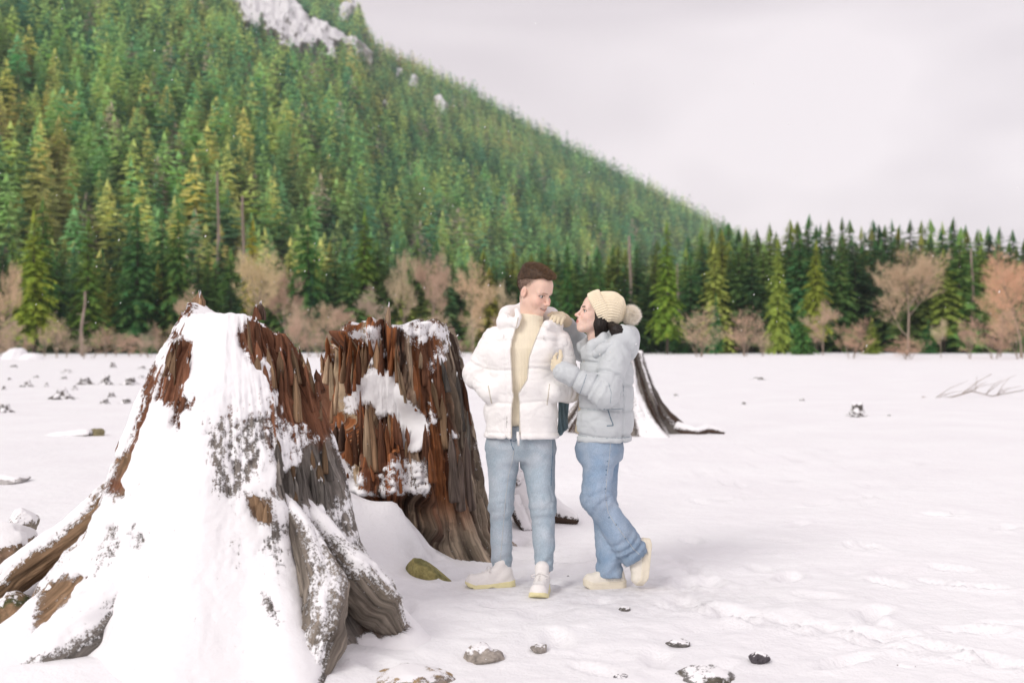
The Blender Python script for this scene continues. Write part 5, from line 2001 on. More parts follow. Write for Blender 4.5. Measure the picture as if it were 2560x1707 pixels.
def skin_paint(q, base, female):
    ab = q.copy()
    ab[:, 1] = np.abs(ab[:, 1])
    c = np.tile(np.asarray(base, float), (len(q), 1))

    def blend(mask, col):
        nonlocal c
        c = c * (1 - mask[:, None]) + np.asarray(col) * mask[:, None]
    blush = np.exp(-(np.linalg.norm((ab - [0.070, 0.042, -0.035]) / [0.04, 0.025, 0.025], axis=1)) ** 2) * (0.35 if female else 0.45)
    blend(blush, (base[0] * 1.0, base[1] * 0.70, base[2] * 0.68))
    nose = np.exp(-(np.linalg.norm((q - [0.112, 0, -0.036]) / [0.02, 0.018, 0.02], axis=1)) ** 2) * 0.4
    blend(nose, (base[0], base[1] * 0.70, base[2] * 0.66))
    ear = np.exp(-(np.linalg.norm((ab - [-0.008, 0.084, -0.008]) / [0.02, 0.012, 0.03], axis=1)) ** 4) * 0.35
    blend(ear, (base[0], base[1] * 0.72, base[2] * 0.70))
    if female:
        l1 = np.linalg.norm((q - [0.098, 0, -0.0720]) / [0.022, 0.024, 0.0125], axis=1)
        blend(sstep(1.15, 0.75, l1) * 0.85, (0.52, 0.18, 0.155))
    else:
        l1 = chain(ab, [(0.094, 0.0, -0.0745), (0.084, 0.021, -0.0685), (0.065, 0.038, -0.0540)], [0.011, 0.009, 0.003], 0.004) / 0.01 + 1
        blend(sstep(1.15, 0.8, l1) * 0.6, (0.50, 0.22, 0.18))
        gap = chain(ab, [(0.093, 0.0, -0.0740), (0.084, 0.021, -0.0680), (0.065, 0.039, -0.0535)], [0.0034, 0.003, 0.002], 0.003)
        blend(sstep(0.002, 0.0, gap) * 0.85, (0.12, 0.035, 0.03))
    # brows, lash line
    br = chain(ab, [(0.096, 0.014, 0.0185 if female else 0.0160), (0.086, 0.036, 0.0200 if female else 0.0165), (0.064, 0.056, 0.0110 if female else 0.0095)], [0.0030, 0.0030, 0.0012], 0.003)
    blend(sstep(0.0030, 0.0, br) * (0.9 if female else 0.55), (0.05, 0.032, 0.025) if female else (0.20, 0.12, 0.075))
    ln = rcone(ab, (0.086, 0.018, 0.0020), (0.070, 0.047, -0.002), 0.0030, 0.0034)
    blend(sstep(0.0025, 0.0, ln) * (0.9 if female else 0.7), (0.035, 0.022, 0.018))
    ln2 = rcone(ab, (0.086, 0.020, -0.0120), (0.072, 0.044, -0.0105), 0.002, 0.002)
    blend(sstep(0.003, 0.0, ln2) * 0.35, (0.30, 0.16, 0.12))
    nos = np.linalg.norm((ab - [0.103, 0.008, -0.0475]) / [0.007, 0.005, 0.004], axis=1)
    blend(sstep(1.2, 0.7, nos) * 0.7, (0.16, 0.06, 0.05))
    return c


def hand_sdf(p, wrist, palm, fingers, thumb, s=1.0):
    d = rcone(p, wrist, palm, 0.026 * s, 0.034 * s)
    for f in fingers:
        d = smin(d, chain(p, [palm * 0.35 + np.asarray(f[0]) * 0.65] + list(f), [0.013 * s] + [0.0105 * s] * (len(f) - 1) + [0.0085 * s], 0.004), 0.007)
    d = smin(d, chain(p, [wrist * 0.4 + palm * 0.6] + list(thumb), [0.016 * s] + [0.0115 * s] * (len(thumb) - 1) + [0.010 * s], 0.006), 0.012)
    return d


def shoe_mesh(parent, c, fwd, up, L, mat, sole_mat, sole_h, kind, name='shoe'):
    """c: point under the middle of the sole; kind 'runner' or 'platform'"""
    M = frame(fwd, up)
    w = 0.050 if kind == 'runner' else 0.047
    hh = sole_h

    def outline(q, grow):
        # foot outline in plan: signed distance
        a = rcone(np.stack([q[:, 0], q[:, 1], 0 * q[:, 0]], -1), (-0.5 * L + 0.040, 0, 0), (0.5 * L - 0.050, 0.004, 0), 0.037 + grow, w + grow)
        return a

    def sole(p):
        q = to_local(p, c, M)
        lift = 0.020 * sstep(0.28 * L, 0.5 * L, q[:, 0]) + 0.006 * sstep(-0.35 * L, -0.5 * L, q[:, 0])
        flare = 0.004 * sstep(hh, 0, q[:, 2]) if kind == 'runner' else 0.002
        d = outline(q, 0.003 + flare)
        top = hh + (0.010 * sstep(0.1 * L, -0.4 * L, q[:, 0]) if kind == 'runner' else 0)
        d = smax(d, np.maximum(q[:, 2] - top - lift * 0.8, lift - q[:, 2]), 0.008)
        if kind == 'runner':
            tread = 0.004 * (np.sin(q[:, 0] * 190) > 0.3) * sstep(0.012, 0.002, q[:, 2] - lift)
            d = d + tread
            arch = ell(q, (-0.005, 0, 0.0), (0.032, 0.09, 0.014))
            d = smax(d, -arch, 0.006)
        else:
            d = d + 0.0016 * (np.abs(q[:, 2] - 0.6 * hh) < 0.003)
        return d

    def upper(p):
        q = to_local(p, c, M)
        lift = 0.014 * sstep(0.28 * L, 0.5 * L, q[:, 0])
        z = q[:, 2] - hh - lift
        hgt = np.interp(q[:, 0] / L, [-0.5, -0.36, -0.15, 0.0, 0.12, 0.28, 0.42, 0.5], [0.070, 0.082, 0.088, 0.080, 0.062, 0.048, 0.042, 0.020] if kind == 'runner' else [0.050, 0.056, 0.060, 0.066, 0.056, 0.040, 0.032, 0.016])
        squeeze = 0.018 * np.clip(z / hgt, 0, 1.2) ** 1.6
        d = smax(outline(q, 0.0) + squeeze, z - hgt, 0.020)
        d = smax(d, -z - 0.012, 0.006)
        ank = rcone(q, (-0.26 * L, 0, hh + 0.05), (-0.22 * L, 0, hh + (0.105 if kind == 'runner' else 0.07)), 0.040, 0.038)
        d = smin(d, ank, 0.025)
        if kind == 'runner':
            d = d + 0.0022 * np.sin(q[:, 0] * 70 + q[:, 2] * 60) * sstep(0.01, 0.03, z) * sstep(0.30 * L, 0.2 * L, q[:, 0])
            toe = np.abs(rcone(q, (0.30 * L, -0.06, hh), (0.16 * L, 0, hh + 0.07), 0, 0))
            d = d - 0.0018 * sstep(0.27 * L, 0.29 * L, q[:, 0])
        else:
            d = d - 0.0016 * sstep(0.14 * L, 0.16 * L, q[:, 0])
        return d
    ext = np.array([to_world((sa * (L * 0.5 + 0.03), sb * 0.09, sc), c, M) for sa in (-1, 1) for sb in (-1, 1) for sc in (-0.02, 0.24)])
    lo, hi = ext.min(0), ext.max(0)
    sh = part(name, upper, lo, hi, 0.004, mat, parent)
    part('sole', sole, lo, hi, 0.0035, sole_mat, sh)
    if kind == 'runner':
        g = Geo()
        for k in range(5):
            a = 0.16 - 0.055 * k
            za = np.interp(a, [-0.15, 0.0, 0.12, 0.28], [0.088, 0.080, 0.062, 0.048]) + hh
            for sg in (-1, 1):
                pts = [to_world((L * (a - 0.02), sg * 0.028, za - 0.012), c, M), to_world((L * a, 0, za + 0.006), c, M), to_world((L * (a - 0.03), -sg * 0.028, za - 0.009), c, M)]
                g.tube(np.array(pts), 0.0028, 5)
        for sg in (-1, 1):
            t = np.linspace(0, 1, 9)
            loop = [to_world((L * (0.0 + 0.05 * math.sin(x * 3.14)), sg * 0.045 * math.sin(x * 3.14) + sg * 0.006, hh + 0.088 - 0.03 * x), c, M) for x in t]
            g.tube(np.array(loop), 0.0026, 5)
        geo_part('laces', g, mat, sh)
    return sh


def eyeball(parent, c, M, s, side, iris_mat, look):
    e = to_world((0.0725, side * 0.031, -0.0055), c, M, s)
    v, f = ico(3)
    lk = np.asarray(look, float)
    lk /= np.linalg.norm(lk)
    g = Geo()
    g.add(e + v * 0.0106 * s, f)
    ob = geo_part('eye', g, M_EYE, parent)
    A = frame(lk, (0, 0, 1))
    vv = v * np.array([0.0035, 0.0074, 0.0074]) * s
    g = Geo()
    g.add(e + (vv + [0.0083 * s, 0, 0]) @ A, f)
    geo_part('iris', g, iris_mat, ob)
# ================================================================== THE MAN
Y0 = 6.45
PX = Y0 / F_PX


def q_(u, v, dy=0.0):
    return P(u, v, Y0 + dy)


def zv(v):
    return CAM_H - (v - 853.5) * PX


def xu(u):
    return (u - 1280.0) * PX


k1 = lambda pts: [(xu(1120 + a / 3.266), zv(640 + b / 3.266)) for a, b in pts]

man = empty('person', (xu(1300), Y0, 0), 'man in an open white puffer jacket, cream sweater and light jeans, hands in pockets', 'person')
SK_M = (0.78, 0.545, 0.435)

# --- head
HM_C = q_(1336, 728, -0.005)
yaw, pit = math.radians(52), math.radians(20)
fm = np.array([math.sin(yaw) * math.cos(pit), -math.cos(yaw) * math.cos(pit), -math.sin(pit)])
HM_M = frame(fm, np.array([-0.05, 0.0, 1.0]))
HM_S = 1.05
NECK_M = [to_world((-0.022, 0, -0.045), HM_C, HM_M, HM_S), q_(1326, 790, 0.02), q_(1318, 830, 0.03)]
L_SH, R_SH = q_(1238, 850, 0.03), q_(1396, 858, 0.03)
L_EL, R_EL = q_(1192, 935, 0.05), q_(1419, 970, 0.05)
L_WR, R_WR = q_(1226, 982, -0.085), q_(1380, 978, -0.085)
L_HIP, R_HIP = q_(1261, 1120, 0.02), q_(1341, 1120, 0.02)
L_KN, R_KN = q_(1251, 1265, 0.0), q_(1357, 1265, -0.04)
L_AN, R_AN = q_(1256, 1412, 0.04), q_(1362, 1420, -0.06)


def m_head(p):
    return head_sdf(to_local(p, HM_C, HM_M, HM_S), False) * HM_S


def m_hand(p, w, toward):
    w = np.asarray(w)
    t = np.asarray(toward)
    palm = w + t * 0.07
    s = np.cross(t, [0, 0, 1.0])
    s /= np.linalg.norm(s)
    up = np.cross(s, t)
    fs = []
    for k, o in enumerate((-0.027, -0.009, 0.009, 0.027)):
        L = (0.062, 0.074, 0.070, 0.054)[k]
        b = palm + up * o + t * 0.02
        fs.append([b, b + t * L * 0.5 + s * 0.008, b + t * L * 0.8 + s * 0.030])
    th = [w + t * 0.035 + up * 0.035, w + t * 0.065 + up * 0.048, w + t * 0.09 + up * 0.046]
    return hand_sdf(p, w, palm, fs, th)


def m_body_up(p):
    d = m_head(p)
    d = smin(d, chain(p, NECK_M, [0.055, 0.057, 0.066], 0.02), 0.022)
    return d


def m_body_lo(p):
    d = loft(p, [zv(1130), zv(1080), zv(1000), zv(900), zv(840), zv(815)], [xu(1302)] * 4 + [xu(1312), xu(1318)], [Y0 + 0.02] * 6, [0.15, 0.145, 0.145, 0.16, 0.15, 0.07], [0.10, 0.095, 0.10, 0.105, 0.09, 0.06])
    d = smin(d, chain(p, NECK_M, [0.052, 0.056, 0.062], 0.02), 0.03)
    tw = np.array([0.55, 0.55, -0.62])
    tw /= np.linalg.norm(tw)
    for sh, el, wr, t in ((L_SH, L_EL, L_WR, tw), (R_SH, R_EL, R_WR, tw * np.array([-1, 1, 1]))):
        d = smin(d, chain(p, [sh, el, wr], [0.050, 0.040, 0.028], 0.02), 0.03)
        d = smin(d, m_hand(p, wr, t), 0.012)
    for hp, kn, an in ((L_HIP, L_KN, L_AN), (R_HIP, R_KN, R_AN)):
        d = smin(d, chain(p, [hp, kn, an], [0.078, 0.052, 0.038], 0.03), 0.03)
    return d


def person_body(parent, up_fn, up_box, lo_fn, lo_box, C, M, S, base, female, extra=None):
    v1, f1 = mesh_sdf(up_fn, up_box[0], up_box[1], 0.0026)
    c1 = skin_paint(to_local(v1, C, M, S), base, female)
    if extra is not None:
        c1 = extra(v1, c1)
    v2, f2 = mesh_sdf(lo_fn, lo_box[0], lo_box[1], 0.009)
    keep = (v2[f2][:, :, 2] < up_box[0][2] + 0.03).all(1)
    f2 = f2[keep]
    v = np.concatenate([v1, v2])
    me = new_mesh('body', v - np.array(parent.location), np.concatenate([f1, f2 + len(v1)]))
    set_attr(me, 'col', np.concatenate([c1, np.tile(base, (len(v2), 1))]), 'FLOAT_COLOR')
    return obj('body', me, M_SKIN, parent)


def hairline_m(q):
    """positive above the hair line"""
    line = np.interp(q[:, 0], [-0.12, -0.03, 0.0, 0.015, 0.03, 0.06, 0.09, 0.12], [-0.085, -0.07, 0.012, 0.022, 0.050, 0.080, 0.086, 0.086])
    return q[:, 2] - line


def m_fade(v, c):
    q = to_local(v, HM_C, HM_M, HM_S)
    m = sstep(-0.006, 0.045, hairline_m(q)) * (np.abs(q[:, 1]) < 0.2)
    ear = ell(np.stack([q[:, 0], np.abs(q[:, 1]), q[:, 2]], -1), (-0.008, 0.084, -0.008), (0.021, 0.010, 0.033))
    m = m * sstep(0.001, 0.004, ear)
    n = 0.75 + 0.25 * vnoise(v * 500, 3)
    m = m * n
    return c * (1 - m[:, None]) + np.array([0.095, 0.055, 0.032]) * m[:, None]


ub = box_of([HM_C, q_(1300, 815), HM_C + 0.15, HM_C - 0.15], 0.06)
ub = (np.array([xu(1250), Y0 - 0.20, zv(822)]), np.array([xu(1420), Y0 + 0.20, zv(655)]))
lb = (np.array([xu(1130), Y0 - 0.32, -0.02]), np.array([xu(1470), Y0 + 0.25, zv(770)]))
m_body = person_body(man, m_body_up, ub, m_body_lo, lb, HM_C, HM_M, HM_S, SK_M, False, m_fade)
for sd in (-1, 1):
    eyeball(man, HM_C, HM_M, HM_S, sd, M_IRIS_G, fm + np.array([0.35, 0.25, -0.05]))
g = Geo()
tp = []
for a in np.linspace(-0.030, 0.030, 15):
    fx = 0.0915 - (abs(a) / 0.026) ** 1.6 * 0.0130
    tp.append(to_world((fx, a, -0.0725 + (abs(a) / 0.026) ** 1.3 * 0.0085), HM_C, HM_M, HM_S))
g.tube(np.array(tp), np.interp(np.linspace(-1, 1, 15), [-1, -0.5, 0, 0.5, 1], [0.0012, 0.0028, 0.0034, 0.0028, 0.0012]), 8)
geo_part('teeth', g, M_TEETH, man)


# --- hair: brushed-up top over short sides
def m_hair(p):
    q = to_local(p, HM_C, HM_M, HM_S)
    d = ell(q, (-0.016, 0, 0.048), (0.104, 0.079, 0.092))
    d = smin(d, ell(q, (0.048, 0, 0.104), (0.050, 0.058, 0.027)), 0.03)
    d = smin(d, ell(q, (-0.03, 0, 0.108), (0.075, 0.060, 0.036)), 0.03)
    cut = np.interp(q[:, 0], [-0.12, -0.06, -0.02, 0.03, 0.06, 0.10], [0.02, 0.045, 0.062, 0.078, 0.091, 0.094]) + 0.006 * np.sin(q[:, 1] * 120)
    d = smax(d, (cut - q[:, 2]) * 0.8, 0.012)
    return (d + 0.0012 * fbm(q * [40, 120, 40], 2, 5)) * HM_S


hb = (HM_C - 0.16, HM_C + 0.17)
hv_, hf_ = mesh_sdf(m_hair, hb[0], hb[1], 0.0035)
hn = normals_of(m_hair, hv_)
r = np.random.default_rng(3)
sel = r.choice(len(hv_), min(9000, len(hv_) * 2), replace=True)
fv, ff = fuzz(r, hv_[sel] - hn[sel] * 0.003, hn[sel] * 0.5, 0.014, 0.0008, fm * 0.75 + np.array([0, 0, 0.35]), 0.16)
# stubble of the clipped sides, thinning out towards the hair line
sq = r.normal(0, 1, (26000, 3))
sq /= np.linalg.norm(sq, axis=1)[:, None]
sq = sq * [0.1005, 0.0775, 0.0905] + [-0.014, 0, 0.044]
hl = hairline_m(sq)
sq = sq[(hl > 0) & (r.random(len(sq)) < sstep(0.0, 0.045, hl)) & (sq[:, 0] < 0.045) & (sq[:, 2] < 0.085)]
sw = to_world(sq, HM_C, HM_M, HM_S)
sn_ = (sq - [-0.014, 0, 0.044]) / np.array([0.1005, 0.0775, 0.0905]) ** 2
sn_ = sn_ / np.linalg.norm(sn_, axis=1)[:, None] @ HM_M
fv2, ff2 = fuzz(r, sw - sn_ * 0.001, sn_, 0.0055, 0.0005, (0, 0, -0.5), 0.3)
ff = np.concatenate([ff, ff2 + len(fv)])
fv = np.concatenate([fv, fv2])
me = new_mesh('hair', np.concatenate([hv_, fv2]) - np.array(man.location), [hf_, ff2 + len(hv_)])
m_hr = obj('hair', me, M_HAIR_M, man)
obj('hair_tips', new_mesh('hair_tips', fv[:len(fv) - len(fv2)] - np.array(man.location), ff[:len(ff) - len(ff2)]), M_HAIR_RIM_LIT, m_hr)


# --- sweater
JZ = [zv(1092), zv(1060), zv(1003), zv(922), zv(870), zv(838), zv(815)]
JCX = [xu(1303), xu(1303), xu(1302), xu(1304), xu(1310), xu(1315), xu(1318)]


def m_sweater(p):
    zs = [zv(1064), zv(1003), zv(922), zv(870), zv(838), zv(815)]
    d = loft(p, zs, [xu(1302), xu(1302), xu(1304), xu(1310), xu(1315), xu(1322)], [Y0 + 0.015] * 6, [0.172, 0.168, 0.172, 0.185, 0.165, 0.09], [0.118, 0.118, 0.124, 0.125, 0.105, 0.075])
    neck = chain(p, [q_(1318, 835, 0.02), q_(1325, 797, 0.012), q_(1327, 786, 0.008)], [0.088, 0.071, 0.068], 0.02)
    d = smin(d, neck, 0.03)
    # mock neck is open at the top
    d = smax(d, (p[:, 2] - zv(786) + 0.10 * (p[:, 0] - xu(1327))) * 0.9, 0.008)
    fold = 0.0035 * np.sin((p[:, 2] - 0.25 * np.abs(p[:, 0] - xu(1300))) * 70) * sstep(zv(900), zv(1060), p[:, 2])
    return d + fold + 0.003 * fbm(p * [9, 9, 14], 3, 6)


part('sweater', m_sweater, (xu(1200), Y0 - 0.17, zv(1075)), (xu(1420), Y0 + 0.19, zv(775)), 0.005, M_SWEATER, man)

# --- jacket
OPEN = k1([(592, 380), (585, 460), (566, 560), (527, 690), (514, 770), (523, 900), (528, 1000), (530, 1090), (540, 1130), (527, 1200), (522, 1330), (524, 1520), (582, 1520), (580, 1380), (577, 1180), (570, 1112), (602, 1060), (640, 1000), (648, 900), (656, 820), (695, 715), (742, 600), (772, 500), (780, 380)])
SEAM_M = [zv(851), zv(922), zv(1003)]
L_SL, R_SL = [L_SH, L_EL, L_WR], [R_SH, R_EL, R_WR]


def crease(p, f, sd, depth):
    """thin valleys where cloth folds"""
    n = 1 - 2.2 * np.abs(fbm(p * np.array(f), 2, sd))
    return depth * np.clip((n - 0.62) / 0.38, 0, 1) ** 1.3


def puff(p, seams, d, depth=0.007, wid=0.008):
    for s in seams:
        zz = s + 0.006 * np.sin(p[:, 0] * 17 + s * 40)
        d = d + depth * np.exp(-((p[:, 2] - zz) / wid) ** 2)
    return d


def sleeve(p, pts, rad, seams, sd):
    d = chain(p, pts, rad, 0.045)
    t = chain_t(p, pts)
    for s in seams:
        d = d + 0.011 * np.exp(-((t - s) / 0.010) ** 2)
    a = p @ np.array([0.6, 0.3, 0.74])
    d = d + crease(p, [11, 11, 20], sd + 5, 0.0042)
    return d + 0.0045 * fbm(np.stack([p[:, 0] * 12, p[:, 1] * 12, p[:, 2] * 26], -1), 3, sd) + 0.005 * np.abs(np.sin(t * 60 + 2 * fbm(p * 8, 2, sd))) * np.exp(-((t - 0.25) / 0.09) ** 2)


def m_torso(p):
    d = loft(p, JZ, JCX, [Y0 + 0.015] * 7, [0.214, 0.208, 0.205, 0.207, 0.214, 0.185, 0.115], [0.158, 0.156, 0.158, 0.165, 0.165, 0.135, 0.10], 2.5)
    d = d - 0.004 * np.cos((p[:, 2] - zv(960)) * 40)
    return d


def m_jacket(p):
    d = m_torso(p)
    d = puff(p, SEAM_M, d)
    # pressed stitching down the two front edges
    xs = np.interp(p[:, 2], [z for x, z in OPEN[:12]][::-1], [x for x, z in OPEN[:12]][::-1])
    d = d + 0.006 * np.exp(-((p[:, 0] - (xs - 0.032)) / 0.007) ** 2) * (p[:, 1] < Y0)
    d = d + 0.006 * fbm(np.stack([p[:, 0] * 8, p[:, 1] * 8, p[:, 2] * 12], -1), 3, 14)
    d = d + crease(p, [6.5, 6.5, 13], 15, 0.0030)
    inner = loft(p, [JZ[0] - 0.1] + JZ[1:], JCX, [Y0 + 0.015] * 7, [0.186, 0.180, 0.176, 0.178, 0.182, 0.150, 0.085], [0.130, 0.126, 0.126, 0.130, 0.130, 0.100, 0.07], 2.5)
    d = smax(d, -inner, 0.01)
    po = in_poly(np.stack([p[:, 0], p[:, 2]], -1), OPEN)
    fr_ = np.maximum(-po, p[:, 1] - (Y0 - 0.0))
    d = smax(d, np.where(p[:, 1] < Y0 + 0.05, -np.maximum(po, p[:, 1] - (Y0 + 0.03)), -1.0), 0.012)
    # sleeves
    ls = sleeve(p, L_SL, [0.079, 0.078, 0.060], [0.17, 0.30], 21)
    rs = sleeve(p, R_SL, [0.079, 0.080, 0.062], [0.17, 0.31], 22)
    d = smin(d, ls, 0.022)
    d = smin(d, rs, 0.022)
    # collar and lowered hood
    hood = chain(p, [q_(1287, 806, -0.085), q_(1262, 806, -0.02), q_(1270, 788, 0.10), q_(1320, 778, 0.155), q_(1375, 792, 0.11), q_(1388, 815, 0.0), q_(1368, 812, -0.07)], [0.028, 0.042, 0.050, 0.055, 0.048, 0.040, 0.026], 0.03)
    hood = hood + 0.007 * fbm(p * 16, 3, 23)
    d = smin(d, hood, 0.02)
    flap = chain(p, [q_(1292, 776, -0.075), q_(1296, 792, -0.095), q_(1290, 815, -0.105)], [0.015, 0.016, 0.014], 0.015)
    d = smin(d, flap, 0.012)
    # hem cord channel
    return d + 0.004 * np.exp(-((p[:, 2] - zv(1078)) / 0.005) ** 2)


m_jk = part('jacket', m_jacket, (xu(1140), Y0 - 0.24, zv(1098)), (xu(1465), Y0 + 0.26, zv(762)), 0.0062, M_WHITE_JACKET, man)

# zips: two toothed tapes along the opening, the pull hanging at the hem
def front_y(x, z, fn, y0=Y0 - 0.26):
    ys = np.linspace(y0, Y0 + 0.05, 120)
    p = np.stack([np.full(120, x), ys, np.full(120, z)], -1)
    d = fn(p)
    k = np.argmax(d < 0)
    return float(ys[k]) if (d < 0).any() else None


for side, pts in (('l', OPEN[1:12]), ('r', OPEN[12:23])):
    g = Geo()
    path = []
    pts = np.array(pts)
    t = np.linspace(0, len(pts) - 1, 70)
    xs, zs = np.interp(t, np.arange(len(pts)), pts[:, 0]), np.interp(t, np.arange(len(pts)), pts[:, 1])
    last = None
    for x, z in zip(xs, zs):
        if z < zv(1090) or z > zv(790):
            continue
        xo = x + (-0.007 if side == 'l' else 0.007)
        y = front_y(xo, z, m_jacket)
        if y is None or (last is not None and abs(y - last) > 0.03):
            continue
        last = y
        path.append((xo + (0.004 if side == 'l' else -0.004), y + 0.001, z))
    if len(path) > 4:
        g.tube(np.array(path), 0.0036, 6)
        geo_part('zip_tape', g, M_SEAM_W, m_jk)
g = Geo()
py = front_y(xu(1299), zv(1086), m_jacket) or (Y0 - 0.15)
g.tube(np.array([(xu(1294), py - 0.008, zv(1074)), (xu(1295), py - 0.014, zv(1086)), (xu(1296), py - 0.014, zv(1097)), (xu(1296), py - 0.012, zv(1108))]), [0.007, 0.010, 0.0065, 0.005], 8)
geo_part('zip_pull', g, M_WHITE_JACKET, m_jk)
# pocket mouths
for a, b in (((1222, 962), (1230, 1005)), ((1372, 958), (1366, 1010))):
    g = Geo()
    pp = []
    for t in np.linspace(0, 1, 12):
        x, z = xu(a[0] + (b[0] - a[0]) * t), zv(a[1] + (b[1] - a[1]) * t)
        y = front_y(x, z, m_jacket)
        if y:
            pp.append((x, y, z))
    if len(pp) > 3:
        g.tube(np.array(pp), 0.004, 6)
        geo_part('pocket_welt', g, M_SEAM_W, m_jk)
# drawcord toggles of the hood
for (u, v) in ((1269, 793), (1259, 841), (1357, 844)):
    y = front_y(xu(u), zv(v), m_jacket)
    if y:
        g = Geo()
        g.tube(np.array([(xu(u), y - 0.002, zv(v) + 0.010), (xu(u + 1), y - 0.006, zv(v)), (xu(u + 1), y - 0.006, zv(v) - 0.012)]), [0.002, 0.0034, 0.0022], 6)
        geo_part('drawcord_toggle', g, M_METAL, m_jk)
# printed vertical lettering beside the zip, too small in the photo to read: a column of little strokes in two lines
g = Geo()
r = np.random.default_rng(12)
lv = 1036.0
k = 0
while lv < 1064.5:
    st = r.uniform(1.2, 2.0)
    for (u0, u1) in ((1267 - (lv - 1036) * 0.05, 1270.2 - (lv - 1036) * 0.05),):
        if 1050 < lv < 1052.2:
            u0 += 0.6
        y = front_y(xu(u0 + 1), zv(lv), m_jacket)
        if y:
            yy = y - 0.0016
            a0, a1, z0, z1 = xu(u0), xu(u1), zv(lv), zv(lv + st * 0.75)
            g.add([(a0, yy, z0), (a1, yy, z0), (a1, yy - 0.0004, z1), (a0, yy - 0.0004, z1)], [[0, 3, 2, 1]])
            if k % 3 != 1:
                b0, b1 = xu(u1 + 0.9), xu(u1 + 1.5)
                g.add([(b0, yy, z0), (b1, yy, z0), (b1, yy, z1), (b0, yy, z1)], [[0, 3, 2, 1]])
    lv += st + r.uniform(0.2, 0.5)
    k += 1
geo_part('printed_lettering', g, M_BLACK, m_jk, False)


# --- jeans
def leg_cloth(p, pts, rad, sd, amp=0.009):
    d = chain(p, pts, rad, 0.04)
    t = chain_t(p, pts)
    L = sum(np.linalg.norm(np.asarray(pts[i + 1]) - np.asarray(pts[i])) for i in range(len(pts) - 1))
    kn = np.linalg.norm(np.asarray(pts[1]) - np.asarray(pts[0]))
    wave = np.sin(t * 85 + 7.0 * fbm(p * 6, 2, sd) + p[:, 0] * 30) * (0.5 + 0.7 * fbm(p * 10, 2, sd + 7))
    w = np.exp(-((t - kn) / 0.06) ** 2) + 1.9 * np.exp(-((t - L + 0.03) / 0.08) ** 2) + 0.30 + 0.7 * np.exp(-(t / 0.07) ** 2)
    d = d + crease(p, [16, 16, 9], sd + 9, 0.005) * np.clip(w, 0, 1.2)
    return d + amp * 0.6 * wave * w + amp * 0.8 * fbm(np.stack([p[:, 0] * 9, p[:, 1] * 9, p[:, 2] * 7], -1), 3, sd + 2)


LJ = [L_HIP + [-0.004, 0, 0.0], L_KN + [0.004, 0, 0.0], L_AN]
RJ = [R_HIP + [0.004, 0, 0.0], R_KN, R_AN]


def m_jeans(p):
    d = loft(p, [zv(1150), zv(1120), zv(1085), zv(1060)], [xu(1302)] * 4, [Y0 + 0.02] * 4, [0.150, 0.182, 0.183, 0.170], [0.105, 0.125, 0.122, 0.110], 2.3)
    l = leg_cloth(p, LJ, [0.096, 0.066, 0.057], 31)
    r_ = leg_cloth(p, RJ, [0.099, 0.070, 0.054], 32)
    d = smin(d, l, 0.05)
    d = smin(d, r_, 0.05)
    # the two legs stay apart below the crotch
    d = smax(d, (np.where(p[:, 2] < zv(1150), 0.002 - np.abs(p[:, 0] - np.interp(p[:, 2], [0, zv(1150)], [xu(1306), xu(1298)])), -1)), 0.01)
    fly = 0.0045 * np.exp(-((p[:, 0] - xu(1287)) / 0.005) ** 2) * (p[:, 1] < Y0) * (p[:, 2] > zv(1160))
    return smax(d + fly, -(p[:, 2] - zv(1422) - 0.004 * np.sin(p[:, 0] * 60)), 0.008)


def jeans_col(v, sets):
    """worn pale along the front of the thighs and knees, slightly darker elsewhere"""
    c = np.ones((len(v), 3))
    f = np.zeros(len(v))
    for pts in sets:
        for a, b in ((pts[0], pts[1]), (pts[1], pts[2])):
            mid = (np.asarray(a) + np.asarray(b)) / 2
            f = np.maximum(f, np.exp(-(((v[:, 0] - mid[0]) / 0.055) ** 2 + ((v[:, 2] - mid[2]) / 0.20) ** 2)) * (v[:, 1] < mid[1] + 0.03))
    return c * (0.90 + 0.26 * f[:, None])


m_jn = part('jeans', m_jeans, (xu(1195), Y0 - 0.22, zv(1432)), (xu(1405), Y0 + 0.20, zv(1052)), 0.006, M_JEANS_M, man, col=lambda v: jeans_col(v, (LJ, RJ)))
# stitched seams: inseam of the nearer leg, outseam of the other, the yoke of the fly
for pts, mat in (([(1285, 1120), (1280, 1150), (1271, 1185), (1264, 1240), (1260, 1290), (1256, 1340), (1252, 1385), (1251, 1405)], M_STITCH), ([(1276, 1092), (1279, 1108), (1284, 1120)], M_STITCH_D), ([(1381, 1100), (1381, 1130), (1378, 1170), (1376, 1210)], M_STITCH_D), ([(1277, 1096), (1286, 1099), (1296, 1092)], M_STITCH_D)):
    pts = np.array(pts, float)
    t = np.linspace(0, len(pts) - 1, 90)
    pp = []
    for x, z in zip(np.interp(t, range(len(pts)), pts[:, 0]), np.interp(t, range(len(pts)), pts[:, 1])):
        y = front_y(xu(x), zv(z), m_jeans)
        if y:
            pp.append((xu(x), y - 0.0008, zv(z)))
    if len(pp) > 4:
        g = Geo()
        g.tube(np.array(pp), 0.0022, 5)
        geo_part('seam', g, mat, m_jn)

# --- shoes
shoe_mesh(man, np.array([xu(1226), 6.45, 0.004]), (-0.97, -0.16, 0), (0, 0, 1), 0.285, M_SHOE_W, M_SOLE_Y, 0.032, 'runner')
shoe_mesh(man, np.array([xu(1350) * 0.985, 6.27, 0.004]), (-0.17, -0.98, 0), (0, 0, 1), 0.285, M_SHOE_W, M_SOLE_Y, 0.032, 'runner')

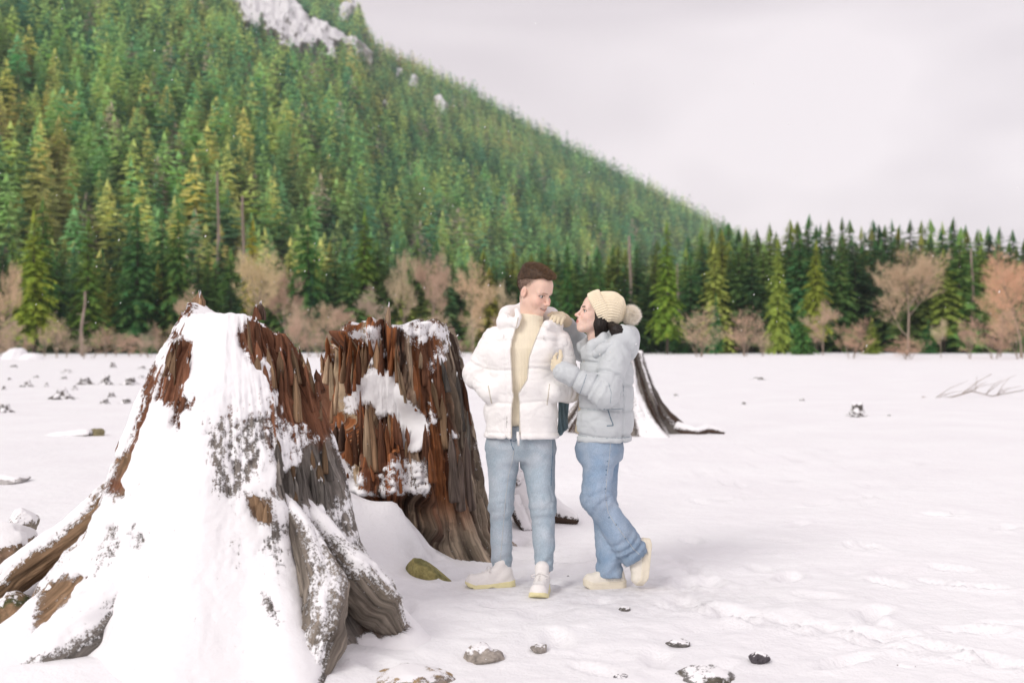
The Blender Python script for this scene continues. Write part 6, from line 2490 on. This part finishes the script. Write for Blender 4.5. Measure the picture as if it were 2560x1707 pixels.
# ================================================================== THE WOMAN
wom = empty('person', (xu(1510), Y0, 0), 'woman in a pale blue puffer jacket and cream pompom hat, one leg crossed behind', 'person')
SK_W = (0.79, 0.575, 0.475)
HW_C = q_(1490, 786, 0.01)
yaw, pit = math.radians(-79), math.radians(17)
fw = np.array([math.sin(yaw) * math.cos(pit), -math.cos(yaw) * math.cos(pit), math.sin(pit)])
HW_M = frame(fw, np.array([0.0, 0.0, 1.0]))
HW_S = 0.97
NECK_W = [to_world((-0.015, 0, -0.05), HW_C, HW_M, HW_S), q_(1493, 840, 0.02), q_(1502, 880, 0.02)]
WN_SH, WN_EL, WN_WR = q_(1540, 893, -0.17), q_(1512, 985, -0.24), q_(1408, 928, -0.225)
WF_SH, WF_EL, WF_WR = q_(1490, 890, 0.16), q_(1450, 868, 0.24), q_(1419, 812, 0.13)
WN_HIP, WN_KN, WN_AN = q_(1500, 1112, -0.06), q_(1488, 1245, -0.10), q_(1583, 1382, -0.05)
WF_HIP, WF_KN, WF_AN = q_(1502, 1112, 0.07), q_(1512, 1270, 0.06), q_(1526, 1438, -0.01)

# gloved hands: one hooked round his arm, one laid over his shoulder
palm_n = q_(1396, 917, -0.215)
fing_n = [
    [q_(1390, 904, -0.195), q_(1387, 893, -0.165), q_(1392, 884, -0.125)],
    [q_(1387, 909, -0.195), q_(1383, 902, -0.160), q_(1388, 894, -0.120)],
    [q_(1385, 916, -0.195), q_(1381, 911, -0.160), q_(1386, 905, -0.120)],
    [q_(1384, 924, -0.195), q_(1381, 921, -0.165), q_(1386, 917, -0.130)],
]
thumb_n = [q_(1399, 902, -0.215), q_(1402, 890, -0.195), q_(1401, 878, -0.180)]
palm_f = q_(1402, 793, 0.045)
fing_f = [
    [q_(1391, 789, 0.005), q_(1382, 791, -0.030), q_(1376, 799, -0.050)],
    [q_(1397, 790, 0.000), q_(1390, 793, -0.038), q_(1385, 803, -0.058)],
    [q_(1404, 792, 0.000), q_(1398, 796, -0.038), q_(1394, 807, -0.058)],
    [q_(1411, 795, 0.002), q_(1406, 800, -0.032), q_(1403, 810, -0.050)],
]
thumb_f = [q_(1393, 784, 0.035), q_(1381, 784, 0.015), q_(1372, 788, 0.0)]
HAND_N = (q_(1410, 930, -0.22), palm_n, fing_n, thumb_n)
HAND_F = (q_(1414, 802, 0.10), palm_f, fing_f, thumb_f)


def w_body_up(p):
    d = head_sdf(to_local(p, HW_C, HW_M, HW_S), True) * HW_S
    return smin(d, chain(p, NECK_W, [0.050, 0.051, 0.062], 0.02), 0.020)


def w_body_lo(p):
    d = loft(p, [zv(1140), zv(1090), zv(1010), zv(930), zv(885), zv(860)], [xu(1502), xu(1503), xu(1507), xu(1508), xu(1506), xu(1500)], [Y0] * 6, [0.10, 0.10, 0.085, 0.10, 0.085, 0.055], [0.145, 0.14, 0.115, 0.14, 0.15, 0.07])
    d = smin(d, chain(p, NECK_W, [0.046, 0.047, 0.055], 0.02), 0.03)
    for a in ([WN_SH, WN_EL, WN_WR], [WF_SH, WF_EL, WF_WR]):
        d = smin(d, chain(p, a, [0.042, 0.034, 0.025], 0.02), 0.03)
    for h in (HAND_N, HAND_F):
        d = smin(d, hand_sdf(p, *h, 0.75), 0.01)
    for a in ([WN_HIP, WN_KN, WN_AN], [WF_HIP, WF_KN, WF_AN]):
        d = smin(d, chain(p, a, [0.075, 0.048, 0.034], 0.03), 0.03)
    return d


ub = (np.array([xu(1415), Y0 - 0.17, zv(875)]), np.array([xu(1560), Y0 + 0.20, zv(722)]))
lb = (np.array([xu(1350), Y0 - 0.36, -0.02]), np.array([xu(1640), Y0 + 0.36, zv(770)]))
w_body = person_body(wom, w_body_up, ub, w_body_lo, lb, HW_C, HW_M, HW_S, SK_W, True)
for sd in (-1, 1):
    eyeball(wom, HW_C, HW_M, HW_S, sd, M_IRIS_B, fw + np.array([-0.1, 0.0, 0.15]))


# --- hair falling from under the hat
def w_hair(p):
    q = to_local(p, HW_C, HW_M, HW_S)
    ab = q.copy()
    ab[:, 1] = np.abs(ab[:, 1])
    d = ell(q, (-0.022, 0, 0.040), (0.096, 0.077, 0.084))
    # cut free of the face
    line = np.interp(q[:, 2], [-0.16, -0.10, -0.03, 0.03, 0.07, 0.10, 0.14], [-0.06, -0.022, 0.004, 0.026, 0.052, 0.084, 0.10])
    d = smax(d, (q[:, 0] - line) * 0.8, 0.014)
    side = chain(ab, [(0.028, 0.066, 0.062), (-0.002, 0.076, 0.0), (-0.018, 0.074, -0.06), (-0.035, 0.062, -0.115)], [0.020, 0.024, 0.030, 0.024], 0.02)
    d = smin(d, side, 0.02)
    d = smin(d, chain(ab, [(-0.03, 0.072, 0.0), (-0.045, 0.072, -0.06), (-0.055, 0.060, -0.10)], [0.024, 0.030, 0.024], 0.02), 0.02)
    d = smin(d, chain(q, [(-0.07, 0.0, 0.0), (-0.085, -0.01, -0.06), (-0.075, -0.02, -0.11)], [0.05, 0.048, 0.03], 0.03), 0.03)
    st = 0.0010 * np.sin(np.arctan2(q[:, 1], q[:, 0] + 0.02) * 46 + 3 * fbm(q * 14, 2, 4))
    return (d + st) * HW_S


part('hair', w_hair, HW_C - 0.19, HW_C + 0.17, 0.0038, M_HAIR_W, wom)
# the loose tail resting in the hood
tail = [q_(1530, 815, -0.085), q_(1541, 826, -0.125), q_(1550, 836, -0.13), q_(1556, 842, -0.10)]
part('hair_tail', lambda p: chain(p, tail, [0.026, 0.033, 0.033, 0.022], 0.02) + 0.0012 * np.sin(p[:, 2] * 330 + p[:, 0] * 120), *box_of(tail, 0.05), 0.004, M_HAIR_W, wom)
g = Geo()
r = np.random.default_rng(8)
for k in range(26):                               # wisps blown round the brow
    a = to_world((0.06 + r.uniform(-0.01, 0.02), r.uniform(-0.05, 0.03), 0.085), HW_C, HW_M, HW_S)
    e = np.array([-r.uniform(0.01, 0.05), r.uniform(-0.02, 0.02), r.uniform(-0.035, 0.045)])
    g.tube(np.array([a, a + e * 0.5 + [0, 0, 0.008], a + e]), [0.0004, 0.0003, 0.0002], 3, cap=False)
geo_part('loose_wisps', g, M_HAIR_W, wom)

# --- knitted hat: turned-up cuff, ribbed crown drawn together at a fur pompom
def knit_tube(axis_pts, rads, ribs, amp, nphi, ns, squash=1.0, roll=0.0):
    axis_pts = np.asarray(axis_pts, float)
    t = np.linspace(0, 1, ns)
    src = np.linspace(0, 1, len(axis_pts))
    C = np.stack([np.interp(t, src, axis_pts[:, i]) for i in range(3)], -1)
    for _ in range(8):
        C[1:-1] = 0.5 * C[1:-1] + 0.25 * (C[2:] + C[:-2])
    R = np.interp(t, np.linspace(0, 1, len(rads)), rads)
    for _ in range(3):
        R[1:-1] = 0.5 * R[1:-1] + 0.25 * (R[2:] + R[:-2])
    d = np.gradient(C, axis=0)
    d /= np.linalg.norm(d, axis=1)[:, None]
    a = np.cross(d, np.array([0, 1.0, 0]))
    a /= np.linalg.norm(a, axis=1)[:, None]
    b = np.cross(d, a)
    ph = np.linspace(0, 2 * np.pi, nphi, endpoint=False)
    rr = R[:, None] + amp * (np.abs(np.cos(ph * ribs / 2))[None] - 0.5) * 2 * np.minimum(1, R[:, None] / 0.03)
    V = C[:, None] + rr[..., None] * (np.cos(ph)[None, :, None] * a[:, None] + squash * np.sin(ph)[None, :, None] * b[:, None])
    return V.transpose(1, 0, 2)                    # (phi, s)


hat_axis = [q_(1496, 781, 0.0), q_(1510, 776, 0.0), q_(1528, 776, 0.0), q_(1546, 781, 0.0), q_(1563, 787, 0.0)]
V = knit_tube(hat_axis, [0.098, 0.106, 0.106, 0.088, 0.030], 40, 0.0035, 480, 60, 0.86)
beanie_pts = V.reshape(-1, 3)
bme = new_mesh('beanie', beanie_pts - np.array(wom.location), grid_faces(V.shape[0], V.shape[1], True))
hat = obj('beanie', bme, M_HAT, wom)
# cuff: a folded band, slightly tilted
cu_c = q_(1500, 774, 0.0)
ax = np.array([0.925, 0.0, 0.36])
ax /= np.linalg.norm(ax)
prof = [(-0.040, -0.010), (-0.040, 0.004), (-0.034, 0.012), (0.0, 0.015), (0.028, 0.013), (0.036, 0.006), (0.036, -0.008)]
ph = np.linspace(0, 2 * np.pi, 560, endpoint=False)
s_in = np.interp(np.linspace(0, len(prof) - 1, 30), range(len(prof)), [a for a, b in prof])
r_in = np.interp(np.linspace(0, len(prof) - 1, 30), range(len(prof)), [b for a, b in prof])
e1 = np.array([-0.36, 0, 0.925])
e1 /= np.linalg.norm(e1)
e2 = np.cross(ax, e1)
rib = 0.0030 * (np.abs(np.cos(ph * 26)) - 0.5) * 2
base_r = 0.0965
V = cu_c + ax * s_in[None, :, None] + ((base_r + r_in[None, :] + rib[:, None] * (r_in[None, :] > 0))[..., None]) * (np.cos(ph)[:, None, None] * e1 * 1.0 + np.sin(ph)[:, None, None] * e2 * 0.86)
V = V + ax * (0.004 * np.cos(ph * 3 + 1))[:, None, None]
cme = new_mesh('cuff', V.reshape(-1, 3) - np.array(wom.location), grid_faces(560, 30, True))
obj('cuff', cme, M_HAT, hat)
pc = q_(1577, 788, 0.0)
r = np.random.default_rng(15)
dv = r.normal(0, 1, (9000, 3))
dv /= np.linalg.norm(dv, axis=1)[:, None]
fv, ff = fuzz(r, pc + dv * 0.034 * r.uniform(0.85, 1.1, (9000, 1)), dv, 0.028, 0.0013, (0, 0, -0.05), 0.30)
sv, sf = ico(3)
pme = new_mesh('pompom', np.concatenate([pc + sv * 0.046, fv]) - np.array(wom.location), [np.concatenate([sf, ff + len(sv)])])
obj('pompom', pme, M_POM, hat)


# --- fleece worn under the open jacket
def w_fleece(p):
    d = loft(p, [zv(1082), zv(1010), zv(930), zv(870)], [xu(1497), xu(1500), xu(1506), xu(1500)], [Y0 + 0.0] * 4, [0.135, 0.118, 0.118, 0.085], [0.15, 0.14, 0.15, 0.10])
    return d + 0.005 * fbm(p * 30, 3, 9)


part('fleece', w_fleece, (xu(1425), Y0 - 0.19, zv(1095)), (xu(1575), Y0 + 0.19, zv(860)), 0.006, M_FLEECE, wom)

# --- jacket
SEAM_W = [zv(905), zv(962), zv(1021), zv(1086)]
WJZ = [zv(1102), zv(1086), zv(1060), zv(1000), zv(930), zv(885), zv(862)]


def w_torso(p):
    return loft(p, WJZ, [xu(1506), xu(1507), xu(1509), xu(1513), xu(1516), xu(1514), xu(1505)], [Y0 + 0.01] * 7, [0.160, 0.160, 0.166, 0.162, 0.150, 0.135, 0.095], [0.185, 0.182, 0.192, 0.190, 0.195, 0.180, 0.11], 2.3)


def w_collar_ring(p):
    SQ = np.array([1, 1, 0.58])
    p = p * SQ
    d = chain(p, [SQ * w for w in [q_(1462, 880, -0.055), q_(1480, 872, -0.105), q_(1508, 856, -0.115), q_(1530, 846, -0.07), q_(1535, 842, 0.02), q_(1515, 846, 0.11), q_(1475, 858, 0.11), q_(1448, 868, 0.06)]], [0.022, 0.024, 0.024, 0.024, 0.024, 0.024, 0.024, 0.02], 0.03)
    return d


def w_hood(p):
    d = chain(p, [q_(1512, 884, -0.165), q_(1540, 866, -0.155), q_(1562, 848, -0.11), q_(1570, 842, 0.0), q_(1556, 842, 0.11), q_(1520, 852, 0.14)], [0.030, 0.046, 0.056, 0.060, 0.056, 0.04], 0.04)
    d = smin(d, ell(p, q_(1574, 868, -0.02), (0.052, 0.125, 0.075)), 0.04)
    edge = chain(p, [q_(1555, 818, -0.11), q_(1566, 830, -0.125), q_(1578, 858, -0.13)], [0.018, 0.026, 0.03], 0.02)
    d = smin(d, edge, 0.03)
    bowl = ell(p, q_(1540, 832, 0.0), (0.055, 0.10, 0.055))
    d = smax(d, -bowl, 0.02)
    return d + 0.006 * fbm(p * 14, 3, 44) + crease(p, [11, 11, 11], 49, 0.003)


WN_SL = [WN_SH, WN_EL, WN_WR]
WF_SL = [WF_SH, WF_EL, WF_WR]


def w_jacket(p):
    d = w_torso(p)
    for s in SEAM_W:
        zz = s + 0.006 * np.sin(p[:, 0] * 19 + s * 30)
        d = d + 0.009 * np.exp(-((p[:, 2] - zz) / 0.0075) ** 2)
    d = d - 0.003 * np.abs(np.sin((p[:, 2] - SEAM_W[2]) * 3.14159 / 0.134)) ** 0.7
    d = d + 0.007 * fbm(np.stack([p[:, 0] * 9, p[:, 1] * 9, p[:, 2] * 13], -1), 3, 40)
    d = d + crease(p, [8, 8, 14], 47, 0.0030)
    # side seam
    d = d + 0.007 * np.exp(-((p[:, 0] - xu(1551)) / 0.007) ** 2) * (p[:, 1] < Y0) * (p[:, 2] < zv(985))
    inner = loft(p, [WJZ[0] - 0.1] + WJZ[1:], [xu(1507), xu(1508), xu(1510), xu(1514), xu(1516), xu(1514), xu(1505)], [Y0 + 0.01] * 7, [0.128, 0.128, 0.138, 0.132, 0.120, 0.105, 0.070], [0.157, 0.155, 0.165, 0.162, 0.167, 0.155, 0.085], 2.3)
    d = smax(d, -inner, 0.01)
    # open down the front (towards the man)
    gap = np.interp(p[:, 2], [zv(1105), zv(1050), zv(1000), zv(940), zv(900)], [0.085, 0.09, 0.10, 0.05, 0.0])
    off = Y0 + 0.03
    d = smax(d, -np.maximum(np.abs(p[:, 1] - off) - gap, p[:, 0] - (xu(1462) + 0 * p[:, 0])), 0.012)
    sl = chain(p, WN_SL, [0.083, 0.077, 0.058], 0.05)
    t = chain_t(p, WN_SL)
    for s in (0.115, 0.30, 0.40):
        sl = sl + 0.012 * np.exp(-((t - s) / 0.009) ** 2)
    fold = np.abs(np.sin(t * 52 + 2.5 * fbm(p * 9, 2, 41)))
    sl = sl + 0.007 * fold * (np.exp(-((t - 0.25) / 0.12) ** 2) + 0.25) + 0.005 * fbm(p * 12, 3, 42) + crease(p, [12, 12, 15], 48, 0.005)
    d = smin(d, sl, 0.018)
    sf = chain(p, WF_SL, [0.075, 0.066, 0.044], 0.05) + 0.005 * fbm(p * 12, 3, 43)
    d = smin(d, sf, 0.02)
    col_ = w_collar_ring(p) + 0.004 * fbm(p * 18, 2, 45)
    hole = chain(p, [q_(1493, 830, 0.0), q_(1497, 872, 0.0)], [0.085, 0.07], 0.02)
    d = smin(d, smax(col_, -hole, 0.01), 0.018)
    d = smin(d, w_hood(p), 0.016)
    return d


w_jk = part('jacket', w_jacket, (xu(1375), Y0 - 0.36, zv(1112)), (xu(1612), Y0 + 0.36, zv(785)), 0.0062, M_BLUE_JACKET, wom)


# the far front panel hanging open, seen from its lining side beyond the man's hip
def w_panel(p):
    a = [q_(1405, 1000, 0.10), q_(1408, 1045, 0.085), q_(1404, 1088, 0.09)]
    d = np.minimum(0, 0)
    z = p[:, 2]
    x0 = np.interp(z, [zv(1094), zv(1060), zv(995)], [xu(1395), xu(1397), xu(1398)])
    x1 = np.interp(z, [zv(1094), zv(1084), zv(1075), zv(1050), zv(995)], [xu(1405), xu(1412), xu(1424), xu(1422), xu(1428)])
    yc = Y0 + 0.10 + 0.05 * (p[:, 0] - xu(1400)) / 0.06
    th = 0.016 + 0.005 * np.sin(p[:, 0] * 260 + z * 30)
    d = np.maximum(np.maximum(x0 - p[:, 0], p[:, 0] - x1), np.abs(p[:, 1] - yc) - th)
    return smax(d, np.maximum(zv(1094) - z, z - zv(990)), 0.012)


part('front_panel', w_panel, (xu(1385), Y0 + 0.03, zv(1100)), (xu(1440), Y0 + 0.24, zv(980)), 0.004, M_BLUE_DARK, wom)
# the hood strap with its two snaps, the zip at the throat, the slanted pocket
strap = [q_(1490, 884, -0.155), q_(1508, 873, -0.175), q_(1530, 862, -0.185)]
st_o = part('hood_strap', lambda p: chain(p, strap, [0.024, 0.028, 0.024], 0.03) * 1.0 - 0 + 0.0 * p[:, 0], *box_of(strap, 0.06), 0.005, M_BLUE_JACKET, wom)


def near_y(x, z, fn):
    ys = np.linspace(Y0 - 0.36, Y0 + 0.1, 160)
    p = np.stack([np.full(160, x), ys, np.full(160, z)], -1)
    d = fn(p)
    return float(ys[np.argmax(d < 0)]) if (d < 0).any() else None


def surf_line(name, pts, fn, rad, mat, parent, n=90, lift=-0.0012):
    pts = np.array(pts, float)
    t = np.linspace(0, len(pts) - 1, n)
    pp = []
    for x, z in zip(np.interp(t, range(len(pts)), pts[:, 0]), np.interp(t, range(len(pts)), pts[:, 1])):
        y = near_y(xu(x), zv(z), fn)
        if y is None:
            continue
        if pp and abs(pp[-1][1] - y) > 0.05:
            break
        pp.append((xu(x), y + lift, zv(z)))
    if len(pp) > 3:
        g = Geo()
        g.tube(np.array(pp), rad, 5)
        return geo_part(name, g, mat, parent)


surf_line('pocket_welt', [(1501, 1015), (1504, 1030), (1510, 1058)], w_jacket, 0.004, M_SEAM_B, w_jk)
surf_line('pocket_welt', [(1513, 1018), (1518, 1036), (1526, 1057), (1510, 1058)], w_jacket, 0.003, M_SEAM_B, w_jk)
surf_line('zip_tape', [(1440, 1030), (1434, 1060), (1433, 1095)], w_jacket, 0.0045, M_SEAM_B, w_jk)
surf_line('seam', [(1444, 1021), (1470, 1020), (1500, 1019), (1530, 1018), (1552, 1017)], w_jacket, 0.0015, M_SEAM_B, w_jk)
surf_line('seam', [(1438, 1084), (1470, 1087), (1510, 1089), (1550, 1089), (1570, 1088)], w_jacket, 0.0015, M_SEAM_B, w_jk)
surf_line('seam', [(1552, 960), (1551, 1000), (1552, 1050), (1551, 1088)], w_jacket, 0.0012, M_SEAM_B, w_jk)
surf_line('seam', [(1458, 932), (1452, 950), (1446, 968), (1441, 986)], w_jacket, 0.0015, M_SEAM_B, w_jk)
surf_line('seam', [(1510, 952), (1516, 975), (1514, 1000)], w_jacket, 0.0012, M_SEAM_B, w_jk)
for (u, v) in ((1493, 885), (1517, 879)):
    y = near_y(xu(u), zv(v), lambda p: np.minimum(chain(p, strap, [0.030, 0.033, 0.030], 0.03), w_jacket(p)))
    g = Geo()
    v_, f_ = ico(2)
    g.add(np.array([xu(u), y - 0.001, zv(v)]) + v_ * [0.0045, 0.0025, 0.0045], f_)
    geo_part('snap_button', g, M_METAL, st_o)


# --- gloves
def glove(h, cuff_pts):
    def fn(p):
        d = hand_sdf(p, *h, 1.0)
        return smin(d, chain(p, cuff_pts, [0.036, 0.034], 0.02), 0.012)
    return fn


pts_n = [h for f in fing_n for h in f] + thumb_n + [palm_n, HAND_N[0]]
part('glove', glove(HAND_N, [q_(1414, 931, -0.225), q_(1401, 922, -0.218)]), *box_of(pts_n, 0.05), 0.003, M_GLOVE, wom)
pts_f = [h for f in fing_f for h in f] + thumb_f + [palm_f, HAND_F[0]]
part('glove', glove(HAND_F, [q_(1418, 808, 0.12), q_(1410, 798, 0.075)]), *box_of(pts_f, 0.05), 0.003, M_GLOVE, wom)


# --- wide jeans with frayed hems
NJ = [WN_HIP, WN_KN, WN_AN]
FJ = [WF_HIP, WF_KN, WF_AN]


def w_jeans(p):
    d = loft(p, [zv(1150), zv(1120), zv(1090), zv(1070)], [xu(1499), xu(1498), xu(1500), xu(1500)], [Y0] * 4, [0.130, 0.140, 0.124, 0.110], [0.150, 0.160, 0.145, 0.13], 2.2)
    n = leg_cloth(p, NJ, [0.096, 0.076, 0.088], 51, 0.009)
    axn = (WN_AN - WN_KN) / np.linalg.norm(WN_AN - WN_KN)
    n = smax(n, (p - WN_AN) @ axn - 0.030, 0.008)
    f = leg_cloth(p, FJ, [0.105, 0.070, 0.072], 52, 0.009)
    f = smax(f, zv(1440) - p[:, 2], 0.008)
    d = smin(d, n, 0.05)
    return smin(d, f, 0.028)


w_jn = part('jeans', w_jeans, (xu(1420), Y0 - 0.26, zv(1452)), (xu(1625), Y0 + 0.22, zv(1062)), 0.006, M_JEANS_W, wom, col=lambda v: jeans_col(v, (NJ, FJ)))
surf_line('seam', [(1520, 1100), (1518, 1130), (1514, 1165), (1510, 1200), (1508, 1235), (1514, 1270), (1530, 1296), (1548, 1320), (1566, 1345), (1578, 1362), (1592, 1374)], w_jeans, 0.0016, M_STITCH, w_jn, 60)
r = np.random.default_rng(4)
for k, (u, v) in enumerate([(1511, 1145), (1510, 1157), (1509, 1167), (1508, 1178), (1507, 1196), (1506, 1212), (1506, 1222), (1507, 1240), (1516, 1282), (1533, 1300), (1546, 1318), (1556, 1334), (1566, 1348), (1574, 1356)]):
    y = near_y(xu(u), zv(v), w_jeans)
    if y:
        g = Geo()
        v_, f_ = ico(2)
        g.add(np.array([xu(u), y + 0.001, zv(v)]) + v_ * [0.007, 0.0018, 0.0045], f_)
        geo_part('seam_pucker', g, M_STITCH_D, w_jn)
# frayed threads at the hems
g = Geo()
for k in range(90):
    a = r.uniform(0, 6.28)
    b = np.array([xu(1526) + 0.070 * math.cos(a), Y0 - 0.01 + 0.070 * math.sin(a), zv(1438)])
    g.tube(np.array([b, b + [r.normal(0, 0.004), r.normal(0, 0.004), -r.uniform(0.006, 0.016)]]), [0.0012, 0.0006], 3, cap=False)
axn = (WN_AN - WN_KN) / np.linalg.norm(WN_AN - WN_KN)
s1_ = np.array([0, 1.0, 0])
s2_ = np.cross(axn, s1_)
for k in range(90):
    a = r.uniform(0, 6.28)
    b = WN_AN + axn * 0.028 + 0.085 * (math.cos(a) * s1_ + math.sin(a) * s2_)
    g.tube(np.array([b, b + axn * r.uniform(0.005, 0.014) + r.normal(0, 0.003, 3)]), [0.0012, 0.0006], 3, cap=False)
geo_part('frayed_hem', g, M_STITCH, w_jn)

# --- platform shoes
shoe_mesh(wom, np.array([xu(1511), 6.43, 0.004]), (-0.99, -0.10, 0), (0, 0, 1), 0.245, M_SHOE_C, M_SOLE_C, 0.048, 'platform')
shoe_mesh(wom, q_(1621, 1405, -0.05), (-0.13, -0.10, -0.98), (-0.98, -0.12, 0.14), 0.265, M_SHOE_C, M_SOLE_C, 0.048, 'platform')
# ------------------------------------------------------------------ a few flakes in the air
_rs = np.random.default_rng(99)
_v, _f = ico(1)
g = Geo()
for k in range(420):
    y = _rs.uniform(5.2, 11.0)
    c = P(_rs.uniform(-200, 2760), _rs.uniform(-60, 900), y)
    if c[2] < 0.6:
        continue
    s = _rs.uniform(0.0010, 0.0026)
    ax = np.array([0.55, _rs.uniform(-0.3, 0.3), 0.85]) + _rs.normal(0, 0.15, 3)
    ax /= np.linalg.norm(ax)
    g.add(c + _v * s + (_v @ ax)[:, None] * ax * s * _rs.uniform(0.5, 2.2), _f)
tag(obj('snowfall', g.mesh('snowfall'), M_SNOW), 'sparse snowflakes drifting through the air', 'snowfall', kind='stuff')
# ------------------------------------------------------------------ winter air over the valley
hz0, hz1 = np.array([-1900.0, -70.0, -12.0]), np.array([1400.0, 1900.0, 900.0])
hv = np.array([[(hz1 if (k >> a) & 1 else hz0)[a] for a in range(3)] for k in range(8)])
hf = np.array([[0, 2, 3, 1], [4, 5, 7, 6], [0, 1, 5, 4], [2, 6, 7, 3], [0, 4, 6, 2], [1, 3, 7, 5]])
hm = bpy.data.materials.new('haze_air')
hm.use_nodes = True
hm.node_tree.nodes.clear()
_o = hm.node_tree.nodes.new('ShaderNodeOutputMaterial')
_v = hm.node_tree.nodes.new('ShaderNodeVolumePrincipled')
_v.inputs['Color'].default_value = (0.80, 0.93, 0.96, 1)
_v.inputs['Density'].default_value = 0.00011
_v.inputs['Anisotropy'].default_value = 0.0
hm.node_tree.links.new(_v.outputs[0], _o.inputs['Volume'])
tag(obj('haze', new_mesh('haze', hv, hf, False), hm), 'thin pale winter haze hanging over the valley', 'haze', kind='stuff')
